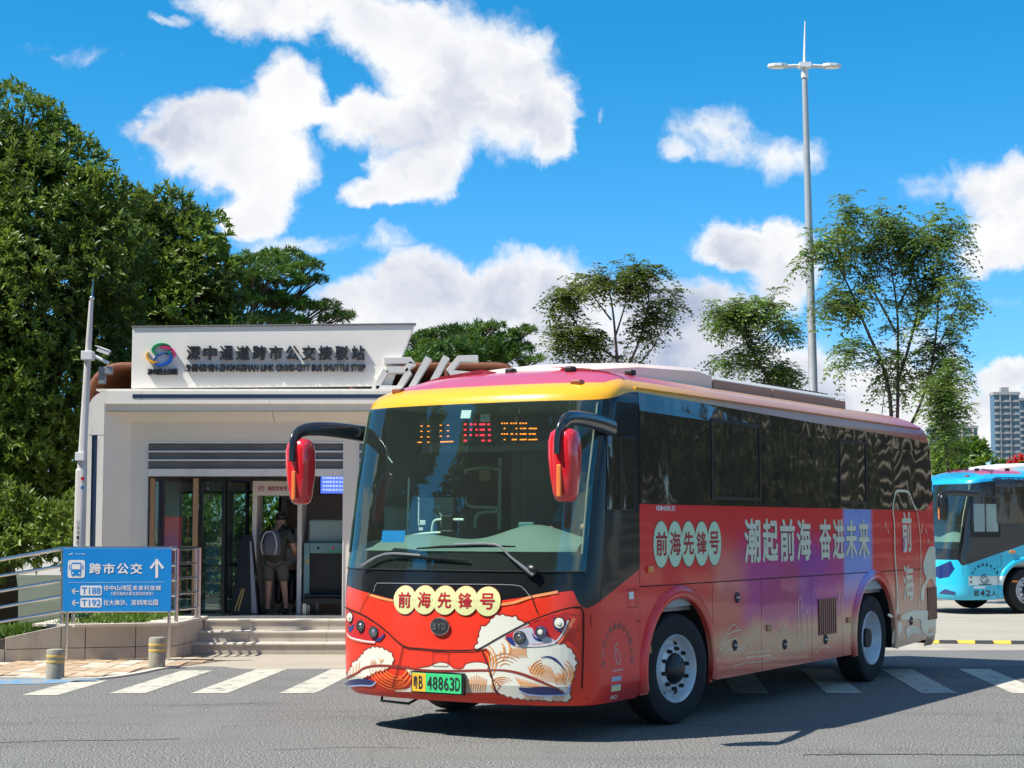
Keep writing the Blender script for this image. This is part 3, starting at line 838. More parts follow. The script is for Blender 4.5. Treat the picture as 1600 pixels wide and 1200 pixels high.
# x-ray baggage scanner
xr0 = pt(474, 900, 26.0).x
xr = empty('baggage_scanner', (xr0, 26.0, LZ), label='pale teal baggage x-ray scanner with black curtain mouth by the doorway', cat='x-ray scanner')
zt = pt(500, 848, 26).z-LZ; ztt = pt(500, 812, 26).z-LZ; zb = pt(500, 862, 26).z-LZ
mb = MB(); mb.box((0, 0, .12), (.09, 1.6, zt)); mb.box((.09, 0, zt-.16), (.95, 1.6, zt)); mb.box((.86, 0, .12), (.95, 1.6, zt-.16)); mb.build('cabinet', M_teal, xr, bevel=.015)
mb = MB(); mb.box((.06, .15, zt), (.95, 1.4, ztt)); mb.build('upper_housing', mat('pale_teal', (.34, .46, .46), .45), xr, bevel=.03)
mb = MB(); mb.box((.1, .1, .2), (.85, .14, zt-.17)); mb.build('curtain', M_black, xr)
mb = MB(); mb.box((.05, -.35, .16), (.9, .1, .24)); [mb.tube([(.05, -.3+i*.09, .27), (.9, -.3+i*.09, .27)], .03, n=8) for i in range(5)]; mb.build('conveyor', M_black, xr)
mb = MB(); [mb.box((a, b, 0), (a+.05, b+.05, .16)) for a in (.03, .82) for b in (-.3, .2, 1.4)]; mb.build('feet', M_chrome, xr)
mb = MB(); mb.lathe([(.02, -.012), (.02, 0)], 12, (.22, 0, zt-.08), 'y'); mb.build('button', M_black, xr); mb = MB(); mb.lathe([(.022, -.02), (.022, 0)], 12, (.44, 0, zt-.08), 'y'); mb.build('button', M_redgloss, xr)
mb = MB(); mb.add([(.02, -.003, zt-.3), (.09, -.003, zt-.3), (.055, -.003, zt-.22)], [(0, 1, 2)]); mb.build('warning_sticker', M_yband, xr)
mb = MB(); mb.box((.34, -.003, zt-.15), (.8, 0, zt-.105)); mb.build('sticker', mat('green_sticker', (.1, .4, .25), .5), xr)
# blue screens under the ceiling
for k, (x0, x1, y0, y1) in enumerate(((501, 537, 746, 771),)):
    a = pt(x0, y1, 27.2); b = pt(x1+12, y0-6, 27.2)
    sc = empty('information_screen', (a.x, 27.2, a.z), label='blue lit timetable screen hanging above the baggage scanner', cat='screen')
    mb = MB(); mb.box((-.02, 0, -.02), (b.x-a.x+.02, .06, b.z-a.z+.02)); mb.build('casing', M_black, sc)
    mb = MB(); mb.add([(0, -.003, 0), (b.x-a.x, -.003, 0), (b.x-a.x, -.003, b.z-a.z), (0, -.003, b.z-a.z)], [(0, 1, 2, 3)]); mb.build('display', M_screen, sc, fix=False)
    mb = MB()
    for r_ in range(4): slab2d(mb, row_text('时刻表发车方向', .03, (b.z-a.z)*(.12+.2*r_), b.x-a.x-.1, (b.z-a.z)*(.24+.2*r_), .01), lambda u, v: (u, -.006, v))
    mb.build('lettering', mat('screen_text', (.5, .6, .9), .5, emit=(.6, .7, 1), estr=.9), sc, fix=False)
# folded A-frame stand
af = empty('a_frame_stand', (pt(381, 940, 25.75).x, 25.75, LZ), label='tall black folded A-frame stand with yellow stripes beside the gate', cat='floor stand')
h_ = pt(381, 836, 25.75).z - LZ
mb = MB()
mb.add([(-.2, -.02, 0), (.22, -.02, 0), (.09, .12, h_), (-.06, .12, h_), (-.2, 0, 0), (.22, 0, 0), (.09, .14, h_), (-.06, .14, h_)], [(0, 1, 2, 3), (7, 6, 5, 4), (0, 4, 5, 1), (1, 5, 6, 2), (2, 6, 7, 3), (3, 7, 4, 0)])
mb.build('front_board', M_black, af)
mb = MB()
mb.add([(-.2, .32, 0), (.22, .32, 0), (.09, .18, h_), (-.06, .18, h_), (-.2, .34, 0), (.22, .34, 0), (.09, .2, h_), (-.06, .2, h_)], [(0, 1, 2, 3), (7, 6, 5, 4), (0, 4, 5, 1), (1, 5, 6, 2), (2, 6, 7, 3), (3, 7, 4, 0)])
mb.build('rear_board', M_black, af)
mb = MB(); mb.add([(.12, -.024, .02), (.2, -.024, .02), (.085, .1, h_*.92), (.06, .1, h_*.92)], [(0, 1, 2, 3)]); mb.build('side_face', mat('grey_face', (.3, .33, .35), .5), af, fix=False)
mb = MB()
for k in range(2): mb.add([(-.14+.05*k, -.026, .05), (-.12+.05*k, -.026, .05), (-.02+.03*k, .008, .38), (-.035+.03*k, .008, .38)], [(0, 1, 2, 3)])
mb.build('yellow_stripes', M_yband, af, fix=False)
# counter and poster deeper inside
ct = empty('reception_counter', (-3.6, 29, LZ), label='grey reception counter deep inside the kiosk', cat='counter')
mb = MB(); mb.box((-1, 0, 0), (1.4, .5, 1.0)); mb.build('body', M_inwall, ct); mb = MB(); mb.box((-1.05, -.05, 1.0), (1.45, .55, 1.04)); mb.build('worktop', M_white, ct, bevel=.01)
for (x, z, w, h, c) in ((-3.0, 1.75, .5, .4, (.45, .45, .42)), (-2.7, 1.5, .7, .25, (.35, .36, .36)), (-4.0, 1.7, .35, .5, (.4, .33, .2))):
    mb = MB(); mb.box((x, 30.86, z), (x+w, 30.89, z+h)); 
    mb.build('notice_board', mat('notice_paper', c, .7), label={-3.0: 'square pale notice board on the rear wall inside the kiosk', -2.7: 'long low grey notice board on the rear inner wall', -4.0: 'tall tan notice board on the rear inner wall'}[x], cat='notice board')
# ceiling lamp row seen dim is left out: the photograph shows no lit lamp

# ================================================================== RAILINGS
rail = empty('ramp_railing', (-5.2, 22.7, 0), label='five-bar stainless steel railing descending along the ramp to the left', cat='railing')
def rp(px, py, db=-.10):
    w = wp(px) + nw*db
    return pt(px, py, w.y)
ys0 = [875, 900, 924, 949, 972]; ys1 = [857, 884, 907, 931, 955]
for i, (a, b) in enumerate(zip(ys0, ys1)):
    s_ = (b-a)/98
    P = [rp(-170, a-170*s_), rp(98, b)]
    if i == 0: P += [rp(276, 857)]
    else: P += [rp(276, b-1)]
    mb = MB(); mb.tube([p - Vector(rail.location) for p in P], .027 if i == 0 else .022, n=10); mb.build('handrail' if i == 0 else 'rail_bar', M_chrome, rail, smooth=40)
for px, pb, pt_ in ((-110, 1050, 880), (99, 1030, 857), (117, 1032, 859), (277, 972, 857)):
    a = rp(px, pb); b = rp(px, pt_, -.1); a = Vector((b.x, b.y, a.z))
    mb = MB(); mb.tube([a - Vector(rail.location), b - Vector(rail.location)], .026, n=10)
    mb.build('post', M_chrome, rail, smooth=40)
sr = empty('landing_railing', (-4.1, 23.6, 0), label='short stainless steel railing between the blue sign and the steps', cat='railing')
pa = rp(280, 857); pa2 = pt(310, 855, 24.1)
for i, (y0, y1) in enumerate(((857, 856), (880, 880), (903, 902), (927, 925), (952, 949))):
    a = pt(280, y0, pa.y); b = pt(308, y1, 24.1)
    mb = MB(); mb.tube([a - Vector(sr.location), b - Vector(sr.location)], .026 if i == 0 else .018, n=10); mb.build('handrail' if i == 0 else 'rail_bar', M_chrome, sr, smooth=40)
for px, Y, r_ in ((307, 24.1, .02), (312, 24.12, .026)):
    b = pt(px, 856, Y); a = Vector((b.x, b.y, LZ+.03)); mb = MB(); mb.tube([a - Vector(sr.location), b - Vector(sr.location)], r_, n=10)
    mb.lathe([(.05, 0), (.05, .012), (.03, .02)], 14, tuple(a - Vector(sr.location))); mb.build('post', M_chrome, sr, smooth=40)

# ================================================================== BLUE SIGN
bs = empty('blue_bus_sign', (pt(183, 900, 22.3).x, 22.3, 0), label='blue direction board with white bus pictogram and T188 T192 fixed to the railing', cat='sign')
SB = 22.3
def sz(px, py): p = pt(px, py, SB); return (p.x - bs.location.x, p.z)
mb = MB(); mb.prism([sz(98, 955.5), sz(98.5, 857), sz(268, 857.5), sz(267, 955.5)], lambda u, v: (u, 0, v), lambda u, v: (u, .02, v)); board = mb.build('board', M_signblue, bs, bevel=.002)
Sg = lambda x, y: sz(x/4, 800+y/4)   # read off at 4x from (0,800)
def sb(vf, m_, name='lettering', d=-.003):
    mb = MB(); slab2d(mb, vf, lambda u, v: (u, d, v)); return mb.build(name, m_, board, fix=False)
def sbt(s, x0, y0, x1, y1, m_=M_whprint, o_=.02, row=True, d=-.003, gap=.05):
    (u0, v0), (u1, v1) = Sg(x0, y1), Sg(x1, y0)
    return sb(row_text(s, u0, v0, u1, v1, o_, gap) if row else fit_text(s, u0, v0, u1, v1, o_), m_, d=d)
sbt('跨市公交', 552, 320, 897, 388, o_=.035, gap=.07)
for y in (495, 568):
    sb(ribbon([Sg(445, y), Sg(495, y)], .012), M_whprint, 'arrow')
    sb(ribbon([Sg(470, y-17), Sg(447, y), Sg(470, y+17)], .014), M_whprint, 'arrow')
sb(ribbon([Sg(980, 295), Sg(980, 412)], .035), M_whprint, 'arrow'); sb(ribbon([Sg(942, 352), Sg(981, 300), Sg(1020, 352)], .034), M_whprint, 'arrow', d=-.0034)
def rr(x0, y0, x1, y1, r):
    (a, b), (c, d) = Sg(x0, y1), Sg(x1, y0); rr_ = r
    P = []
    for cx, cy, s in ((c-rr_, d-rr_, 0), (a+rr_, d-rr_, 90), (a+rr_, b+rr_, 180), (c-rr_, b+rr_, 270)):
        P += [(cx+rr_*math.cos(R(s+t*18)), cy+rr_*math.sin(R(s+t*18))) for t in range(6)]
    return P, [tuple(range(len(P)))]
sb(rr(423, 300, 532, 412, .03), M_whprint, 'pictogram_tile')
sb(rr(444, 316, 510, 398, .02), M_signblue, 'bus_pictogram', d=-.005)
sb(rr(450, 326, 504, 358, .008), M_whprint, 'bus_pictogram', d=-.007)
for x in (455, 499): sb((disc2d(Sg(x, 382), .012, 14), [tuple(range(14))]), M_whprint, 'bus_pictogram', d=-.007)
for x in (436, 518): sb(ribbon([Sg(x, 330), Sg(x, 362)], .012), M_signblue, 'bus_pictogram', d=-.005)
for x in (456, 500): sb(ribbon([Sg(x, 396), Sg(x, 403)], .016), M_signblue, 'bus_pictogram', d=-.005)
for y0, y1, s in ((460, 522, 'T188'), (537, 596, 'T192')):
    sb(rr(502, y0, 637, y1, .02), M_whprint, 'route_tile'); sbt(s, 510, y0+10, 630, y1-9, M_signblue, .02, row=False, d=-.005)
sbt('往中山湾区未来科技城', 646, 458, 1008, 490); sbt('(腾讯直向大厦北部站台城东)', 684, 498, 970, 521, o_=.01)
sbt('往大梅沙、深圳湾公园', 646, 548, 990, 583)
sb(ribbon([Sg(425, 441), Sg(1030, 437)], .003), M_whprint, 'divider_line')
sbt('深圳公交集团', 470, 258, 532, 266, o_=.0); sb(ribbon([Sg(430, 268), Sg(446, 262), Sg(456, 258)], .01), M_whprint, 'small_logo')
for px in (102, 262):
    a = sz(px, 1032 if px < 200 else 1028); mb = MB(); mb.tube([(a[0], .05, .0), (a[0], .05, 1.46)], .022, n=10); mb.build('leg', M_chrome, bs, smooth=40)

# ================================================================== BOLLARDS, MAST
def bollard(px, pyb, pyt, label):
    p = gp(px, pyb); h = pt(px, pyt, p.y).z; r = .101
    b = empty('stone_bollard', p, label=label, cat='bollard', group='stone bollards on the pavement edge')
    mb = MB(); mb.lathe([(r, -.02), (r, h*.55), (r*.985, h*.56), (r*.985, h*.60), (r, h*.61), (r, h-.02), (r*.94, h-.004), (r*.8, h)], 28); mb.build('shaft', M_conc, b, smooth=35)
    for f in (.54, .72): mb = MB(); mb.lathe([(r*1.012, h*f), (r*1.03, h*f+.004), (r*1.03, h*f+.028), (r*1.012, h*f+.032)], 28); mb.build('band', M_yband, b, smooth=35)
bollard(86, 1061, 1014, 'short grey stone bollard standing by the blue painted ground')
bollard(245, 1044.5, 995.5, 'short grey stone bollard under the arrow side of the blue sign')

mp = pt(131, 900, 23.3); ms_ = empty('camera_mast', (mp.x, 23.3, 0), label='slender white tapered mast with security camera beside the kiosk frame', cat='mast')
def mz(py, px=135): return pt(px, py, 23.3).z
def mx(px, py=600): return pt(px, py, 23.3).x - mp.x
mb = MB(); prof = [(.075, 0), (.07, mz(735)), (.056, mz(733)), (.045, mz(560)), (.033, mz(500))]
mb.tube([(mx(128), 0, 0), (mx(130), 0, mz(735)), (mx(130.5), 0, mz(733)), (mx(136.5), 0, mz(560)), (mx(140), 0, mz(470))], [.085, .078, .062, .045, .03], n=14); mb.build('shaft', mat('mast_grey', (.55, .53, .50), .45, var=.1, dirt=((.28, .22, .18), .4)), ms_, smooth=40)
mb = MB(); mb.sphere((mx(141), 0, mz(466)), .035); mb.tube([(mx(141), 0, mz(464)), (mx(142.5), 0, mz(434))], [.012, .004], n=6); mb.build('finial', M_chrome, ms_, smooth=40)
mb = MB(); mb.box((mx(128), -.09, mz(563)), (mx(146), .06, mz(549))); mb.build('bracket_box', M_whitepaint, ms_, bevel=.008)
mb = MB(); mb.tube([(mx(146), -.03, mz(556)), (mx(170), -.03, mz(568))], .025, n=8); mb.build('bracket_arm', M_whitepaint, ms_, smooth=40)
mb = MB(); mb.box((mx(122), -.09, mz(720)), (mx(136), -.02, mz(707))); mb.build('junction_box', M_whitepaint, ms_, bevel=.006)
cm = MB(); M_ = Matrix.Rotation(.35, 3, 'Y'); cm.cbox((mx(163), -.06, mz(549)), (.17, .08, .075), 0, M_); cm.cbox((mx(161), -.06, mz(545)), (.2, .1, .012), 0, M_); cb = cm.build('camera_body', M_whitepaint, ms_, bevel=.008)
cm = MB(); cm.tube([(mx(170)-.01, -.06, mz(553)), (mx(172), -.06, mz(554.5))], .028, n=12); cm.build('camera_lens', M_black, cb)
mb = MB(); mb.box((mx(154), -.03, mz(585)), (mx(175), .06, mz(573))); mb.box((mx(154), -.02, mz(600)), (mx(165), .04, mz(585))); mb.build('speaker_box', mat('grey_box', (.25, .26, .28), .5), ms_, bevel=.01)
mb = MB(); mb.lathe([(.025, -.012), (.025, 0)], 12, (mx(134.5), -.075, mz(748)), 'y'); mb.build('sticker', M_redprint, ms_)
mb = MB(); mb.lathe([(.025, -.012), (.025, 0)], 12, (mx(134.5), -.075, mz(762)), 'y'); mb.build('sticker', mat('blue_sticker', (.05, .15, .4), .5), ms_)
mb = MB()
for i, ch in enumerate('U55106'):
    u = mx(129); v = mz(816 + i*8); slab2d(mb, fit_text(ch, u-.017, v-.024, u+.017, v+.024, .02), lambda a, b: (a, -.0865, b))
mb.build('lettering', M_chargrey, ms_, fix=False)

# ================================================================== TALL STREET LIGHT
LY = 40.0; lx = pt(1272, 605, LY).x
sl_ = empty('street_light', (lx, LY, 0), label='tall slim white lamp post with two flat heads rising behind the coach', cat='street light')
lz = lambda py: pt(1258, py, LY).z
zt_ = lz(112)
mb = MB(); mb.tube([(0, 0, 0), (0, 0, 3.2), (0, 0, 3.25), (-.05, 0, zt_*.6), (-.12, 0, zt_)], [.16, .14, .11, .095, .065], n=12); mb.build('pole', mat('galvanised_pole', (.45, .45, .45), .4, metal=.3, var=.15), sl_, smooth=40)
mb = MB(); mb.lathe([(.09, zt_-.15), (.09, zt_), (.05, zt_+.06)], 12, (-.12, 0, 0)); mb.box((-.25, -.13, zt_+.09), (.02, .13, zt_+.2)); mb.build('head_mount', M_whitepaint, sl_)
mb = MB(); mb.tube([(-.12, 0, zt_+.2), (-.09, 0, lz(33))], [.035, .012], n=8); mb.build('lightning_rod', M_whitepaint, sl_, smooth=40)
for s in (-1, 1):
    mb = MB(); mb.tube([(-.12+s*.1, -.06, zt_+.14), (-.12+s*.5, -.06, zt_+.12)], .03, n=8); mb.tube([(-.12+s*.1, .06, zt_+.14), (-.12+s*.5, .06, zt_+.12)], .03, n=8); mb.build('arm', M_whitepaint, sl_, smooth=40)
    mb = MB(); mb.prism([(s*.42, -.10), (s*.56, -.17), (s*.74, -.15), (s*.86, -.05), (s*.86, .05), (s*.74, .15), (s*.56, .17), (s*.42, .10)], lambda u, v: (-.12+u, v, zt_+.10), lambda u, v: (-.12+u, v, zt_+.17)); hd = mb.build('lamp_head', M_whitepaint, sl_, bevel=.01)
    mb = MB(); mb.box((-.12+s*.5, -.1, zt_+.09), (-.12+s*.78, .1, zt_+.098)); mb.build('lens', M_lens, hd)
# ================================================================== COACHES
# coach space: x from the front rearwards, y to the driver's side (the visible one), z up
BW, BL_ = 1.25, 9.25
zk = [.29, .34, .45, .73, 1.12, 1.29, 1.57, 2.08, 2.48, 2.70, 2.77, 2.83, 2.88, 2.93, 3.00, 3.05, 3.09, 3.13]
xk = [.12, .08, .05, .04, .04, .07, .14, .24, .35, .41, .43, .46, .52, .64, .84, 1.0, 1.2, 1.55]
wk = [1.21, 1.235, 1.25, 1.25, 1.25, 1.25, 1.25, 1.25, 1.25, 1.25, 1.248, 1.24, 1.225, 1.19, 1.08, .95, .76, .34]
ak = [.5, .5, .5, .5, .5, .48, .46, .44, .42, .42, .42, .42, .42, .42, .40, .36, .30, .16]
rk = [9.16, 9.2, 9.22, 9.25, 9.25, 9.25, 9.24, 9.2, 9.14, 9.08, 9.06, 9.03, 8.99, 8.93, 8.8, 8.65, 8.4, 8.1]
PW = 2.5
def xf(z): return float(np.interp(z, zk, xk))
def wf(z): return float(np.interp(z, zk, wk))
def af_(z): return float(np.interp(z, zk, ak))
def rf_(z): return float(np.interp(z, zk, rk))
def front_x(y, z):
    u = min(1.0, abs(y)/wf(z)); return xf(z) + af_(z)*(1-(1-u**PW)**(1/PW))
def side_y(x, z):
    t = (x-xf(z))/af_(z)
    w = wf(z); xr = rf_(z); ar = .32*w/1.25
    if x > xr-ar: return w-ar*.8*(1-math.sqrt(max(0, 1-min(1, (x-xr+ar)/ar)**2)))
    if t >= 1: return wf(z)
    t = max(0.0, t); return wf(z)*(1-(1-t)**PW)**(1/PW)
def fmap(y, z, d=.003):
    """point on the front skin, lifted d outwards"""
    e = .01; x = front_x(y, z)
    gy = (front_x(y+e, z)-front_x(y-e, z))/(2*e) if abs(y) < wf(z)-.02 else (front_x(y, z)-front_x(y-math.copysign(.02, y), z))/math.copysign(.02, y)
    gz = (front_x(y, z+e)-front_x(y, z-e))/(2*e)
    n = Vector((-1, gy, gz)).normalized()
    return Vector((x, y, z)) + n*d
def smap(x, z, d=.003):
    return Vector((x, side_y(x, z)+d, z))
class Bus:
    def __init__(s, o, yaw):
        s.o = Vector((o[0], o[1], 0)); s.yaw = yaw
        s.d = Vector((math.sin(yaw), math.cos(yaw), 0)); s.n = Vector((math.cos(yaw), -math.sin(yaw), 0))
    def loc(s, P):
        q = P - s.o; return Vector((q.dot(s.d), q.dot(s.n), P.z))
    def fpx(s, px, py):
        """front skin point (y,z) seen at a photograph pixel"""
        C = s.loc(Vector((0, 0, CAM_H))); r = ray(px, py); r = Vector((r.dot(s.d), r.dot(s.n), r.z))
        lo, hi = 5.0, 60.0
        f = lambda t: (C+r*t).x - front_x(max(-1.24, min(1.24, (C+r*t).y)), (C+r*t).z)
        for _ in range(50):
            mid = (lo+hi)/2
            if f(mid) < 0: lo = mid
            else: hi = mid
        P = C+r*lo; return (P.y, P.z)
    def spx(s, px, py, W_=1.25):
        C = s.loc(Vector((0, 0, CAM_H))); r = ray(px, py); r = Vector((r.dot(s.d), r.dot(s.n), r.z))
        P = C + r*((W_-C.y)/r.y); return (P.x, P.z)

def flat(g_, X_, Y_, Z_): pass
def red_paint():
    m_ = bpy.data.materials.new('coach_livery_red'); m_.use_nodes = True
    g = G(m_.node_tree); P = g.obj(); x, yn, z = g.xyz(P)
    y = g.m('ABSOLUTE', yn)
    nz = g.noise(P, 1.3, 3, .5); nz2 = g.noise(g.vm('ADD', P, (5, 2, 9)), 2.2, 3, .5)
    red_f = (.80, .045, .022); red_s = (.86, .038, .040)  # one paint: the side red is lifted to offset the shade there
    side = g.mul(g.ss(y, 1.15, 1.24), g.ss(x, .3, .9))
    c = g.mix(side, red_f, red_s)
    # printed colour fields of the side livery
    xw = g.add(x, g.mul(g.sub(nz, .5), 1.6)); zw = g.add(z, g.mul(g.sub(nz2, .5), .35))
    def box(a0, a1, b0, b1, s=.3):
        return g.mul(g.mul(g.ss(xw, a0-s, a0+s), g.ss(xw, a1+s, a1-s)), g.mul(g.ss(zw, b0-s*.5, b0+s*.5), g.ss(zw, b1+s*.5, b1-s*.5)))
    def sm(f, k): return g.mul(g.mul(f, k), side)
    c = g.mix(sm(box(2.6, 4.6, 1.05, 1.5, .35), .55), c, (.78, .36, .28))
    c = g.mix(sm(box(3.3, 6.0, .75, 1.6, .4), .95), c, (.55, .05, .28))
    c = g.mix(sm(box(4.6, 5.4, .8, 1.5, .25), .6), c, (.26, .05, .38))
    c = g.mix(sm(box(3.9, 4.7, .85, 1.3, .3), .5), c, (.42, .01, .05))
    c = g.mix(sm(box(2.6, 6.6, .45, .76, .30), .9), c, (.85, .50, .26))
    c = g.mix(sm(box(2.0, 3.3, .8, 1.1, .3), .45), c, (.60, .20, .12))
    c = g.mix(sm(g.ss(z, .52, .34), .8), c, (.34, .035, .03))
    bl = g.mul(g.mul(g.ss(x, 5.86, 6.0), g.ss(x, 6.86, 6.72)), g.mul(g.ss(z, .7, 1.3), g.ss(z, 1.95, 1.90)))
    c = g.mix(sm(bl, 1.0), c, (.26, .36, .78))
    rear = g.mul(g.ss(x, 6.9, 7.6), g.ss(zw, 1.5, .6))
    c = g.mix(sm(rear, .9), c, (.72, .44, .28))
    # roof: pink top, yellow brow running back and fading to a brownish pink band
    top = g.ss(z, 2.955, 2.965)
    c = g.mix(g.ss(z, 2.74, 2.75), c, g.mix(g.mul(g.ss(x, 1.0, 3.6), 1.0), (.86, .42, .025), (.60, .27, .13)))
    front = g.ss(x, 1.35, 1.3)
    pinkz = g.mul(g.ss(z, 2.925, 2.93), g.mul(g.ss(y, 1.12, 1.10), 1.0))
    c = g.mix(pinkz, c, g.mix(g.ss(x, 1.6, 3.0), (.58, .08, .14), (.66, .38, .25)))
    c = g.mix(g.mul(g.ss(x, 6.5, 9), g.ss(z, 2.75, 2.77)), c, (.50, .10, .10))
    # gloss black glazing print round windscreen and driver's window
    zb = g.add(1.035, g.mul(g.m('SQRT', g.add(g.mul(yn, yn), .02)), .155))
    t = g.mul(g.ss(x, .20, .36), g.ss(y, 1.12, 1.17))
    zb = g.add(g.mul(zb, g.sub(1.0, t)), g.mul(t, 1.07))
    diag = g.add(1.07, g.mul(g.sub(x, .37), .355))
    zb = g.m('MAXIMUM', zb, g.mul(diag, g.ss(x, .36, .37)))
    blk = g.mul(g.m('GREATER_THAN', z, zb), g.m('LESS_THAN', x, 1.207))
    ztop = g.add(2.765, g.mul(g.ss(x, .55, 1.2), .10))
    blk = g.mul(blk, g.m('LESS_THAN', z, ztop))
    c = g.mix(blk, c, (.010, .012, .014))
    rg = g.m('MULTIPLY_ADD', g.noise(P, 7, 5), .10, .20)
    b = g.n('ShaderNodeBsdfPrincipled', ins={'Base Color': c, 'Roughness': rg, 'Coat Weight': .35, 'Coat Roughness': .04, 'Specular IOR Level': .25})
    bn = g.n('ShaderNodeBump', ins={'Strength': .12, 'Distance': .02, 'Height': g.noise(P, 1.8, 2, .4)})
    g.put(b.inputs['Coat Normal'], bn.outputs[0])
    # road dust low on the skirts
    g.n('ShaderNodeOutputMaterial', ins={0: b.outputs[0]})
    return m_
def blue_paint():
    m_ = bpy.data.materials.new('coach_livery_blue'); m_.use_nodes = True
    g = G(m_.node_tree); P = g.obj(); x, yn, z = g.xyz(P); y = g.m('ABSOLUTE', yn)
    c = g.mix(g.ss(z, .9, 2.8), (.02, .50, .72), (.015, .40, .74))
    c = g.mix(g.mul(g.mul(g.ss(x, .5, .52), g.ss(z, .60, .61)), g.mul(g.ss(z, .80, .79), g.ss(y, 1.1, 1.2))), c, (.62, .72, .70))
    c = g.mix(g.mul(g.mul(g.ss(z, 2.93, 2.94), g.ss(y, 1.12, 1.10)), g.mul(g.ss(x, .9, 1.0), g.ss(x, 2.0, 1.9))), c, (.45, .10, .20))
    zb = g.m('MAXIMUM', g.add(1.02, g.mul(g.sub(1.0, g.ss(x, .3, .38)), .12)), g.add(1.02, g.mul(g.sub(x, .40), .30)))
    blk = g.mul(g.mul(g.m('GREATER_THAN', z, zb), g.m('LESS_THAN', x, 1.9)), g.m('LESS_THAN', z, g.add(2.765, g.mul(g.ss(x, .55, 1.2), .06))))
    c = g.mix(blk, c, (.010, .012, .014))
    b = g.n('ShaderNodeBsdfPrincipled', ins={'Base Color': c, 'Roughness': .25, 'Coat Weight': .8, 'Coat Roughness': .04})
    g.n('ShaderNodeOutputMaterial', ins={0: b.outputs[0]})
    return m_

def make_shell(root, paint):
    mb = MB(True)
    zs = sorted(set(zk + [.6, .9, 1.218, 1.45, 1.52, 1.8, 2.28, 2.6, 2.725, 2.75, 2.8, 2.855, 2.905, 2.955, 2.97, 3.025, 3.07, 3.11]))
    us = [0, .2, .4, .55, .7, .8, .87, .93, .97, .99, .999, 1.0]
    us = [-u for u in reversed(us[1:])] + us
    xs = [1.2, 2.2, 3.2, 4.2, 5.2, 6.2, 7.2, 8.0, 8.6]
    rings = []
    for z in zs:
        w, xr = wf(z), rf_(z); ar = .32 if z < 2.9 else .3
        ring = []
        for u in us: ring.append((front_x(u*w, z), u*w, z))     # from passenger side (-) to driver side (+)
        for x in xs: ring.append((min(x, xr-ar), w, z))
        for a in range(0, 91, 15): ring.append((xr-ar*w/1.25+ar*w/1.25*math.sin(R(a)), w-ar*.8*w/1.25*(1-math.cos(R(a))), z))
        for a in range(90, -1, -15): ring.append((xr-ar*w/1.25+ar*w/1.25*math.sin(R(a)), -(w-ar*.8*w/1.25*(1-math.cos(R(a)))), z))
        for x in reversed(xs): ring.append((min(x, xr-ar), -w, z))
        rings.append(ring)
    n = len(rings[0]); nu = len(us); nx = len(xs)
    vs = [p for r_ in rings for p in r_]; fs = []
    uu = us
    s1 = nu; s2 = n-nx
    for i in range(len(zs)-1):
        zc = (zs[i]+zs[i+1])/2
        for k in range(n):
            k2 = (k+1) % n
            if k < nu-1 and zs[i] >= 1.519 and zs[i+1] <= 2.7501 and uu[k] >= -.9301 and uu[k+1] <= .9301: continue   # windscreen opening
            if zs[i+1] <= 1.2181 and ((s1 <= k < s1+nx-1) or (s2 <= k < s2+nx-1)): continue                     # skirt panels fill this
            fs.append((i*n+k, i*n+k2, (i+1)*n+k2, (i+1)*n+k))
    fs.append(tuple(range((len(zs)-1)*n, len(zs)*n)))
    mb.add(vs, fs)
    return mb.build('body_shell', paint, root, smooth=38)

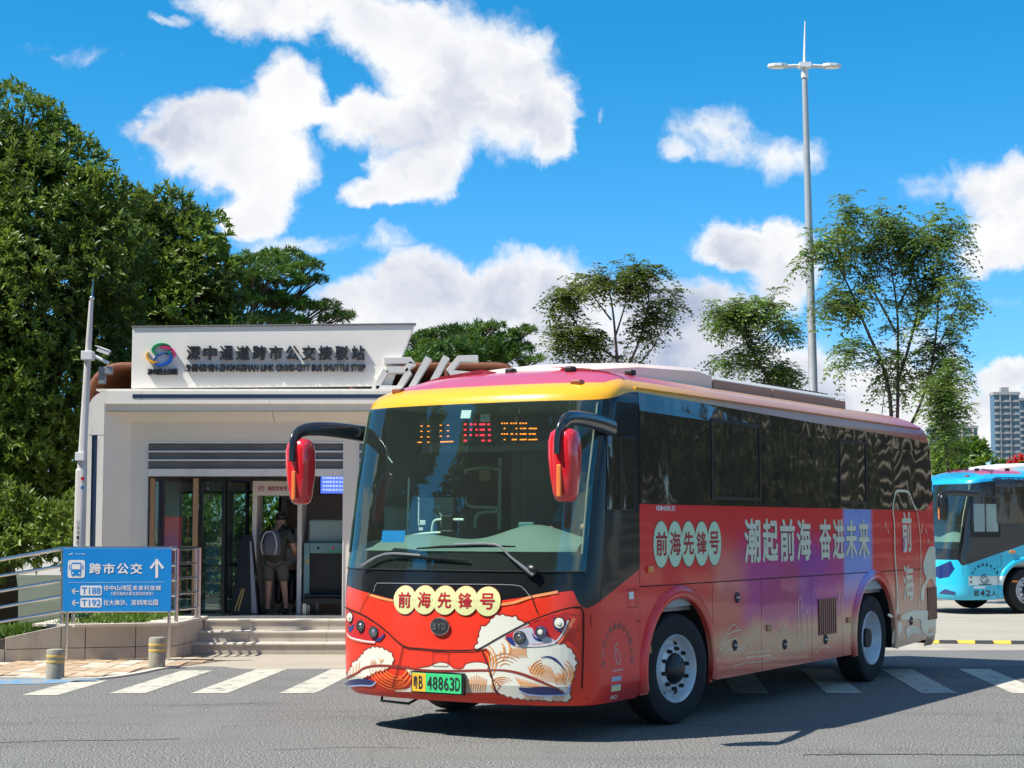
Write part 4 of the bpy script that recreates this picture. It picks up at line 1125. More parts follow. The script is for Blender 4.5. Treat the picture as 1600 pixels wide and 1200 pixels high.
def arch_poly(xa, xb, zb0, zb1, cx, rx, top, zc=.5):
    """skirt panel outline with a wheel arch cut out"""
    P = [(xa, 1.214), (xa, zb0)]
    a0 = math.asin(max(-1, min(1, (zb0-zc)/(top-zc))))
    for i in range(25):
        a = math.pi - a0 - (math.pi-2*a0)*i/24
        P.append((cx+rx*math.cos(a), zc+(top-zc)*math.sin(a)))
    P += [(xb, zb1), (xb, 1.214)]
    return P
def wheel(root, x, y, steer=0.0, name='wheel', full=True, rear=False):
    w = empty(name, (x, -y, .5)); w.parent = root; w.rotation_euler = (0, 0, steer); w.scale = (.955, .955, .955); w.location.z = .482
    s = 1 if y > 0 else -1
    ty = MB(); prof = [(.30, -.13), (.36, -.145), (.44, -.15), (.485, -.135), (.50, -.10), (.503, 0), (.50, .10), (.485, .135), (.44, .15), (.36, .145), (.30, .13)]
    ty.lathe(prof, 48, axis='y', cap=False); t = ty.build('tyre', M_blackrub, w, smooth=45)
    for k in range(4):
        gm = MB(); gm.lathe([(.5042, -.075+.05*k-.006), (.5042, -.075+.05*k+.006)], 48, axis='y', cap=False); gm.build('tread_groove', M_dark, w)
    f = -s    # outward direction in Blender y (coach y is flipped)
    rm = MB()
    if rear: pr = [(.315, .13), (.305, .145), (.29, .13), (.27, .02), (.25, -.02), (.12, -.03), (.12, .03), (.0001, .03)]
    else: pr = [(.315, .13), (.305, .145), (.285, .13), (.265, .06), (.255, .045), (.225, .055), (.20, .10), (.165, .11), (.145, .11), (.145, .06)]
    rm.lathe([(r, h*f) for r, h in pr], 48, axis='y', cap=False); rm.build('rim', M_rim, w, smooth=40)
    hb = MB()
    if not rear:
        hb.lathe([(.143, .05*f), (.143, .115*f), (.12, .15*f), (.06, .17*f), (.0001, .172*f)], 32, axis='y', cap=False); hb.build('hub_cap', M_black, w, smooth=40)
        for k in range(10):
            a = 2*math.pi*k/10+.2; nb = MB(); c = (.182*math.cos(a), 0, .182*math.sin(a))
            nb.lathe([(.019, .10*f), (.019, .135*f), (.012, .15*f), (.0001, .15*f)], 6, c, 'y', cap=False); nb.build('wheel_nut', M_nut, w)
        for k in range(8):
            a = 2*math.pi*(k+.5)/8; nb = MB(); c = Vector((.243*math.cos(a), .053*f, .243*math.sin(a)))
            M_ = Matrix.Rotation(-a, 3, 'Y')
            nb.add([c + M_ @ Vector((math.cos(q)*.014, .004*f, math.sin(q)*.03)) for q in [i*math.pi/6 for i in range(12)]], [tuple(range(12))]); nb.build('vent_hole', M_dark, w)
    else:
        hb.lathe([(.11, .03*f), (.11, .10*f), (.0001, .11*f)], 24, axis='y', cap=False); hb.build('hub_cap', M_nut, w, smooth=40)
    return w

def make_coach(bus, label, group, paint, full=True):
    root = empty('coach', bus.o, math.pi/2-bus.yaw, label=label, cat='bus', group=group)
    def bd(mb, name, m_, parent=None, **kw): return mb.build(name, m_, parent or root, **kw)
    make_shell(root, paint)
    # ---- skirts made of hatch panels
    FX, RX = 1.95, 6.84
    panels = [('wheel_arch_panel', arch_poly(1.2+.004, 2.625, .31, .33, FX, .64, 1.10)),
              ('luggage_hatch', [(2.635, 1.214), (2.635, .33), (3.72, .335), (3.72, 1.214)]),
              ('luggage_hatch', [(3.73, 1.214), (3.73, .335), (5.0, .34), (5.0, 1.214)]),
              ('service_hatch', [(5.01, 1.214), (5.01, .34), (5.86, .345), (5.86, 1.214)]),
              ('wheel_arch_panel', arch_poly(5.87, 7.53, .345, .33, RX, .62, 1.14)),
              ('engine_hatch', [(7.54, 1.214), (7.54, .33), (8.42, .365), (8.42, 1.214)]),
              ('engine_hatch', [(8.43, 1.214), (8.43, .367), (8.596, .375), (8.596, 1.214)])]
    for sgn in (1, -1):
        for nm, P in panels:
            mb = MB(True); mb.prism(P, lambda u, v: (u, sgn*1.2495, v), lambda u, v: (u, sgn*1.222, v)); bd(mb, nm, paint)
        # arch lips
        for cx, rx, top in ((FX, .64, 1.10), (RX, .62, 1.14)):
            mb = MB(True); pts = []
            for i in range(29):
                a = math.pi*1.08 - math.pi*1.16*i/28
                pts.append((cx, rx, top, a))
            secs = [(1.0, .0), (1.0, .02), (1.04, .034), (1.10, .030), (1.17, .008), (1.175, .0)]
            vs = []
            for (cx_, rx_, tp, a) in pts:
                for k, d in secs:
                    vs.append((cx_+(rx_*k)*math.cos(a), sgn*(1.2495+d), max(.32, .5+((tp-.5)*1.0+rx_*(k-1))*math.sin(a))))
            m6 = len(secs); fs = [(i*m6+j, i*m6+j+1, (i+1)*m6+j+1, (i+1)*m6+j) for i in range(28) for j in range(m6-1)]
            mb.add(vs, fs); bd(mb, 'arch_lip', paint, smooth=50)
            mb = MB(True); vs = []
            for (cx_, rx_, tp, a) in pts:
                for yy in (1.2215, .80):
                    vs.append((cx_+rx_*1.012*math.cos(a), sgn*yy, max(.3, .5+(tp-.494)*math.sin(a))))
            vs2 = [(i*2, i*2+1, i*2+3, i*2+2) for i in range(28)]
            mb.add(vs, vs2); bd(mb, 'wheel_housing', M_dark)
    # ---- underbody
    mb = MB(True); mb.box((.5, -.78, .34), (9.0, .78, 1.0)); mb.box((2.66, -1.2, .36), (6.1, 1.2, 1.0)); mb.box((.6, -1.15, .36), (1.22, 1.15, 1.0)); mb.box((7.56, -1.2, .42), (8.9, 1.2, 1.0))
    bd(mb, 'chassis', M_dark)
    mb = MB(True); mb.tube([(FX, -1, .48), (FX, 1, .48)], .07, n=10); mb.tube([(RX, -1, .5), (RX, 1, .5)], .09, n=10); mb.sphere((RX, 0, .5), .22); mb.tube([(1.0, -.5, .33), (1.2, -.3, .30), (1.2, .4, .3)], .02, n=6); bd(mb, 'axle', M_nut, smooth=40)
    st = -R(9) if full else 0.0
    wheel(root, FX, 1.10, st); wheel(root, FX, -1.10, st)
    wheel(root, RX, 1.08, rear=True); wheel(root, RX, -1.08, rear=True)
    # ---- windscreen
    def grid_front(mb, u0, u1, z0, z1, d, nu=24, nz=14):
        vs = []
        for i in range(nz+1):
            z = z0+(z1-z0)*i/nz
            for k in range(nu+1):
                vs.append(fmap((u0+(u1-u0)*k/nu)*wf(z), z, d))
        mb.add(vs, [(i*(nu+1)+k, i*(nu+1)+k+1, (i+1)*(nu+1)+k+1, (i+1)*(nu+1)+k) for i in range(nz) for k in range(nu)])
    mb = MB(True); grid_front(mb, -.955, .955, 1.36, 2.765, .007); bd(mb, 'windscreen', M_shield, smooth=60)
    rimw = MB(True)
    pth = [fmap(u*wf(1.36), 1.36, .006) for u in np.linspace(-.955, .955, 24)]; rimw.tube(pth, .006, n=5)
    bd(rimw, 'windscreen_seal', M_black)
    for u in (.93, -.93):
        mb = MB(True); mb.tube([fmap(u*wf(z), z, .010) for z in np.linspace(1.5, 2.74, 16)], .011, n=6, sx=.5); bd(mb, 'pillar_trim', mat('pale_green_trim', (.42, .50, .34), .4) if 'pale_green_trim' not in bpy.data.materials else bpy.data.materials['pale_green_trim'], smooth=40)
    # ---- side glazing
    wz_top = lambda x: float(np.interp(x, [1.2, 2.5, 5.7, 6.7, 7.5, 8.3, 8.9], [2.865, 2.845, 2.79, 2.78, 2.77, 2.76, 2.70]))
    cuts = [1.2, 2.53, 3.78, 4.80, 5.73, 6.70, 7.48, 8.22]
    for sgn in (1, -1):
        for a, b in zip(cuts[:-1], cuts[1:]):
            P = [(a+.006, 1.915), (b-.006, 1.915), (b-.006, wz_top(b)), (a+.006, wz_top(a))]
            mb = MB(True); vs = []
            for i in range(7):
                t = i/6
                for x in (a+.006, b-.006):
                    z = 1.915+(wz_top(x)-1.915)*t; vs += [(x, sgn*(side_y(x, z)+.008), z), (x, sgn*(side_y(x, z)-.02), z)]
            mb.add(vs, [q for i in range(6) for q in ((4*i, 4*i+2, 4*i+6, 4*i+4), (4*i, 4*i+4, 4*i+5, 4*i+1), (4*i+2, 4*i+3, 4*i+7, 4*i+6))] + [(24, 26, 27, 25), (0, 1, 3, 2)])
            w = bd(mb, 'window', M_tint)
            if a in (2.53, 5.73):     # opening sash
                fr = MB(True); q0, q1, s0, s1 = a+.07, b-.07, 1.97, wz_top(a)-.13
                for bx in ((q0, s0, q1, s0+.03), (q0, s1-.03, q1, s1), (q0, s0+.03, q0+.03, s1-.03), (q1-.03, s0+.03, q1, s1-.03)):
                    fr.box((bx[0], sgn*1.252, bx[1]), (bx[2], sgn*1.268, bx[3]))
                fr.build('sash', M_black, w)
        P = [(8.226, 1.915), (8.62, 1.915), (9.02, 2.10), (9.10, 2.3), (9.04, 2.6), (8.86, 2.73), (8.226, 2.755)]
        mb = MB(True); slab2d(mb, poly_cut(P, .12), lambda u, v: (u, sgn*(side_y(u, v)+.008), v)); bd(mb, 'window', M_tint, fix=False)
        # driver's quarter: opening window within the black print
        P = [(.62, 1.86), (1.10, 1.86), (1.10, 2.47), (.66, 2.47)]
        mb = MB(True); slab2d(mb, soup_cut(([p for p in P], [(0, 1, 2, 3)]), .06), lambda u, v: (u, sgn*(side_y(u, v)+.004), v)); dwn = bd(mb, 'driver_window', M_tint)
        mb = MB(True)
        for rb in ([(.86, 1.86), (.86, 2.47)],):
            slab2d(mb, ribbon(rb, .02), lambda u, v: (u, sgn*(side_y(u, v)+.007), v))
        slab2d(mb, ribbon(smooth_line(P, 3, True) if False else P, .02, True), lambda u, v: (u, sgn*(side_y(u, v)+.007), v))
        mb.build('driver_window_frame', M_black, dwn)
    mb = MB(True); mb.box((9.21, -.95, 1.95), (9.262, .95, 2.68)); bd(mb, 'rear_window', M_tint, bevel=.01)
    # long glossy moulding between roof and glazing
    mb = MB(True)
    for sgn in (1, -1): mb.tube([(x, sgn*1.215, 2.905) for x in np.linspace(1.2, 8.6, 12)], .012, n=6)
    bd(mb, 'roof_gutter', paint, smooth=40)
    # ---- roof unit
    def loft(secs, nm, m_):
        mb = MB(True); k = len(secs[0]); vs = [p for s_ in secs for p in s_]
        mb.add(vs, [(i*k+j, i*k+j+1, (i+1)*k+j+1, (i+1)*k+j) for i in range(len(secs)-1) for j in range(k-1)] + [tuple(range(k)), tuple((len(secs)-1)*k+j for j in reversed(range(k)))])
        return bd(mb, nm, m_, smooth=35)
    def sec(x, w, z, zb=2.95):
        return [(x, -w, zb), (x, -w, z-.05), (x, -w+.06, z-.012), (x, -w+.2, z), (x, 0, z+.02), (x, w-.2, z), (x, w-.06, z-.012), (x, w, z-.05), (x, w, zb)]
    M_pod = mat('roof_pod_pink', (.84, .66, .56), .35, coat=.3, var=.05) if full else M_white
    M_pod2 = mat('roof_unit_grey', (.50, .50, .47), .5, var=.08, dirt=((.25, .22, .18), .5)) if full else M_white
    M_pod3 = mat('roof_unit_side', (.36, .20, .14), .4) if full else M_white
    loft([sec(1.35, .42, 3.10), sec(1.6, .62, 3.17), sec(2.1, .78, 3.22), sec(2.75, .86, 3.24), sec(3.1, .90, 3.25), sec(3.40, .90, 3.225)], 'roof_pod', M_pod)
    u_ = loft([sec(3.42, .88, 3.205), sec(6.6, .88, 3.22), sec(7.0, .84, 3.18)], 'air_conditioner', M_pod2)
    for sgn in (1, -1):
        mb = MB(True)
        for a, b in ((3.43, 4.86), (4.88, 6.95)): mb.box((a, sgn*.875, 2.96), (b, sgn*.905, 3.15))
        mb.build('side_grille', M_pod3, u_, bevel=.006)
    mb = MB(True)
    for k in range(14): mb.box((5.2+k*.12, .3, 3.215), (5.26+k*.12, .74, 3.237))
    mb.build('cooling_slots', M_dark, u_)
    mb = MB(True); mb.box((7.6, -.35, 3.02), (8.1, .35, 3.09)); bd(mb, 'roof_hatch', M_redgloss if full else M_white, bevel=.02)
    for y in (-.92, .92):
        q = fmap(y*.98, 2.9, .02) if False else Vector((front_x(y, 2.915), y, 2.915)); mb = MB(True); mb.box((q.x-.02, q.y-.05, q.z-.01), (q.x+.06, q.y+.05, q.z+.035)); bd(mb, 'marker_lamp', mat('smoky_lamp', (.25, .08, .04), .3), bevel=.012)
    for y, x in ((.62, 1.12), (-.1, 1.3), (.9, 1.7)):
        mb = MB(True); mb.box((x-.03, y-.04, 3.06), (x+.06, y+.04, 3.14 if abs(y) < .5 else 3.11)); bd(mb, 'roof_fitting', M_nut, bevel=.015)
    # ---- mirrors
    def mirror(sgn, cx, cy, cz):
        mr = empty('mirror', (0, 0, 0)); mr.parent = root
        V = lambda x, y, z: (x, sgn*y, z)
        mb = MB(True)
        path = smooth_line3([V(.78, 1.22, 2.54), V(.45, 1.27, 2.565), V((.4+cx)/2, (1.28+cy)/2, 2.575), V(cx+.05, cy, 2.56), V(cx-.07, cy+.01, 2.50), V(cx-.112, cy, 2.40), V(cx-.118, cy, 2.28)], 5)
        nP = len(path); rs = [.078-.040*min(1, i/(nP-1)*1.1) for i in range(nP)]
        mb.tube(path, rs, n=12, sx=.62); mb.build('mirror_arm', M_blackgloss, mr, smooth=50)
        # housing: lofted rounded shell
        mb = MB(True); secs = []
        for t, w, d in ((0, .05, .03), (.03, .080, .055), (.12, .094, .075), (.35, .112, .092), (.6, .124, .10), (.82, .122, .10), (.94, .102, .085), (.985, .07, .05), (1, .03, .025)):
            z = cz-.285+.57*t; tilt = (t-.5)*-.02
            secs.append([(cx+tilt+d*math.copysign(abs(math.cos(a))**.62, math.cos(a)), sgn*(cy+w*math.copysign(abs(math.sin(a))**.62, math.sin(a))), z) for a in [2*math.pi*i/20 for i in range(20)]])
        k = 20; vs = [p for s_ in secs for p in s_]
        mb.add(vs, [(i*k+j, i*k+(j+1) % k, (i+1)*k+(j+1) % k, (i+1)*k+j) for i in range(len(secs)-1) for j in range(k)] + [tuple(range(k)), tuple((len(secs)-1)*k+j for j in reversed(range(k)))])
        mb.build('mirror_housing', M_redgloss if full else M_black, mr, smooth=60)
        mb = MB(True); mb.prism([(-.016, -.22)] + [(.0+.016*math.cos(a), -.02+.016*math.sin(a)) for a in [0, .6, 1.2, 1.9, 2.5, 3.14]][::1] + [], lambda u, v: (cx-.103+v*-.01, sgn*(cy+u), cz+v), lambda u, v: (cx-.085, sgn*(cy+u), cz+v)) if False else mb.box((cx-.106, sgn*(cy-.020), cz-.25), (cx-.08, sgn*(cy+.020), cz+.0))
        mb.build('indicator', M_amberflat, mr, bevel=.008)
    if full:
        (mx1, mz1) = bus.spx(883, 730, 1.36); mirror(1, mx1, 1.36, 2.20)
        (mx2, mz2) = bus.spx(470, 735, -1.40); mirror(-1, mx2, 1.40, 2.20)
    else:
        mirror(1, -.1, 1.30, 2.25); mirror(-1, -.1, 1.38, 2.25)
    # ---- interior
    mb = MB(True)
    mb.box((.7, -1.17, .98), (9.0, 1.17, 1.02)); bd(mb, 'cabin_floor', M_floor)
    mb = MB(True)
    for sgn in (1, -1): mb.box((.92, sgn*1.19, 1.02), (8.9, sgn*1.21, 1.90))
    mb.box((.75, -1.12, 2.78), (8.9, 1.12, 2.8)); mb.box((8.9, -1.17, 1.0), (8.95, 1.17, 2.78)); bd(mb, 'cabin_lining', mat('cabin_grey', (.42, .45, .43), .8) if 'cabin_grey' not in bpy.data.materials else bpy.data.materials['cabin_grey'])
    for sgn in (1, -1):
        mb = MB(True); mb.box((.92, sgn*1.16, 1.90), (8.9, sgn*1.20, 2.78)); bd(mb, 'inner_glazing', mat('inner_dark_pane', (.10, .14, .14), .25) if 'inner_dark_pane' not in bpy.data.materials else bpy.data.materials['inner_dark_pane'])
    # dashboard
    mb = MB(True); rows = []
    for i in range(9):
        x = .22+.09*i; z = [1.48, 1.50, 1.515, 1.53, 1.54, 1.545, 1.53, 1.48, 1.30][i]
        rows.append([(max(x, front_x(y, 1.5)+.04), y, z + (.17*math.exp(-((y-.60)/.45)**2)+.09*math.exp(-((y+.55)/.45)**2)+.03)*math.sin(math.pi*min(1, i/7.5))) for y in np.linspace(-1.12, 1.12, 30)])
    k = 30; mb.add([p for r_ in rows for p in r_], [(i*k+j, i*k+j+1, (i+1)*k+j+1, (i+1)*k+j) for i in range(8) for j in range(k-1)])
    bd(mb, 'dashboard', mat('dash_grey_green', (.17, .23, .20), .7) if 'dash_grey_green' not in bpy.data.materials else bpy.data.materials['dash_grey_green'], smooth=60)
    mb = MB(True); c = Vector((.98, .66, 1.58)); tl = Matrix.Rotation(R(-28), 3, 'Y')
    ringp = [c + tl @ Vector((.22*math.cos(a), .22*math.sin(a), 0)) for a in [2*math.pi*i/28 for i in range(29)]]
    mb.tube(ringp, .014, n=8, cap=False); [mb.tube([c, c + tl @ Vector((.21*math.cos(a), .21*math.sin(a), 0))], .014, n=6) for a in (.5, 2.6, 4.7)]; mb.tube([c, (.8, .66, 1.3)], .03, n=8)
    bd(mb, 'steering_wheel', M_black, smooth=50)
    def seat(x, y, w=.46, mat_=None):
        mb = MB(True); mb.box((x-.25, y-w/2, 1.38), (x+.22, y+w/2, 1.50)); mb.box((x+.14, y-w/2, 1.5), (x+.28, y+w/2, 2.05)); mb.box((x+.15, y-w*.3, 2.05), (x+.27, y+w*.3, 2.22)); mb.box((x-.1, y-.08, 1.02), (x+.1, y+.08, 1.38))
        return bd(mb, 'seat', mat_ or M_seat, bevel=.03)
    seat(1.48, .66)
    if full:
        for i in range(7):
            for y in (-.95, -.48, .48, .95): seat(2.7+.85*i, y, .43)
    # curtains: pleated cloth behind the driver and beside the windscreen
    def curtain(P0, P1, z0, z1, n_, amp, nm='curtain'):
        mb = MB(True); P0 = Vector(P0); P1 = Vector(P1); d = (P1-P0); nn = Vector((-d.y, d.x, 0)).normalized(); vs = []
        for zz in (z0, (z0*2+z1)/3, z1):
            for i in range(n_*6+1):
                t = i/(n_*6); f = 1.0 if zz < z1 else .55
                p = P0+d*t+nn*(amp*f*math.sin(2*math.pi*n_*t+zz*.6)); vs.append((p.x, p.y, zz))
        k = n_*6+1; mb.add(vs, [(i*k+j, i*k+j+1, (i+1)*k+j+1, (i+1)*k+j) for i in range(2) for j in range(k-1)]); bd(mb, nm, M_curt, smooth=60)
    curtain((1.86, -.42, 0), (1.86, 1.12, 0), 1.1, 2.62, 14, .035)
    curtain((.62, 1.06, 0), (.95, 1.15, 0), 1.55, 2.62, 5, .02)
    if full:
        # rails, panels and fittings seen through the windscreen
        def ip(X_, Y_, x):      # cabin point seen at 3.9x crop coordinates from (530,600), on the plane x
            C = bus.loc(Vector((0, 0, CAM_H))); r = ray(530+X_/3.9, 600+Y_/3.9); r = Vector((r.dot(bus.d), r.dot(bus.n), r.z)); P = C+r*((x-C.x)/r.x); return (x, P.y, P.z)
        def rl(L, x, w, nm='grab_rail', m_=M_railpale):
            mb = MB(True); mb.tube(smooth_line3([ip(a, b, x) for a, b in L], 4) if len(L) > 2 else [ip(a, b, x) for a, b in L], w, n=8); return bd(mb, nm, m_, smooth=50)
        def bxp(X0, Y0, X1, Y1, x, nm, m_, t=.04):
            a = ip(X0, Y1, x); b = ip(X1, Y0, x); mb = MB(True); mb.box((x, a[1], a[2]), (x+t, b[1], b[2])); return bd(mb, nm, m_, bevel=.008)
        rl([(568, 905), (572, 860), (600, 828), (760, 828)], .98, .014); rl([(440, 925), (520, 912), (620, 905)], .8, .012)
        rl([(980, 450), (975, 890)], 1.45, .018, m_=M_railteal); rl([(770, 520), (768, 700), (800, 745), (890, 750), (975, 756)], 1.4, .014); rl([(780, 520), (880, 512), (975, 520)], 1.4, .014, m_=M_railteal)
        rl([(828, 880), (832, 810), (870, 782), (970, 776)], 1.3, .016, m_=M_railteal); rl([(425, 570), (412, 930)], 1.0, .010); rl([(487, 690), (485, 890)], .95, .009); rl([(325, 680), (318, 850)], 1.3, .008)
        bxp(490, 690, 690, 900, 1.15, 'partition_panel', M_part); bxp(620, 800, 690, 892, .96, 'ticket_machine', M_black, .1); bxp(735, 545, 850, 700, 1.35, 'seat_screen', M_black); bxp(850, 520, 916, 590, 1.33, 'tan_notice', M_tan, .02)
        bxp(608, 484, 975, 690, 2.4, 'brown_bulkhead', M_bulk, .03); bxp(1090, 842, 1182, 912, .84, 'dash_tablet', M_part2, .05); rl([(1065, 980), (1085, 920)], .8, .012, 'tablet_stalk', M_black); bxp(490, 830, 525, 860, .93, 'ticket_label', M_whprint, .01); bxp(485, 875, 510, 895, .93, 'ticket_label', M_whprint, .01)
        rl([(285, 430), (325, 480)], .75, .006); bxp(855, 180, 912, 230, .56, 'dash_camera', M_railteal, .03)
        mb = MB(True); mb.box((.62, .30, 2.31), (.72, .34, 2.36)) if False else mb.box((.60, -.06, 2.62), (.66, .02, 2.68)); bd(mb, 'dash_camera', M_black, bevel=.008)
        mb = MB(True); slab2d(mb, ribbon([bus.fpx(596, 838), bus.fpx(632, 838)], .10), lambda u, v: fmap(u, v, -.005)); bd(mb, 'windscreen_sticker', M_signblue)
        mb = MB(True); slab2d(mb, ribbon([bus.fpx(720, 647), bus.fpx(735, 647)], .07), lambda u, v: fmap(u, v, -.004)); bd(mb, 'windscreen_sticker', M_whprint)
        # destination display
        mb = MB(True); a = bus.fpx(645, 700); b = bus.fpx(850, 655)
        mb.box((.62, a[0]-.1, 2.36), (.72, 1.0, 2.66)); bd(mb, 'display_box', M_black, bevel=.01)
        O, Rr = MB(True), MB(True)
        rgn = random.Random(4)
        def px2led(X_, Y_):
            px, py = 560+X_/4.211, 560+Y_/4.211
            C = bus.loc(Vector((0, 0, CAM_H))); r = ray(px, py); r = Vector((r.dot(bus.d), r.dot(bus.n), r.z)); P = C+r*((.612-C.x)/r.x); return P.y, P.z
        def dot(mb, X_, Y_, w, h=7):
            (y0, z0), (y1, z1) = px2led(X_-w/2, Y_+h/2), px2led(X_+w/2, Y_-h/2)
            mb.box((.608, y0, z0), (.614, y1, z1))
        for X_ in (415, 460): [dot(O, X_, Y_, 11) for Y_ in (445, 480, 517)]
        dot(O, 403, 552, 24); dot(O, 461, 552, 11)
        for X_ in (542, 590): [dot(O, X_, Y_, 11) for Y_ in (440, 476, 512)]
        dot(O, 582, 548, 82, 10)
        for Y_, xs_ in ((434, [(703, 14), (742, 12), (768, 12), (815, 36), (857, 14)]), (469, [(703, 14), (740, 10), (778, 10), (815, 30), (862, 14)]), (505, [(703, 14), (740, 10), (778, 10), (815, 30), (862, 14)]), (541, [(703, 16), (821, 18), (862, 16)])):
            for X_, w in xs_: dot(Rr, X_, Y_, w, 11)
        for Y_, xs_ in ((427, [(945, 8), (962, 8), (979, 8), (1005, 8), (1022, 8), (1039, 8), (1066, 10), (1085, 10), (1103, 10)]), (461, [(962, 8), (1040, 8), (1068, 8), (1092, 22), (1135, 24), (1163, 22)]), (497, [(945, 8), (962, 8), (979, 8), (1010, 14), (1040, 8), (1068, 10), (1092, 26), (1130, 14), (1155, 22)]), (534, [(962, 8), (1026, 30), (1085, 44), (1148, 56)])):
            for X_, w in xs_: dot(O, X_, Y_, w, 9)
        bd(O, 'orange_led_dots', M_led_o); bd(Rr, 'red_led_dots', M_led_r)
    return root

def smooth_line3(P, k=5):
    P = [Vector(p) for p in P]; n = len(P); out = []
    for i in range(n-1):
        p0 = P[max(0, i-1)]; p1 = P[i]; p2 = P[i+1]; p3 = P[min(n-1, i+2)]
        for j in range(k):
            t = j/k
            out.append(.5*((2*p1)+(p2-p0)*t+(2*p0-5*p1+4*p2-p3)*t*t+(3*p1-p0-3*p2+p3)*t**3))
    out.append(P[-1]); return out

M_railteal = mat('teal_grab_rail', (.42, .55, .52), .4)
M_bulk = mat('brown_bulkhead', (.26, .18, .13), .6)
M_blackgloss = mat('gloss_black_arm', (.02, .024, .03), .25, coat=.4)
M_amberflat = mat('orange_strip', (.75, .20, .05), .4)
M_seat = mat('seat_cloth', (.08, .10, .14), .9)
M_curt = mat('dark_blue_curtain', (.20, .24, .28), .9)
M_railpale = mat('pale_grab_rail', (.75, .8, .76), .35)
M_part = mat('clear_partition', (.32, .38, .36), .4)
M_part2 = mat('teal_tablet', (.10, .25, .25), .5)
# tinted coach window: dark gloss pane, slightly wavy in reflection
def tint():
    m_ = bpy.data.materials.new('tinted_coach_glass'); m_.use_nodes = True; g = G(m_.node_tree); P = g.obj(); x, y, z = g.xyz(P)
    b = g.n('ShaderNodeBsdfPrincipled', ins={'Base Color': (.045, .038, .028), 'Roughness': .05, 'Specular IOR Level': .5, 'Coat Weight': .55, 'Coat Roughness': .02})
    h = g.noise(g.vm('MULTIPLY', P, (1.9, 1, .85)), 1.0, 1.5, .4)
    bn = g.n('ShaderNodeBump', ins={'Strength': .5, 'Distance': .06, 'Height': h})
    g.put(b.inputs['Normal'], bn.outputs[0]); g.put(b.inputs['Coat Normal'], bn.outputs[0])
    g.n('ShaderNodeOutputMaterial', ins={0: b.outputs[0]}); return m_
M_tint = tint()

bus = Bus((-.6179, 14.3544), .5552)
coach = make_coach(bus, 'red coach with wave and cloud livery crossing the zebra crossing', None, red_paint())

# ------------------------------------------------------------------ livery and fittings of the red coach
def fdecal(polys, name, m_, d=.003, cut=.05, parent=None, ribbon_=False, **kw):
    if 1 < len(polys) <= 12 and not kw:
        return [fdecal([P], name, m_, d, cut, parent) for P in polys]
    mb = MB(True)
    for P in polys:
        vf = soup_cut(P, cut) if isinstance(P, tuple) else poly_cut(P, cut)
        slab2d(mb, vf, lambda u, v: fmap(u, v, d))
    return mb.build(name, m_, parent or coach, fix=False, **kw)
def sdecal(vfs, name, m_, d=.003, parent=None, cut=None, **kw):
    if 1 < len(vfs) <= 12 and name != 'lettering':
        return [sdecal([P], name, m_, d, parent, cut) for P in vfs]
    if len(vfs) > 12: kw['kind'] = 'stuff'
    mb = MB(True)
    for vf in vfs:
        if not isinstance(vf, tuple): vf = poly_cut(vf, 1.0)
        slab2d(mb, vf if cut is None else soup_cut(vf, cut), lambda u, v: smap(u, v, d))
    return mb.build(name, m_, parent or coach, fix=False, **kw)
A = lambda x, y: bus.fpx(740+x/6.667, 930+y/6.667)     # right half of the nose, 6.67x
Bp = lambda x, y: bus.fpx(530+x/6.667, 930+y/6.667)    # left half, 6.67x
Z3 = lambda x, y: bus.fpx(520+x/3.81, 850+y/3.81)
FL = lambda f, P: [f(*p) for p in P]
SL = lambda f, P, k=4, c=False: [tuple(q) for q in smooth_line([Vector(f(*p)) for p in P], k, c)]

# foam clouds (cream with dark edge)
foamR = [(5, 545), (45, 505), (60, 400), (85, 330), (150, 315), (175, 260), (240, 215), (310, 205), (370, 225), (430, 225), (480, 265), (560, 295), (600, 330), (640, 400), (700, 430), (780, 470), (850, 500), (930, 515), (1010, 560), (1050, 630), (1062, 720), (1045, 820), (1010, 900), (1005, 960), (1000, 1050), (985, 1100), (880, 1098), (700, 1090), (520, 1080), (380, 1055), (260, 1015), (225, 960), (195, 860), (165, 790), (170, 740), (180, 620), (160, 560), (90, 560)]
foamL = [(100, 870), (95, 820), (110, 760), (140, 740), (145, 700), (190, 680), (220, 640), (250, 620), (265, 580), (310, 560), (350, 545), (400, 540), (450, 555), (500, 580), (545, 600), (560, 640), (562, 690), (545, 730), (480, 770), (380, 800), (260, 860), (180, 900), (120, 900)]
foamM = [(435, 735), (450, 728), (480, 745), (520, 735), (575, 728), (600, 715), (640, 702), (690, 712), (720, 740), (775, 740), (790, 715), (830, 703), (880, 702), (920, 715), (935, 745), (950, 800), (970, 885), (380, 880), (420, 860), (460, 850), (470, 790), (440, 760)]
P_R = scallop(SL(A, foamR, 2, True)); P_L = scallop(SL(Bp, foamL, 2, True)); P_M = SL(Z3, foamM, 2, True)
wd = fdecal([ribbon(P_R, .012, True), ribbon(P_L, .012, True), ribbon(P_M, .010, True)], 'cloud_outline_print', M_wavered, .0036)
fdecal([P_R, P_L, P_M], 'cloud_print', M_foam, .003)
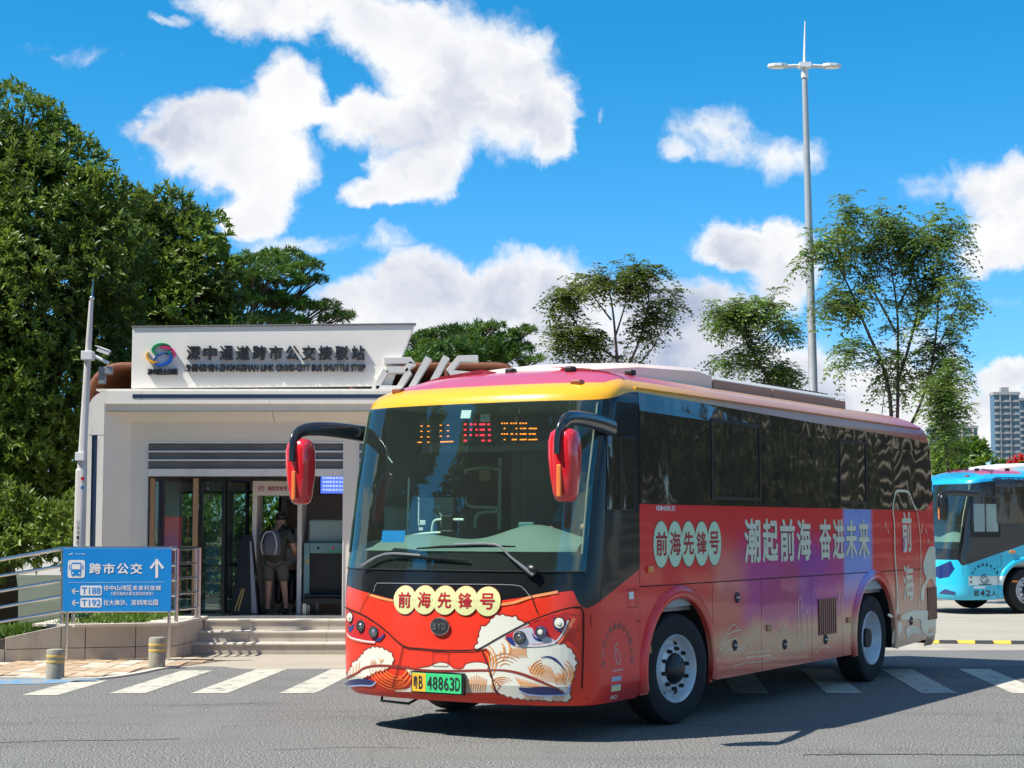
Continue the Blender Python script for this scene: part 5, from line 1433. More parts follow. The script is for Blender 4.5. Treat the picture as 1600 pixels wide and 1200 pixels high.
# orange swirl stripes
def arcs(f, cx, cy, r0, r1, n_, a0, a1, sq=1.0, wid=.008, jitter=0):
    out = []
    n_ = max(2, int(n_*.7))
    for i in range(n_):
        r = r0+(r1-r0)*i/max(1, n_-1)
        out.append(ribbon([tuple(f(cx+r*math.cos(R(a)), cy+r*sq*math.sin(R(a)))) for a in np.linspace(a0+i*jitter, a1-i*jitter, 10)], taper(10, wid*.3, wid*.95, wid*.3)))
    return out
RS = []
RS += arcs(A, 60, 700, 110, 175, 5, -60, 45, 1.2, .014)
RS += arcs(A, 250, 610, 30, 75, 3, -50, 60, 1.2, .010)
RS += arcs(A, 250, 560, 70, 130, 4, -60, 50, 1.0, .012)
RS += arcs(A, 330, 760, 60, 190, 7, 200, 320, .8, .009)
RS += arcs(A, 760, 840, 60, 180, 8, 190, 250, 1.0, .012)
RS += arcs(A, 880, 820, 50, 150, 7, -60, 60, 1.1, .012)
RS += arcs(A, 300, 930, 20, 110, 6, 150, 330, .7, .010)
RS += [ribbon([A(390+i*22, 545), A(385+i*22, 590), A(395+i*22, 650)], [.003, .010, .003]) for i in range(8)]
RS += [ribbon([A(430+i*30, 850+i*8), A(470+i*24, 905+i*5), A(500+i*24, 960)], [.003, .010, .003]) for i in range(14)]
RS += [ribbon([A(560+i*28, 700+abs(i-4)*9), A(590+i*28, 790), A(650+i*24, 880+i*4)], [.003, .010, .003]) for i in range(9)]
RS += [ribbon([A(820+i*26, 800+abs(i-2)*14), A(850+i*22, 860), A(860+i*22, 930)], [.003, .010, .003]) for i in range(5)]
RS += [ribbon([A(545+i*24, 1035), A(520+i*24, 1080)], [.006, .004]) for i in range(9)] + [ribbon([A(840+i*18, 1035), A(815+i*18, 1085)], [.006, .004]) for i in range(7)]
RS += arcs(Z3, 850, 800, 20, 75, 6, 100, 20, 1.0, .010) if False else [ribbon([Z3(795+i*15, 775+abs(i-4)*7), Z3(800+i*14, 820), Z3(790+i*14, 885)], [.003, .010, .003]) for i in range(9)]
RS += arcs(A, 180, 960, 8, 30, 2, -70, 70, 1.6, .008)
LS = []
LS += arcs(Bp, 620, 720, 150, 310, 9, 170, 75, .85, .010)
LS += arcs(Bp, 600, 700, 120, 190, 5, 10, 80, 1.4, .010)
LS += [ribbon([Bp(120+i*32, 760+i*-24), Bp(115+i*30, 810-i*10), Bp(130+i*30, 860-i*12)], [.003, .010, .003]) for i in range(4)]
LS += [ribbon([Bp(330+i*14, 690-(i % 2)*22), Bp(330+i*12, 725)], [.006, .003]) for i in range(5)] + [ribbon([Bp(410, 650), Bp(435, 680), Bp(432, 720)], [.003, .010, .003]), ribbon([Bp(465, 665), Bp(440, 695)], .008)]
fdecal(RS + LS, 'orange_wave_print', M_orange, .0045, kind='stuff')
fdecal([ (ribbon([ (p[0]+.006, p[1]-.003) for p in v[0][::2]], .0017)) for v in RS+LS], 'dark_wave_print', M_wavered, .0052, kind='stuff')
fdecal([SL(A, [(470, 960), (560, 965), (700, 950), (820, 960), (945, 1020), (930, 1045), (820, 1045), (640, 1040), (520, 1015)], 3, True), SL(Bp, [(95, 905), (150, 875), (260, 870), (370, 895), (340, 935), (200, 935), (110, 920)], 3, True)], 'fog_lamp_recess', M_bluep, .005)
fdecal([ribbon(SL(A, [(480, 990), (560, 1030), (700, 1045), (860, 1042), (945, 1035), (985, 1005), (1000, 930)], 4), .012), ribbon(SL(Bp, [(70, 900), (110, 935), (220, 938), (340, 940), (385, 900)], 4), .012)], 'recess_trim', mat('pale_blue_trim', (.40, .50, .80), .3), .0062)
fdecal([ribbon(SL(A, [(165, 780), (300, 780), (430, 800), (560, 840), (740, 915), (860, 965), (950, 1015)], 4), taper(25, .010, .024, .006)), ribbon(SL(Bp, [(110, 890), (170, 820), (260, 760), (380, 735), (520, 735), (660, 750)], 4), .020), ribbon(SL(Z3, [(355, 722), (440, 735), (560, 752), (700, 755), (860, 752), (930, 752)], 4), .018)], 'bumper_crease', M_wavered, .0058)
fdecal([ribbon(SL(A, [(700, 650), (780, 640), (850, 670), (905, 720), (950, 790)], 4), taper(17, .004, .02, .004))], 'blue_crest_print', M_bluep, .006)
# bonnet and bumper shut lines
fdecal([ribbon(SL(Z3, [(78, 375), (180, 420), (300, 500), (420, 605), (520, 622), (640, 632), (760, 634), (850, 630), (900, 610), (1000, 552), (1200, 450), (1400, 383), (1480, 378)], 4), .012),
        ribbon(SL(Z3, [(238, 290), (200, 320), (160, 415)], 3), .007), ribbon(SL(Z3, [(1180, 290), (1200, 360), (1222, 415)], 3), .007), ribbon(SL(Z3, [(1440, 383), (1485, 392), (1492, 500), (1488, 700), (1484, 860)], 4), .007),
        ribbon(SL(Z3, [(420, 605), (385, 760), (358, 855)], 3), .008), ribbon(SL(Z3, [(888, 632), (940, 760), (975, 880), (1000, 895)], 3), .010),
        ribbon([Z3(598, 645), Z3(690, 645), Z3(688, 728), Z3(598, 726)], .006, True)], 'shut_line', M_seam, .0066)
fdecal([ribbon(SL(Z3, [(245, 285), (260, 240), (300, 233), (600, 238), (900, 240), (1090, 246), (1140, 270), (1180, 320)], 4), .005)], 'cowl_edge', mat('grey_line', (.25, .26, .28), .4), .004)
fdecal([ribbon(SL(Z3, [(215, 300), (280, 320), (360, 338)], 4), .020), ribbon(SL(Z3, [(1000, 360), (1080, 348), (1170, 318), (1260, 300), (1340, 285)], 4), .022)], 'orange_edge_print', mat('pale_orange_print', (.85, .32, .12), .3, coat=.5), .004)
# name discs with lettering on the nose
cs = [(430, 333), (547, 333), (667, 335), (790, 338), (922, 342)]
cc = FL(Z3, cs); rd = .118
for i, c in enumerate(cc):
    fdecal([disc2d(c, rd*1.04)], 'disc_edge_print', M_wavered, .0060+.0003*i, cut=.06); fdecal([disc2d(c, rd)], 'disc_print', M_limeg, .0078+.0004*i, cut=.06)
for c, ch in zip(cc, '前海先锋号'):
    fdecal([fit_text(ch, c[0]-.067, c[1]-.065, c[0]+.067, c[1]+.065, .028)], 'lettering', M_redprint, .0112, cut=.05)
# oval badge
bc = Z3(643, 490)
mb = MB(True); P = disc2d((0, 0), .094, 36, .074)
bx = fmap(bc[0], bc[1], 0)
mb.prism(P, lambda u, v: (bx.x-.020, bc[0]+u, bc[1]+v), lambda u, v: (bx.x+.02, bc[0]+u, bc[1]+v)); badge = mb.build('badge', M_chrome, coach, bevel=.004)
mb = MB(True); P = disc2d((0, 0), .084, 36, .064); mb.prism(P, lambda u, v: (bx.x-.0225, bc[0]+u, bc[1]+v), lambda u, v: (bx.x-.01, bc[0]+u, bc[1]+v)); mb.build('badge_field', M_chargrey, badge)
mb = MB(True); slab2d(mb, row_text('BYD', bc[0]-.066, bc[1]-.028, bc[0]+.066, bc[1]+.028, .05), lambda u, v: (bx.x-.027, u, v), lambda u, v: (bx.x-.02, u, v)); mb.build('badge_lettering', M_chrome, badge)
# number plate
p0 = Z3(500, 872); p1 = Z3(782, 778)
xp = front_x(0, .45)-.030
mb = MB(True); mb.box((xp-.006, p0[0]-.012, p0[1]-.010), (xp+.02, p1[0]+.02, p1[1]+.012)); mb.build('plate_holder', M_black, coach)
mb = MB(True); mb.box((xp-.012, p0[0], p0[1]), (xp-.005, p1[0], p1[1])); plate = mb.build('number_plate', mat('plate_green', (.05, .62, .22), .4), coach, bevel=.002)
ys = p0[0]+(p1[0]-p0[0])*.28
mb = MB(True); mb.box((xp-.0135, p0[0]+.002, p0[1]+.002), (xp-.011, ys, p1[1]-.002)); mb.build('plate_province_field', mat('plate_yellow', (.85, .50, .04), .4), plate)
mb = MB(True)
slab2d(mb, fit_text('粤', p0[0]+.012, p0[1]+.022, p0[0]+.058, p1[1]-.022, .02), lambda u, v: (xp-.0155, u, v)); slab2d(mb, fit_text('B', p0[0]+.068, p0[1]+.022, p0[0]+.108, p1[1]-.022, .02), lambda u, v: (xp-.0155, u, v))
slab2d(mb, row_text('48863D', ys+.012, p0[1]+.022, p1[0]-.008, p1[1]-.022, .015, .08), lambda u, v: (xp-.0155, u, v)); mb.build('lettering', M_chargrey, plate, fix=False)
# headlamps
M_hl = mat('lamp_housing_blue', (.03, .05, .20), .2, coat=.8)
fdecal([SL(A, [(330, 440), (420, 380), (560, 320), (700, 260), (860, 205), (1000, 180), (985, 260), (930, 380), (860, 470), (720, 510), (540, 530), (430, 525)], 3, True)], 'headlamp_cover', mat('headlamp_red', (.62, .03, .03), .15, coat=1), .0062)
fdecal([SL(A, [(425, 385), (560, 335), (620, 350), (640, 420), (760, 430), (850, 480), (700, 505), (540, 520), (450, 515), (420, 470)], 3, True)], 'headlamp_silver', mat('headlamp_silver', (.55, .57, .66), .2, coat=1), .0068)
fdecal([SL(Bp, [(85, 170), (140, 175), (250, 250), (380, 320), (480, 395), (440, 460), (380, 480), (260, 470), (150, 440), (110, 400), (85, 300)], 3, True)], 'headlamp_cover', mat('headlamp_red_b', (.62, .03, .03), .15, coat=1), .0062)
fdecal([SL(A, [(335, 445), (400, 440), (440, 520), (400, 515)], 3, True), SL(A, [(610, 390), (650, 440), (715, 465), (690, 485), (630, 450)], 3, True), SL(A, [(830, 250), (860, 245), (850, 330), (920, 370), (900, 385), (840, 340)], 3, True), SL(Bp, [(95, 300), (120, 330), (165, 300), (150, 350), (115, 390)], 3, True), SL(Bp, [(360, 465), (430, 440), (480, 395), (470, 430), (420, 480)], 3, True)], 'headlamp_blue', M_hl, .0074)
fdecal([ribbon(SL(A, [(440, 522), (600, 528), (760, 512), (860, 478), (930, 390), (985, 260)], 4), .012), ribbon(SL(Bp, [(85, 395), (130, 440), (260, 475), (380, 490)], 4), .014)], 'headlamp_trim', mat('pale_trim', (.75, .72, .78), .2, coat=1), .008)
fdecal([ribbon([A(1045, 240), A(990, 340), A(880, 500)], .025), ribbon(SL(Bp, [(85, 430), (200, 480), (380, 500)], 4), .010)], 'headlamp_edge_print', mat('bright_orange_print', (.85, .18, .08), .3, coat=.5), .0064)
for f, X_, Y_, r, k in ((A, 486, 440, .052, 0), (A, 706, 385, .050, 1), (A, 898, 290, .048, 2), (Bp, 370, 385, .050, 0), (Bp, 237, 320, .050, 0), (Bp, 127, 228, .045, 2)):
    y, z = f(X_, Y_); c = fmap(y, z, .004)
    e = fmap(y, z, .05)-c; n_ = e.normalized(); n_ = (n_ + Vector((-1, 0, 0))).normalized()
    q = n_.to_track_quat('Z', 'Y').to_matrix()
    def disc3(mb, rr_, h0, h1, rt=None, n=28):
        rt = rt or rr_
        vs = [c + q @ Vector((rr_*math.cos(a), rr_*math.sin(a), h0)) for a in [2*math.pi*i/n for i in range(n)]] + [c + q @ Vector((rt*math.cos(a), rt*math.sin(a), h1)) for a in [2*math.pi*i/n for i in range(n)]]
        mb.add(vs, [(i, (i+1) % n, (i+1) % n+n, i+n) for i in range(n)] + [tuple(range(n, 2*n))])
    mb = MB(True); disc3(mb, r, -.02, .016); ho = mb.build('headlamp', M_hl if k == 1 else M_nut, coach, smooth=40)
    mb = MB(True); disc3(mb, r*.86, .0165, .020, r*.80); mb.build('lens', M_lens if k == 2 else M_lensdark, ho, smooth=30)
    mb = MB(True); disc3(mb, r*.45, .0205, .028, r*.30); mb.build('bulb_cap', M_lens if k else M_chrome, ho, smooth=30)
# wipers
def wiper(arm, blade):
    wpr = empty('wiper', (0, 0, 0)); wpr.parent = coach
    V = lambda p, d: fmap(*bus.fpx(520+p[0]/3.2, 560+p[1]/3.2), d)
    mb = MB(True); P = smooth_line3([V(p, .05) for p in arm], 4); mb.tube(P, [.014]*3+[.010]*(len(P)-3), n=6, sx=.7); mb.build('wiper_arm', M_wip, wpr, smooth=50)
    mb = MB(True); mb.tube([V(p, .03) for p in blade], [.006, .012, .012, .006][:len(blade)], n=6); mb.build('wiper_blade', M_black, wpr, smooth=50)
M_wip = mat('wiper_metal', (.30, .31, .32), .35, metal=.5)
wiper([(165, 1045), (280, 985), (455, 992)], [(300, 990), (440, 996), (570, 1005), (692, 1016)])
wiper([(1010, 1090), (900, 1000), (825, 938), (625, 938)], [(430, 955), (560, 946), (760, 942), (920, 945)])
mb = MB(True); v = bus.fpx(832, 893); c = fmap(*v, .03); mb.sphere(tuple(c), (.03, .06, .05)); mb.build('wiper_pivot', M_black, coach, smooth=60)
# tow hook bar under the bumper
mb = MB(True); mb.tube([(.25, -.72, .33), (.2, -.70, .25), (.2, -.42, .24), (.24, -.30, .31)], .012, n=6); mb.build('step_bracket', M_black, coach)

# ---- side of the coach
S = bus.spx
def row_side(s, x0, z0, x1, z1, m_, name='lettering', d=.004, off_=.03, gap=.05):
    return sdecal([row_text(s, x0, z0, x1, z1, off_, gap)], name, m_, d)
c1x = [1.60+.268*i for i in range(5)]
for i, x in enumerate(c1x): sdecal([disc2d((x, 1.57), .152, 28, .208)], 'disc_edge_print', M_darkgreen, .0018+.0002*i)
for i, x in enumerate(c1x): sdecal([disc2d((x, 1.57), .146, 28, .200)], 'disc_print', M_mint, .0030+.0003*i)
row_side('前海先锋号', 1.475, 1.47, 2.80, 1.68, M_redprint, off_=.03, gap=.10, d=.0052)
xa_, xb_ = 3.31, 5.02
for m_, o_, d_ in ((M_darkgreen, .055, .003), (M_cream, .032, .0045)):
    row_side('潮起前海', xa_, 1.375, xb_, 1.80, m_, d=d_, off_=o_, gap=.06); row_side('奋进未来', 5.20, 1.375, 6.72, 1.80, m_, d=d_, off_=o_, gap=.06)
row_side('粤B.48863D', 1.50, 1.86, 1.88, 1.905, M_whprint, off_=.0)
mb = MB(True); mb.box((1.33, 1.25, 1.33), (1.42, 1.275, 1.39)); mb.build('side_indicator', M_amber, coach, bevel=.01)
sdecal([ribbon([(.99, 1.05), (1.14, 1.05), (1.14, 1.2), (.99, 1.2)], .005, True)], 'filler_flap_line', M_seam, .002)
mb = MB(True); mb.box((1.0, 1.248, 1.12), (1.08, 1.256, 1.18)); mb.build('filler_sticker', M_whprint, coach)
sdecal([ribbon([(1.2, .33), (1.2, 1.35)], .006), ribbon([(.395, .34), (.395, 1.02)], .006), ribbon([(.395, .93), (1.195, .93)], .006), ribbon([(1.2, 1.2175), (8.9, 1.2175)], .009), ribbon([(7.54, 1.22), (7.54, 1.90), (8.42, 1.90)], .005)], 'side_shut_line', M_seam, .0022)
# company ring on the front locker door
def arc_text(s, cx, cz, r, a0, a1, h, m_, name='lettering', d=.003, W=1):
    vs, fs = [], []
    for i, ch in enumerate(s):
        a = R(a0+(a1-a0)*i/(len(s)-1)); v, f = fit_text(ch, -h/2, -h/2, h/2, h/2, .015)
        ca, sa = math.cos(a-math.pi/2), math.sin(a-math.pi/2); b = len(vs)
        vs += [(cx+r*math.cos(a)+p[0]*ca-p[1]*sa, cz+r*math.sin(a)+p[0]*sa+p[1]*ca) for p in v]; fs += [tuple(j+b for j in q) for q in f]
    return vs, fs
M_palepr = mat('pale_pink_print', (.62, .42, .38), .4)
sdecal([arc_text('深圳巴士集团股份有限公司', .80, .66, .25, 190, -10, .055, None)], 'lettering', M_palepr, .003, cut=.08)
sdecal([ribbon([(p[0], p[1]) for p in arc_pts(.80, .68, .045, .085, 30, 300, .3)], .012), ribbon([(p[0], p[1]) for p in arc_pts(.80, .68, .02, .04, 200, 480, .3)], .010), ribbon([(.71, .55), (.89, .55)], .012)], 'company_logo', M_palepr, .003)
sdecal([[(.70, .38), (.86, .38), (.86, .50), (.70, .50)]], 'sticker', mat('sky_sticker', (.35, .48, .62), .4), .003); sdecal([[(.70, .38), (.86, .38), (.86, .42), (.70, .42)]], 'sticker', M_limeg, .004)
row_side('载42人', .70, .315, .84, .35, M_whprint, off_=.0)
# hatch locks, lamps, grilles
for (x, z) in ((3.16, 1.06), (3.1, .62), (4.28, .56), (5.36, .55), (8.05, .62)):
    mb = MB(True); mb.lathe([(.045, 1.244), (.052, 1.254), (.045, 1.262), (.035, 1.256)], 20, (x, 0, z), 'y'); lk = mb.build('hatch_lock', M_black, coach, smooth=40)
    mb = MB(True); mb.box((x-.03, 1.258, z-.006), (x+.03, 1.268, z+.006)); mb.build('lock_handle', M_rim, lk)
for (x, z) in ((1.33, .68), (3.88, .74), (6.02, .72), (7.62, .68)):
    mb = MB(True); mb.box((x-.05, 1.25, z-.03), (x+.05, 1.268, z+.03)); mb.build('side_marker', M_amberdk if 'M_amberdk' in globals() else mat('dull_amber', (.45, .20, .07), .3), coach, bevel=.006)
def grille(x0, x1, z0, z1, n_):
    mb = MB(True); mb.box((x0, 1.2505, z0), (x1, 1.253, z1)); gr = mb.build('vent_grille', M_dark, coach)
    for i in range(n_):
        x = x0+(x1-x0)*(i+.5)/n_; mb = MB(True); mb.box((x-(x1-x0)/n_*.22, 1.2535, z0), (x+(x1-x0)/n_*.22, 1.262, z1)); mb.build('grille_slat', M_brownslat, gr)
M_brownslat = mat('painted_slat', (.42, .17, .12), .4)
grille(5.17, 5.68, .60, .97, 9); grille(8.66, 9.0, .60, .99, 8)
mb = MB(True); mb.tube([(7.8, 1.262, 1.42), (7.82, 1.275, 1.48), (7.82, 1.275, 1.56), (7.8, 1.262, 1.6)], .014, n=6); mb.build('door_handle', M_rim, coach)
# skyline line drawing; read at 6.154x from (1100,920)
Q = lambda x, y: S(1100+x/6.154, 920+y/6.154)
LN = [[(65, 840), (120, 700), (160, 560), (200, 440), (250, 360), (292, 340), (330, 395), (355, 400), (365, 470), (420, 520), (450, 575)],
      [(60, 860), (130, 690), (200, 600), (280, 570), (350, 580), (400, 640)], [(130, 560), (220, 440), (300, 400), (345, 400)], [(150, 600), (230, 500), (320, 470)],
      [(420, 615), (620, 600)], [(285, 745), (300, 735), (370, 722), (395, 690), (400, 660), (640, 640), (650, 670), (700, 665)], [(300, 755), (380, 740), (395, 710), (700, 690)],
      [(705, 480), (730, 420), (765, 350), (800, 400), (805, 480)], [(735, 440), (765, 370)], [(860, 390), (885, 340), (885, 720)],
      [(905, 500), (905, 110), (920, 80), (940, 110), (940, 480)], [(950, 480), (950, 260), (985, 200), (1000, 260), (1000, 480)], [(810, 620), (805, 680), (822, 710), (835, 680), (835, 600)],
      [(1010, 690), (1060, 640), (1110, 570), (1170, 550), (1220, 570), (1260, 620), (1290, 640)], [(1300, 0), (1300, 640)], [(1330, 60), (1330, 420)], [(1350, 420), (1350, 640)], [(1380, 500), (1420, 490), (1400, 570)]]
LN += [[(350+i*24, 745-i*1.5), (350+i*24, 800-i*3)] for i in range(15)] + [[(925+i*14, 480), (925+i*14, 690)] for i in range(4)] + [[(715+i*12, 560), (715+i*12, 660)] for i in range(0)]
sdecal([ribbon([Q(*p) for p in L], .009) for L in LN], 'skyline_line_print', M_gold, .0035, cut=None)
sdecal([ribbon([Q(1305+(i % 2)*14, 10+i*16), Q(1318+(i % 2)*14, 16+i*16)], .006) for i in range(24)], 'skyline_line_print', M_gold, .0035)
# calligraphy column and clouds at the rear, read at 4.136x from (1360,740)
T = lambda x, y: S(1360+x/4.136, 740+y/4.136)
rl = [ribbon(SL(T, P, 3), w) for P, w in (
    ([(138, 235), (150, 160), (158, 120), (180, 112), (240, 120), (265, 180), (290, 235)], .030), ([(140, 240), (150, 330), (152, 480), (160, 620), (170, 780), (160, 1080)], .035), ([(168, 780), (175, 900)], .03),
    ([(295, 240), (315, 380), (322, 560), (318, 700), (310, 900)], .018), ([(90, 310), (95, 350)], .02), ([(105, 360), (115, 385)], .015), ([(330, 330), (325, 385)], .02), ([(350, 360), (362, 390)], .015), ([(370, 425), (368, 455)], .02))]
sdecal(rl, 'pillar_outline_print', M_cream, .0105)
sdecal([fit_text('前', *T(205, 510), *T(262, 245), .03), fit_text('海', *T(213, 830), *T(275, 585), .03)], 'lettering', M_cream, .0045)
sdecal([SL(T, [(345, 640), (340, 590), (350, 540), (375, 480), (400, 470), (425, 490), (435, 560), (438, 640), (432, 730), (415, 730), (400, 690), (385, 680), (370, 700), (350, 750), (345, 800), (335, 830), (325, 800), (330, 740), (360, 680)], 3, True),
        SL(T, [(115, 905), (180, 920), (270, 885), (360, 885), (440, 890), (460, 950), (440, 1020), (380, 1050), (330, 1010), (320, 940), (250, 945), (180, 940), (120, 925)], 3, True),
        SL(T, [(150, 1000), (190, 960), (205, 1010), (170, 1060), (165, 1100), (140, 1090)], 3, True), SL(T, [(230, 1000), (280, 980), (330, 1020), (300, 1080), (240, 1060)], 3, True)], 'rear_cloud_print', M_cream, .0042)

# ------------------------------------------------------------------ driver behind the wheel
drv = empty('person', (0, 0, 0), label='bus driver in blue shirt at the wheel of the red coach', cat='person')
drv.location = coach.location; drv.rotation_euler = coach.rotation_euler
fl = lambda L: [(x, -y, z) for x, y, z in L]
V_ = fl([(1.42, .66, 1.52), (1.40, .66, 1.72), (1.40, .66, 1.94), (1.38, .66, 2.07), (1.34, .66, 2.20), (1.33, .66, 2.30),
      (1.38, .47, 1.96), (1.22, .42, 1.72), (1.02, .50, 1.70), (1.38, .85, 1.96), (1.22, .92, 1.72), (1.02, .84, 1.72), (1.18, .56, 1.50), (1.18, .78, 1.50), (.98, .56, 1.15), (.98, .78, 1.15), (.96, .52, 1.70), (.96, .82, 1.72)])
skin_body('body', V_, [(0, 1), (1, 2), (2, 3), (3, 4), (4, 5), (2, 6), (6, 7), (7, 8), (2, 9), (9, 10), (10, 11), (0, 12), (0, 13), (12, 14), (13, 15), (8, 16), (11, 17)],
          [(.13, .17), (.12, .16), (.10, .16), .055, (.095, .08), (.085, .075), .06, .045, .032, .06, .045, .032, .08, .08, .06, .06, .03, .03], M_skin, drv)
skin_body('shirt', V_[:3]+V_[6:8]+V_[9:11], [(0, 1), (1, 2), (2, 3), (3, 4), (2, 5), (5, 6)], [(.15, .19), (.145, .18), (.12, .175), .078, .062, .078, .062], mat('blue_shirt', (.08, .28, .42), .8), drv)
mb = MB(); mb.sphere((1.35, -.66, 2.27), (.105, .095, .11)); mb.build('hair', M_black, drv, smooth=60)
mb = MB(); mb.tube(fl([(1.24, .50, 1.55), (1.27, .66, 1.78), (1.33, .86, 2.0)]), .022, n=6, sx=.3); mb.build('seat_belt', M_black, drv)

# ================================================================== BLUE COACH FAR RIGHT
bus2 = Bus((8.24, 35.42), R(74))
coach2 = make_coach(bus2, 'bright blue coach parked far right beyond the rear of the red coach', None, blue_paint(), full=False)
coach2.scale = (.93, .93, .93)
def s2(vfs, name, m_, d=.004, cut=None):
    mb = MB(True)
    for vf in vfs:
        if not isinstance(vf, tuple): vf = poly_cut(vf, 1.0)
        slab2d(mb, vf if cut is None else soup_cut(vf, cut), lambda u, v: smap(u, v, d))
    return mb.build(name, m_, coach2, fix=False)
s2([row_text('载42人', .62, .37, 1.18, .50, .02)], 'lettering', M_chargrey)
s2([arc_text('深圳巴士集团股份有限公司', .9, .70, .34, 185, -5, .06, None)], 'lettering', M_chargrey)
s2([ribbon(arc_pts(.9, .74, .10, .09, 30, 300, .3), .02), ribbon(arc_pts(.9, .74, .05, .05, 200, 480, .3), .018), ribbon([(.75, .62), (1.05, .62)], .02)], 'company_logo', M_chargrey)
s2([row_text('感谢礼让', 1.05, 2.87, 2.4, 2.99, .02)] if False else [row_text('感谢礼让', 1.1, 2.81, 2.3, 2.89, .02)], 'lettering', M_navy, .012)
s2([[(.62, .54), (.90, .54), (.90, .58), (.62, .58)]], 'sticker', M_whprint)
s2([ribbon([(.39, .40), (.39, 1.0), (1.3, 1.0)], .012), ribbon([(1.3, .35), (1.3, 1.25)], .012), ribbon([(1.9, 1.2175), (8.9, 1.2175)], .012), ribbon([(.95, 1.28), (1.13, 1.28), (1.13, 1.38), (.95, 1.38)], .008, True)], 'side_shut_line', mat('blue_gap', (.01, .10, .18), .8), .003)
s2([[(.56, 1.62), (1.30, 1.62), (1.30, 2.45), (.60, 2.45)]], 'black_side_window_print', M_black, .0025, cut=.08)
for a, b in ((.66, .92), (.96, 1.24)): s2([[(a, 1.74), (b, 1.74), (b, 2.33), (a, 2.33)]], 'driver_pane', mat('pale_reflecting_pane', (.20, .30, .30), .08, coat=1), .0075, cut=.08)
mb = MB(True); mb.box((1.5, 1.25, 1.28), (1.64, 1.28, 1.34)); mb.build('side_indicator', M_amber, coach2, bevel=.01)
mb = MB(True); mb.box((1.55, 1.25, .66), (1.68, 1.268, .70)); mb.build('side_marker', M_amber, coach2)
mb = MB(True); slab2d(mb, poly_cut([(.55, .95), (.80, 1.02), (1.05, 1.12), (1.12, .95), (1.0, .78), (.75, .74), (.6, .8)], .06), lambda u, v: fmap(u, v, .004)); slab2d(mb, poly_cut([(.7, .42), (1.1, .40), (1.12, .46), (.9, .52)], .06), lambda u, v: fmap(u, v, .004)); mb.build('headlamp', mat('deep_blue_lamp', (.01, .03, .16), .15, coat=1), coach2, fix=False)
# ================================================================== PERSON WITH BACKPACK
pm_ = empty('person', (pt(430, 900, 25.95).x, 25.95, LZ), label='man in dark T-shirt and shorts carrying a grey backpack, seen from behind', cat='person')
V_ = [(0, 0, .80), (0, .02, 1.0), (0, .05, 1.22), (0, .10, 1.36), (.02, .17, 1.46), (.02, .20, 1.54),
      (-.10, 0, .76), (-.12, .03, .42), (-.13, .02, .08), (-.14, -.10, .03), (.10, .02, .76), (.12, .08, .43), (.15, .10, .09), (.17, -.01, .04),
      (-.19, .06, 1.28), (-.26, .10, 1.02), (-.18, .28, .90), (.19, .06, 1.28), (.27, .12, 1.03), (.20, .30, .92), (-.15, .34, .88), (.18, .36, .90)]
E_ = [(0, 1), (1, 2), (2, 3), (3, 4), (4, 5), (0, 6), (6, 7), (7, 8), (8, 9), (0, 10), (10, 11), (11, 12), (12, 13), (2, 14), (14, 15), (15, 16), (2, 17), (17, 18), (18, 19), (16, 20), (19, 21)]
skin_body('body', V_, E_, [(.11, .08), (.11, .08), (.11, .08), .055, (.085, .095), (.075, .085), .085, .058, .038, .035, .085, .058, .038, .035, .06, .042, .032, .06, .042, .032, .03, .03], M_skin, pm_)
skin_body('t_shirt', [(0, 0, .74), V_[1], V_[2], V_[14], (-.25, .09, 1.10), V_[17], (.26, .11, 1.11)], [(0, 1), (1, 2), (2, 3), (3, 4), (2, 5), (5, 6)], [(.17, .135), (.165, .13), (.15, .125), .082, .066, .082, .066], mat('olive_dark_shirt', (.05, .055, .045), .85), pm_)
skin_body('shorts', [(0, 0, .88), V_[6], (-.12, .02, .50), V_[10], (.12, .07, .50)], [(0, 1), (1, 2), (0, 3), (3, 4)], [(.165, .135), .115, .095, .115, .095], mat('grey_green_shorts', (.10, .10, .085), .85), pm_)
mb = MB(); mb.sphere((.02, .17, 1.55), (.095, .11, .075)); mb.box((-.06, .24, 1.515), (.10, .33, 1.53)); mb.build('cap', M_black, pm_, smooth=60)
for s, y in ((-.14, -.06), (.17, .03)):
    mb = MB(); mb.sphere((s, y-.02, .045), (.052, .13, .045)); mb.build('shoe', M_black, pm_, smooth=60)
mb = MB()
secs = []
for t, w, d in ((0, .11, .05), (.08, .145, .09), (.3, .155, .115), (.6, .15, .11), (.85, .125, .085), (.96, .08, .06), (1, .04, .03)):
    z = .90+.44*t; secs.append([(w*math.copysign(abs(math.cos(a))**.6, math.cos(a)), -.155+t*.03+d*math.copysign(abs(math.sin(a))**.6, math.sin(a)), z) for a in [2*math.pi*i/16 for i in range(16)]])
mb.add([p for s_ in secs for p in s_], [(i*16+j, i*16+(j+1) % 16, (i+1)*16+(j+1) % 16, (i+1)*16+j) for i in range(6) for j in range(16)] + [tuple(range(16)), tuple(6*16+j for j in reversed(range(16)))])
mb.v = [(x*.86, y*.9, .12+z*.9) for x, y, z in mb.v]
bp = mb.build('backpack', mat('grey_backpack', (.13, .13, .16), .8, bump=.3), pm_, smooth=60)
mb = MB(); mb.tube(smooth_line3([(-.10, -.27, .95), (-.13, -.28, 1.1), (-.08, -.27, 1.27), (0, -.25, 1.31), (.08, -.27, 1.27), (.13, -.28, 1.1), (.10, -.27, .95)], 4), .012, n=6); mb.build('piping', mat('pale_piping', (.5, .5, .5), .7), bp, smooth=60)
for s in (-1, 1):
    mb = MB(); mb.tube([(s*.09, -.10, 1.32), (s*.11, .02, 1.41), (s*.13, .12, 1.30)], .025, n=6, sx=.4); mb.build('shoulder_strap', M_black, bp, smooth=60)
pm_.scale = (.95, .95, .93); pm_.rotation_euler = (0, 0, -R(14))
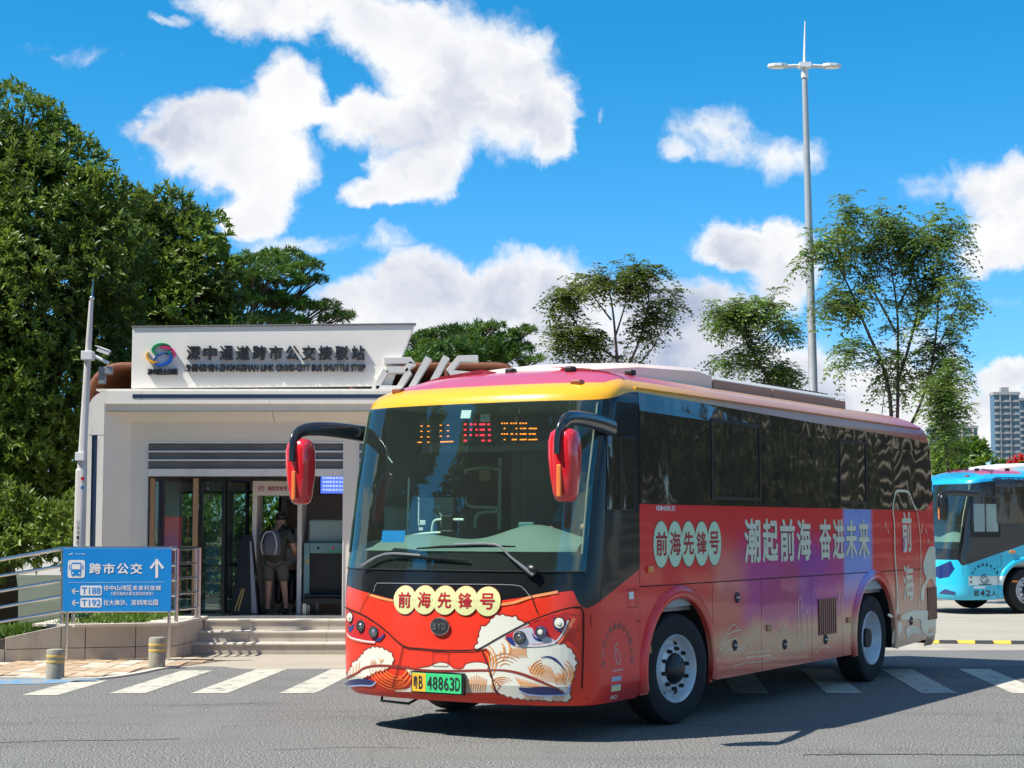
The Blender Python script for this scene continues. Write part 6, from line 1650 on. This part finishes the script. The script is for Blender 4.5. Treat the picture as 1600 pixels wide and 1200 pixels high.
# attendant sitting beyond the gate
at_ = empty('person', (pt(451, 900, 26.9).x, 26.9, LZ), label='seated attendant in white top behind the gate beside the scanner', cat='person')
V_ = [(0, 0, .52), (0, 0, .72), (0, 0, .92), (0, -.01, 1.03), (0, -.03, 1.13), (0, -.04, 1.22), (-.09, -.1, .50), (-.1, -.38, .48), (-.1, -.40, .1), (-.1, -.5, .03), (.09, -.1, .5), (.1, -.38, .48), (.1, -.4, .1), (.1, -.5, .03), (-.18, -.02, .95), (-.2, -.1, .72), (-.1, -.28, .66), (.18, -.02, .95), (.2, -.1, .72), (.1, -.28, .66)]
skin_body('body', V_, [(0, 1), (1, 2), (2, 3), (3, 4), (4, 5), (0, 6), (6, 7), (7, 8), (8, 9), (0, 10), (10, 11), (11, 12), (12, 13), (2, 14), (14, 15), (15, 16), (2, 17), (17, 18), (18, 19)], [.13, .12, .12, .05, .08, .075, .08, .06, .04, .035, .08, .06, .04, .035, .055, .04, .03, .055, .04, .03], M_skin, at_)
skin_body('shirt', V_[:3]+[V_[14], (-.2, -.08, .78), V_[17], (.2, -.08, .78)], [(0, 1), (1, 2), (2, 3), (3, 4), (2, 5), (5, 6)], [(.155, .14), (.15, .13), (.14, .12), .075, .06, .075, .06], mat('white_shirt', (.5, .5, .5), .8), at_)
skin_body('trousers', [V_[0], V_[6], V_[7], V_[8], V_[10], V_[11], V_[12]], [(0, 1), (1, 2), (2, 3), (0, 4), (4, 5), (5, 6)], [.15, .10, .08, .06, .10, .08, .06], M_black, at_)
mb = MB(); mb.sphere((0, -.02, 1.22), (.09, .095, .085)); mb.build('hair', M_black, at_, smooth=60)
stl = empty('stool', at_.location, label='small dark stool under the seated attendant', cat='stool')
mb = MB(); mb.lathe([(.17, .37), (.17, .42)], 20); mb.build('seat', M_black, stl)
for k in range(4): mb = MB(); a = k*math.pi/2+.7; mb.tube([(.12*math.cos(a), .12*math.sin(a), .37), (.17*math.cos(a), .17*math.sin(a), 0)], .014, n=6); mb.build('leg', M_black, stl)

# ================================================================== PLANTS
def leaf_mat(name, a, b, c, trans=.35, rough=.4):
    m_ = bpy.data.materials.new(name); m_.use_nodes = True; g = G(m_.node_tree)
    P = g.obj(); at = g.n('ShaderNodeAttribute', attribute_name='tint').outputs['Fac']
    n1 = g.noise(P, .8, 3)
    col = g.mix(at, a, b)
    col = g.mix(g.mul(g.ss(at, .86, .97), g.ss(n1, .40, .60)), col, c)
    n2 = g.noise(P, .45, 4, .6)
    col = g.mix(g.mul(g.ss(n2, .38, .60), .72), col, tuple(x*.55 for x in a))  # clumps darkened by noise: shade of the hollows painted into the leaf colour
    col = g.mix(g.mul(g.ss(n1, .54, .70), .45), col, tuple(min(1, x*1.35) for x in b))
    bs = g.n('ShaderNodeBsdfPrincipled', ins={'Base Color': col, 'Roughness': rough, 'Specular IOR Level': .4})
    tr = g.n('ShaderNodeBsdfTranslucent', ins={'Color': g.mix(.5, col, (.25, .34, .03))})
    mx = g.n('ShaderNodeMixShader', ins={0: trans, 1: bs.outputs[0], 2: tr.outputs[0]})
    g.n('ShaderNodeOutputMaterial', ins={0: mx.outputs[0]}); return m_
M_leaf = leaf_mat('broad_leaf', (.055, .12, .024), (.24, .34, .05), (.26, .16, .03))
M_leafdk = leaf_mat('brownish_leaf', (.035, .04, .018), (.10, .10, .04), (.2, .14, .06), trans=.15)  # leaf colour darkened to dim these trees' reflection in the coach windows
M_leaf2 = leaf_mat('fine_leaf', (.03, .095, .022), (.11, .24, .03), (.20, .18, .03))
M_leaf3 = leaf_mat('feathery_leaf', (.10, .20, .055), (.30, .42, .09), (.30, .12, .05), trans=.3)
M_hedge = leaf_mat('hedge_leaf', (.06, .15, .012), (.16, .28, .02), (.3, .3, .05), trans=.4)
M_grassl = leaf_mat('grass_blade', (.07, .16, .015), (.16, .28, .03), (.3, .3, .05), trans=.3)
M_bark = mat('bark', (.10, .075, .055), .9, bump=.6, bscale=30, var=.3, vscale=6)
M_barkp = mat('purplish_bark', (.13, .075, .07), .85, bump=.5, bscale=40, var=.3, vscale=6)

def leaves_mesh(name, C, D_, U, L, Wd, material, fold=.25, tint=None):
    """one folded leaf per row: C base point, D_ direction, U side-ish up vector"""
    n = len(C)
    D_ = D_/np.linalg.norm(D_, axis=1, keepdims=True)
    S_ = np.cross(D_, U); S_ /= np.maximum(1e-6, np.linalg.norm(S_, axis=1, keepdims=True))
    N_ = np.cross(S_, D_)
    L = L[:, None]; Wd = Wd[:, None]
    V = np.empty((n, 6, 3))
    V[:, 0] = C; V[:, 1] = C + D_*L*.5 - N_*L*.02*0 ; V[:, 2] = C + D_*L - N_*L*.18
    V[:, 3] = C + D_*L*.45 + S_*Wd*.5 + N_*Wd*fold; V[:, 4] = C + D_*L*.45 - S_*Wd*.5 + N_*Wd*fold
    V[:, 1] = C + D_*L*.5
    V[:, 5] = C
    V = V[:, :5]
    base = np.arange(n)[:, None]*5
    F = np.concatenate([base+np.array([[0, 1, 3]]), base+np.array([[1, 2, 3]]), base+np.array([[0, 4, 1]]), base+np.array([[1, 4, 2]])], axis=1).reshape(-1)
    me = bpy.data.meshes.new(name)
    nf = n*4
    me.vertices.add(n*5); me.vertices.foreach_set('co', V.reshape(-1).astype(np.float32))
    me.loops.add(nf*3); me.loops.foreach_set('vertex_index', F.astype(np.int32))
    me.polygons.add(nf); me.polygons.foreach_set('loop_start', (np.arange(nf)*3).astype(np.int32)); me.polygons.foreach_set('loop_total', np.full(nf, 3, np.int32))
    at = me.attributes.new('tint', 'FLOAT', 'POINT')
    t = rng.random(n) if tint is None else tint
    at.data.foreach_set('value', np.repeat(t, 5).astype(np.float32))
    me.materials.append(material); me.update(); me.validate()
    return me
def unit(v): return v/np.maximum(1e-9, np.linalg.norm(v, axis=1, keepdims=True))
def rosettes(P, O, k, L, W_, material, name, spread=.9, droop=.25, lvar=.3, tintb=None):
    """k leaves fanning out round each twig tip P pointing along O"""
    n = len(P)
    O = unit(O); a = np.where(np.abs(O[:, 2:3]) < .9, [[0, 0, 1.]], [[1., 0, 0]])
    U = unit(np.cross(O, a)); V = np.cross(O, U)
    th = (np.arange(k)[None, :]*2.4 + rng.random((n, 1))*6.28)
    el = spread*(.35+.65*rng.random((n, k)))
    D_ = (np.cos(el)[..., None]*O[:, None, :] + np.sin(el)[..., None]*(np.cos(th)[..., None]*U[:, None, :] + np.sin(th)[..., None]*V[:, None, :]))
    D_[..., 2] -= droop*rng.random((n, k))
    C = P[:, None, :] - O[:, None, :]*(rng.random((n, k, 1))*.12)
    LL = L*(1-lvar+2*lvar*rng.random((n, k)))
    t = (rng.random((n, 1)) if tintb is None else tintb[:, None])*.75 + rng.random((n, k))*.25
    Uv = O[:, None, :] + .3*rng.standard_normal((n, k, 3))
    return leaves_mesh(name, C.reshape(-1, 3), D_.reshape(-1, 3), Uv.reshape(-1, 3), LL.reshape(-1), (LL*W_).reshape(-1), material, tint=t.reshape(-1))
def obj_mesh(name, me, parent, **kw):
    o = bpy.data.objects.new(name, me); COL.objects.link(o); o.parent = parent; return tag(o, **kw)
def lobes_points(lobes, per_m2, inner=.25):
    Ps, Os, Ts = [], [], []
    for c, r in lobes:
        c = np.array(c); r = np.array(r if isinstance(r, (tuple, list)) else (r, r, r))
        n = int(per_m2*4*math.pi*(r.mean()**2))
        d = unit(rng.standard_normal((n, 3)))
        # clumpy surface
        ph = rng.random(3)*6
        bump = .10*np.sin(d[:, 0]*9+ph[0])*np.sin(d[:, 1]*8+ph[1])+.12*np.sin(d[:, 2]*7+ph[2]+d[:, 0]*5)
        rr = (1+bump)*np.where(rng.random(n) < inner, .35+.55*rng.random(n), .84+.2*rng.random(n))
        Ps.append(c + d*r*rr[:, None]); Os.append(d + np.array([0, 0, .45])*1.0 + .35*rng.standard_normal((n, 3))); Ts.append(np.clip(.25+.45*rr-.2+.35*rng.random(n), 0, 1))  # inner rosettes take a darker tint, shading put into the colour
    return np.concatenate(Ps), np.concatenate(Os), np.concatenate(Ts)
def tree_lobes(root_xyz, lobes, per_m2, k, L, W_, material, name, label, group=None, trunk_r=.16, bark=None, spread=.95, limbs=True, cat='tree', droop=.25, upto=None):
    r0 = Vector(root_xyz)
    t = empty(name, r0, label=label, cat=cat, group=group)
    lb = [((c[0]-r0.x, c[1]-r0.y, c[2]-r0.z), r) for c, r in lobes]
    P, O, T_ = lobes_points(lb, per_m2)
    keep = P[:, 2] > .05
    P, O, T_ = P[keep], O[keep], T_[keep]
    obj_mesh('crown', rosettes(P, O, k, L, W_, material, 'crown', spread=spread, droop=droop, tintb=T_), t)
    if limbs:
        mb = MB(); zc = min(c[2] for c, r in lb)*.5+.4
        mb.tube([(0, 0, -.1), (.05, .03, zc*.5), (0, 0, zc)], [trunk_r*1.25, trunk_r, trunk_r*.8], n=10); mb.build('trunk', bark or M_bark, t, smooth=60)
        mb = MB()
        for c, r in lb:
            c = Vector(c); mid = Vector((c.x*.4, c.y*.4, zc+(c.z-zc)*.35)); mb.tube([(0, 0, zc*.9), mid, c], [trunk_r*.7, trunk_r*.45, .03], n=6)
            for q in range(5):
                e = c + Vector((random.uniform(-1, 1), random.uniform(-1, 1), random.uniform(-.4, 1))).normalized()*(r if not isinstance(r, tuple) else r[0])*.85
                mb.tube([mid.lerp(c, .6), mid.lerp(c, .9).lerp(e, .5)+Vector((0, 0, .08)), e], [.035, .022, .008], n=5)
        mb.build('limbs', bark or M_bark, t, smooth=60)
    return t
def blob(px, py, rpx, Y, dy=0.0, fl=1.0):
    p = pt(px, py, Y+dy); r = rpx*Y/F_PX
    return ((p.x, p.y, p.z), (r, r*.95, r*fl))
# left: dense evergreen mass
bigA = [blob(*q) for q in ((30, 215, 85, 29.5), (95, 260, 75, 29.2, .3), (-40, 260, 90, 29.5), (150, 320, 68, 29.0), (60, 330, 105, 28.8), (-20, 380, 110, 28.6), (140, 410, 92, 28.6, .2), (40, 470, 110, 28.2), (150, 520, 78, 28.6, .4), (80, 590, 95, 28.4), (-20, 600, 110, 28.2), (35, 690, 90, 28.2), (105, 715, 68, 28.8, .5), (20, 790, 80, 28.2, .2), (95, 810, 55, 28.8, .4), (-60, 500, 110, 28.6), (-60, 730, 110, 28.4))]
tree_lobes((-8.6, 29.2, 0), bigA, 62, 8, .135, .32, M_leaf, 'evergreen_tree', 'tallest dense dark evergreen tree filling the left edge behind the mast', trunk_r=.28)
bigB = [blob(*q) for q in ((215, 350, 55, 32.5), (262, 345, 52, 32.6), (310, 372, 50, 32.4), (245, 410, 75, 32.2), (325, 430, 52, 32.2, -.2), (200, 450, 70, 32.0), (290, 480, 70, 32.0), (350, 470, 34, 32.2), (345, 520, 45, 32.0), (220, 530, 70, 31.8), (170, 600, 60, 31.8), (300, 560, 70, 31.9), (180, 690, 60, 31.6), (150, 780, 60, 31.5), (215, 640, 60, 31.8))]
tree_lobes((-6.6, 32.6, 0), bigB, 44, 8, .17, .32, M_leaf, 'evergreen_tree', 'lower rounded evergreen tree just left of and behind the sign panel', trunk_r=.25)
# layered fine-leaved trees beyond the roof
def layered(root_xyz, plates, name, label, L=.16, per=60, material=None, bark=None, group=None):
    r0 = Vector(root_xyz); t = empty(name, r0, label=label, cat='tree', group=group)
    Ps, Os = [], []
    mb = MB(); lim = MB()
    top = max(c[2] for c, r in plates)-r0.z; zc = top*.45
    mb.tube([(0, 0, -.1), (.1, 0, zc)], [.26, .18], n=8); mb.build('trunk', bark or M_bark, t, smooth=60)
    for c, r in plates:
        c = np.array(c)-np.array(r0); n = int(per*r[0]*r[1]*4)
        a = rng.random(n)*6.283; q = np.sqrt(rng.random(n)); x = np.cos(a)*q*r[0]; y = np.sin(a)*q*r[1]
        edge = q + .18*np.sin(a*5+c[0]); z = r[2]*(1-edge**2)*(.6+.4*rng.random(n)) + .12*np.sin(x*4)*np.cos(y*5)
        P = np.stack([c[0]+x, c[1]+y, c[2]+z], 1); Ps.append(P); O = np.stack([x, y, np.full(n, .5)], 1)+.3*rng.standard_normal((n, 3)); Os.append(O)
        cv = Vector(c); m1 = Vector((cv.x*.35, cv.y*.35, zc+(cv.z-zc)*.55)); lim.tube([(0, 0, zc*.95), m1, cv], [.12, .06, .02], n=6)
        for s in range(9):
            aa = s*.7+random.random(); e = cv+Vector((math.cos(aa)*r[0]*.8, math.sin(aa)*r[1]*.8, r[2]*.35)); lim.tube([m1.lerp(cv, random.uniform(.3, .9)), e.lerp(cv, .45)-Vector((0, 0, .06)), e], [.03, .018, .007], n=5)
    lim.build('limbs', bark or M_bark, t, smooth=60)
    obj_mesh('crown', rosettes(np.concatenate(Ps), np.concatenate(Os), 9, L, .24, material or M_leaf2, 'crown', spread=1.2, droop=.3), t)
    return t
def plate(px, py, rx, Y, rz=14, dy=0): p = pt(px, py, Y+dy); k = Y/F_PX; return ((p.x, p.y, p.z), (rx*k, rx*k*.8, rz*k))
layered((-10.9, 62, 0), [plate(*q) for q in ((400, 412, 52, 60, 14), (440, 404, 44, 61, 14), (478, 418, 30, 60, 10), (420, 435, 60, 59, 16), (485, 440, 26, 60, 10), (405, 470, 60, 60, 16), (455, 478, 44, 61, 14), (500, 480, 36, 60, 9), (525, 497, 30, 60, 9), (430, 505, 60, 60, 14), (385, 440, 50, 60, 20))], 'umbrella_tree', 'flat-topped feathery green tree above the middle of the sign panel', per=55, L=.2)
layered((-2.4, 52, 0), [plate(*q) for q in ((650, 535, 38, 52, 14), (690, 525, 40, 52, 16), (735, 520, 36, 53, 14), (765, 512, 24, 52, 8), (720, 545, 70, 51, 18), (700, 565, 70, 51, 18), (785, 530, 30, 52, 12), (815, 520, 26, 52, 10), (800, 548, 38, 52, 14), (760, 560, 60, 52, 14), (830, 565, 20, 54, 8), (655, 560, 50, 52, 14))], 'umbrella_tree', 'bright green layered trees rising behind the slanted roof letters', per=65, L=.18)

# sparse pinnate trees grown from branches
def grown(base, segs, name, label, spec, group=None):
    """segs: main limbs as pixel polylines at depth Y; twigs and pinnate leaves grow from them"""
    Y = base[1]; r0 = Vector((base[0], Y, 0)); t = empty(name, r0, label=label, cat='tree', group=group)
    rg = random.Random(int(base[0]*100)); tr = MB(); tw = MB(); tips = []
    k = Y/F_PX
    for P, w0, dens in segs:
        pts = [Vector(pt(p[0], p[1], Y)) - r0 for p in P]
        off_y = rg.uniform(-1, 1)*.9
        n = len(pts)
        for i, p in enumerate(pts):
            f_ = i/(n-1); p.z -= spec.get('drop', .36)*f_; p.x *= 1-.07*f_
        for i, p in enumerate(pts): p.y += off_y*(i/(n-1))**1.2 if w0 < .09 or n > 3 else 0
        L3 = smooth_line3(pts, 5); m_ = len(L3)
        tr.tube(L3, [w0*.62*(1-.85*i/(m_-1)) for i in range(m_)], n=7)
        for i in range(int(m_*.30), m_):
            if rg.random() < spec.get('thin', 0) and i < m_-3: continue
            for q in range(dens):
                d = Vector((rg.gauss(0, 1), rg.gauss(0, .9), rg.gauss(.35, .7))).normalized(); ln = spec['twig']*rg.uniform(.35, 1.1)
                p0 = L3[i]; p1 = p0 + d*ln*.5 + Vector((0, 0, .05)); p2 = p0 + d*ln + Vector((0, 0, rg.uniform(-.12, .12)))
                tw.tube([p0, p1, p2], [.011, .007, .003], n=4)
                for f in (.7, .9, 1.0):
                    if rg.random() < spec['fill']: tips.append((p0.lerp(p2, f), d))
                for s in range(2):
                    e = p1 + Vector((rg.gauss(0, 1), rg.gauss(0, 1), rg.gauss(.1, .6))).normalized()*ln*.45
                    tw.tube([p1, e], [.005, .002], n=3); tips.append((e, (e-p1)))
                    tips.append((p1.lerp(e, .6), (e-p1)))
    tr.build('trunk', M_barkp, t, smooth=60); tw.build('twigs', M_barkp, t)
    # pinnate leaf: rachis with paired leaflets
    Cs, Ds, Us, Ls, Ts = [], [], [], [], []
    for p, d in tips:
        for rep in range(spec['rep']):
            a = Vector((rg.gauss(0, 1), rg.gauss(0, 1), rg.gauss(-.1, .6))).normalized(); a = (a + d.normalized()*.8).normalized()
            s_ = a.cross(Vector((0, 0, 1))); s_ = s_.normalized() if s_.length > .01 else Vector((1, 0, 0)); tn = rg.random()
            for j in range(5):
                q = p + a*(.06+.075*j) - Vector((0, 0, .012*j*j))
                for sg in (-1, 1):
                    Cs.append(q); Ds.append(s_*sg + a*.45 + Vector((0, 0, rg.uniform(-.35, .1)))); Us.append(Vector((rg.gauss(0, .4), rg.gauss(0, .4), 1))); Ls.append(spec['L']*rg.uniform(.7, 1.2)); Ts.append(tn*.8+rg.random()*.2)
    f3 = lambda A_: np.array([tuple(v) for v in A_])
    obj_mesh('crown', leaves_mesh('crown', f3(Cs), f3(Ds), f3(Us), np.array(Ls), np.array(Ls)*.44, spec.get('m', M_leaf3), tint=np.array(Ts)), t)
    return t
sp1 = dict(twig=.52, fill=.42, rep=2, L=.12, thin=.72)
bx_ = pt(962, 600, 41).x
grown((bx_, 41), [([(962, 720), (965, 600), (962, 540), (955, 470), (945, 420)], .10, 3), ([(963, 610), (935, 560), (905, 505), (880, 460), (870, 440)], .06, 3), ([(964, 600), (990, 550), (1010, 490), (1015, 430), (990, 412)], .06, 3), ([(964, 590), (1000, 560), (1030, 515), (1030, 480)], .05, 3), ([(962, 560), (925, 530), (890, 520), (870, 505)], .05, 3), ([(960, 530), (975, 470), (980, 425)], .045, 3), ([(960, 610), (920, 580), (900, 560)], .04, 3), ([(1005, 500), (1040, 465), (1056, 452)], .025, 2), ([(955, 500), (925, 450), (915, 425)], .04, 3)],
      'sparse_tree', 'rusty tinged feathery tree above the front of the coach roof', dict(sp1, m=leaf_mat('rusty_leaf', (.08, .13, .03), (.22, .24, .05), (.36, .13, .07), trans=.3)))
bx_ = pt(1200, 600, 41).x
grown((bx_, 41), [([(1222, 740), (1212, 620), (1190, 560), (1165, 510), (1150, 470)], .09, 3), ([(1190, 570), (1160, 560), (1140, 545)], .04, 3), ([(1180, 540), (1140, 495), (1118, 475)], .045, 3), ([(1180, 530), (1200, 480), (1195, 460)], .045, 3), ([(1185, 545), (1215, 505), (1232, 490)], .04, 3), ([(1205, 600), (1230, 570), (1238, 560)], .035, 3), ([(1208, 610), (1190, 600), (1230, 595)], .03, 3), ([(1165, 510), (1160, 460)], .03, 3)],
      'sparse_tree', 'small leaning feathery tree left of the tall lamp post', sp1)
bx_ = pt(1392, 640, 39).x
grown((bx_, 39), [([(1394, 760), (1392, 640), (1380, 570), (1350, 500), (1320, 430), (1290, 380), (1262, 385)], .085, 3), ([(1396, 760), (1402, 640), (1402, 560), (1400, 470), (1385, 380), (1372, 330)], .075, 3), ([(1400, 700), (1432, 640), (1455, 560), (1464, 470), (1468, 400), (1482, 350)], .065, 3), ([(1402, 600), (1425, 520), (1445, 430), (1450, 380), (1462, 362)], .06, 3), ([(1380, 570), (1345, 540), (1320, 535)], .04, 3), ([(1400, 520), (1370, 450), (1345, 400), (1335, 340)], .05, 3), ([(1350, 500), (1310, 470), (1300, 465)], .04, 3), ([(1402, 480), (1430, 420), (1430, 360), (1410, 340)], .045, 3), ([(1455, 560), (1480, 500), (1490, 460)], .04, 3), ([(1440, 600), (1470, 570), (1480, 520)], .035, 3), ([(1320, 430), (1300, 360), (1310, 330)], .035, 3), ([(1400, 430), (1365, 390), (1360, 360)], .04, 3), ([(1425, 520), (1460, 450), (1470, 420)], .04, 3), ([(1385, 590), (1372, 660), (1378, 690)], .02, 0), ([(1440, 620), (1420, 580), (1425, 560)], .03, 1)],
      'sparse_tree', 'largest feathery tree with several dark stems right of the lamp post', dict(sp1, twig=.72))
bx_ = pt(1475, 700, 37).x
grown((bx_, 37), [([(1482, 820), (1478, 720), (1470, 660), (1462, 600), (1480, 560)], .05, 3), ([(1478, 700), (1460, 640), (1452, 600)], .03, 3), ([(1478, 690), (1492, 630), (1488, 580)], .03, 3)],
      'sapling', 'thin young tree just beyond the rear corner of the red coach', dict(twig=.35, fill=.5, rep=1, L=.11, drop=.3))

# shrubs, hedges, grass
hA = [blob(*q) for q in ((20, 800, 45, 26.5), (70, 815, 38, 26.5), (-30, 810, 50, 26.5), (110, 800, 30, 27), (40, 850, 40, 26.2), (100, 850, 34, 26.4), (-30, 860, 50, 26.3))]
tree_lobes((-6.9, 26.6, 0), hA, 60, 7, .13, .34, M_leaf, 'shrub', 'shaded leafy shrub low behind the ramp railing', limbs=False, cat='shrub')
hB = [((-9.0+.75*i, 38.2+.1*(i % 2), .9+(.9 if j else 0)), (.7, .6, .8)) for i in range(7) for j in (0, 1)]
tree_lobes((-6.8, 38.2, 0), hB, 40, 7, .16, .36, M_hedge, 'hedge', 'sunlit hedge seen through the kiosk from the doorway', limbs=False, cat='hedge')
hC = [blob(*q) for q in ((1490, 715, 26, 58), (1520, 706, 24, 58), (1465, 722, 24, 58), (1545, 735, 24, 57), (1505, 745, 30, 57), (1470, 750, 28, 57), (1580, 742, 22, 57), (1610, 735, 25, 57), (1560, 760, 28, 57), (1520, 765, 30, 57), (1440, 745, 26, 58), (1640, 740, 30, 57))]
tree_lobes((15.5, 58, 0), hC, 26, 7, .24, .34, M_hedge, 'bushy_tree', 'bright green bushy trees between the red and blue coaches', trunk_r=.15)
hD = [((14+1.5*i, 50+.6*(i % 2), 1.2), (1.1, .9, 1.3)) for i in range(14)]
tree_lobes((20, 50, 0), hD, 16, 7, .22, .34, M_hedge, 'hedge', 'low clipped hedge behind the blue coach', limbs=False, cat='hedge')
rf = [blob(1588, 719, 5, 50), blob(1597, 715, 5, 50), blob(1578, 722, 3.5, 50)]
tree_lobes((14.4, 50, 0), rf, 160, 6, .10, .4, mat('red_petal', (.65, .03, .03), .6), 'flowering_shrub', 'red blossoms poking above the blue coach roof', limbs=False, cat='shrub')
# trees beside the plaza to the right, seen only in the coach glass
for i, (x, y, h) in enumerate(((27, 31, 7.0), (38, 34, 8.5), (24, 24, 6.5))):
    lb = [((x+dx, y+dy, h*.62+dz), r) for dx, dy, dz, r in ((0, 0, 0, 2.2), (1.4, .6, .8, 1.7), (-1.3, -.5, .4, 1.8), (.2, .2, 1.8, 1.5))]
    tree_lobes((x, y, 0), lb, 8, 7, .30, .34, M_leafdk, 'roadside_tree', ('spreading tree on the plaza edge right of the view', 'tall tree at the far right of the plaza', 'low round tree near the right kerb')[i], trunk_r=.2)
for i, (x, y, h) in enumerate(((30, 27, 8.0), (23, 31, 5.5), (36, 31, 9))):
    lb = [((x+dx, y+dy, h*.5+dz), r) for dx, dy, dz, r in ((0, 0, 0, 2.4), (1.6, .6, .8, 1.9), (-1.5, -.5, -.6, 2.0), (.2, .2, 1.8, 1.6))]
    tree_lobes((x, y, 0), lb, 7, 7, .32, .34, M_leafdk, 'roadside_tree', ('broad dark tree on the right edge of the plaza', 'bushy low tree near the finned hall', 'high tree behind the plaza edge trees')[i], trunk_r=.2)
hall = empty('reflection_hall', (18.5, 43, 0), label='long low hall with pale horizontal fins, added right of the view for window reflections', cat='building')  # added out of view so its fins stripe the coach window reflections
mb = MB(); mb.box((0, 0, 0), (34, 12, 9)); mb.build('wall', mat('dark_facade', (.05, .045, .035), .6), hall)
for k in range(16):
    mb = MB(); mb.box((-.2, -.5, .7+k*.52), (34.2, -.01, .80+k*.52)); mb.build('fin', mat('tan_fin', (.66, .55, .40), .6) if k == 0 else bpy.data.materials['tan_fin'], hall)
lt = None; GL = 'unseen trees added left of the view for the windscreen reflection'  # unseen trees added to darken the windscreen, with a gap for a pale stripe
for i, (ang, dist, s_) in enumerate(((178, 22, 2.0), (185.5, 21, 2.1), (207, 21, 2.1), (213, 24, 2.3), (220, 21, 2.1), (228, 22, 2.2), (236, 21, 2.1), (245, 22, 2.2), (254, 23, 2.2), (170, 24, 2.0))):
    x, y = -1+dist*math.cos(R(ang)), 14.5+dist*math.sin(R(ang))
    if lt is None:
        lb = [((x+dx, y+dy, 4.6+dz), r) for dx, dy, dz, r in ((0, 0, 0, 1.3), (.5, .6, 1.6, 1.2), (-.5, -.5, 1.4, 1.1), (.1, .2, 3.0, 1.0), (0, 0, -1.8, 1.2), (.2, -.2, -3.2, 1.2))]
        lt = tree_lobes((x, y, 0), lb, 14, 7, .30, .34, M_leaf, 'reflection_tree', 'slim leafy tree added unseen left of the view for the windscreen reflection', group=GL, trunk_r=.2); lt.scale = (s_, s_, s_)
    else:
        o = copy_tree(lt); o.location = (x, y, 0); o.scale = (s_, s_, s_); o.rotation_euler = (0, 0, i*1.3)
# grass strip and ground cover behind the railing
n = 9000
gx = -9 + 4.2*rng.random(n); gy = 22.75 + 2.6*rng.random(n)*1.0 + 0*gx; wl = 22.25+(gx+6.51)*.332+.12
gy = wl + (gy-22.75)
gz = np.interp(gx, [-9, -6.5, -5.7, -5], [.10, .30, .42, .44]) - .02
P = np.stack([gx, gy, gz], 1); O = np.stack([.5*rng.standard_normal(n), .5*rng.standard_normal(n), np.ones(n)], 1)
go = bpy.data.objects.new('grass', rosettes(P, O, 4, .16, .12, M_grassl, 'grass', spread=.7, droop=.2)); COL.objects.link(go); tag(go, 'short green grass on the bank behind the ramp wall', 'grass', kind='stuff')
mb = MB(); xs_ = np.linspace(-9, -4.9, 12)
vs = []
for x in xs_:
    z = float(np.interp(x, [-9, -6.5, -5.7, -5], [.10, .30, .42, .44]))-.03
    vs += [(x, wall_y(x)+.10, z), (x, wall_y(x)+3.2, z+.05)]
mb.add(vs, [(2*i, 2*i+1, 2*i+3, 2*i+2) for i in range(len(xs_)-1)]); bk = mb.build('grass_bank', M_soil, kind='structure', fix=False)
for p in bk.data.polygons: pass
bk.data.flip_normals() if bk.data.polygons[0].normal.z < 0 else None
# two small plants behind the sign
for i, (px, py) in enumerate(((105, 966), (127, 962))):
    p = pt(px, py, 23.1); pl = empty('leafy_plant', (p.x, 23.1, .44), label=('left', 'right')[0] and ('small bluish leafy plant at the foot of the mast, nearer the railing post' if i == 0 else 'small bluish leafy plant below the sign, nearer the kiosk frame'), cat='plant')
    q = rng.random((60, 3))*[.16, .16, .22]-[.08, .08, 0]
    obj_mesh('leaves', rosettes(q, q+[0, 0, .2], 4, .07, .5, mat('bluish_leaf_%d' % i, (.10, .24, .12), .6), 'leaves', spread=1.3), pl)
# far kerb line and grass strip by the blue coach
# ------------------------------------------------------------------ far towers
M_tg = mat('tower_glass', (.07, .10, .13), .15, spec=.8)
M_tw = mat('tower_concrete', (.30, .30, .30), .8, var=.1)
M_tt = mat('tower_tan', (.55, .45, .34), .8, var=.1)
def tower(px0, px1, pytop, Y, label, bays, tanb=False):
    a = pt(px0, pytop, Y); b = pt(px1, pytop, Y); w = b.x-a.x; h = a.z
    t = empty('tower_block', (a.x, Y, 0), label=label, cat='building')
    mb = MB(); mb.box((0, 0, 0), (w, w*.6, h)); mb.build('core', M_tg, t)
    fl_ = 3.3 if Y < 1000 else 3.6; nf = int(h/fl_)
    bw = w/bays
    for i in range(bays):
        if i % 2 == 0:
            mb = MB()
            for k in range(nf): mb.box((i*bw+.2, -1.2, k*fl_), (i*bw+bw*.85, .0, k*fl_+1.2))
            mb.build('balconies', M_tw, t, kind='stuff')
        else:
            mb = MB(); mb.box((i*bw, -.8, 0), (i*bw+bw*.3, 0, h+1)); mb.build('pier', M_tt if tanb else M_tw, t)
            mb = MB()
            for k in range(nf): mb.box((i*bw+bw*.4, -.3, k*fl_), (i*bw+bw, 0, k*fl_+.9))
            mb.build('spandrels', M_tw, t, kind='stuff')
    mb = MB(); mb.box((-.5, -1, h), (w+.5, w*.6, h+1.5)); mb.box((w*.3, 0, h+1.5), (w*.6, w*.3, h+4)); mb.build('roof', M_tw, t)
    mb = MB(); mb.box((-.3, -1.3, 0), (w*.55, -.05, h*.42)); mb.build('podium_cladding', M_tt, t)
tower(1553, 1592, 617, 900, 'tall grey residential tower above the blue coach', 5)
tower(1593, 1640, 626, 930, 'grey residential tower cut by the right picture edge', 5)
tower(1452, 1490, 672, 1150, 'distant pale tower block just right of the thin young tree', 4)
tower(1492, 1527, 669, 1150, 'distant tan and blue tower block between sapling and tall tower', 4, True)
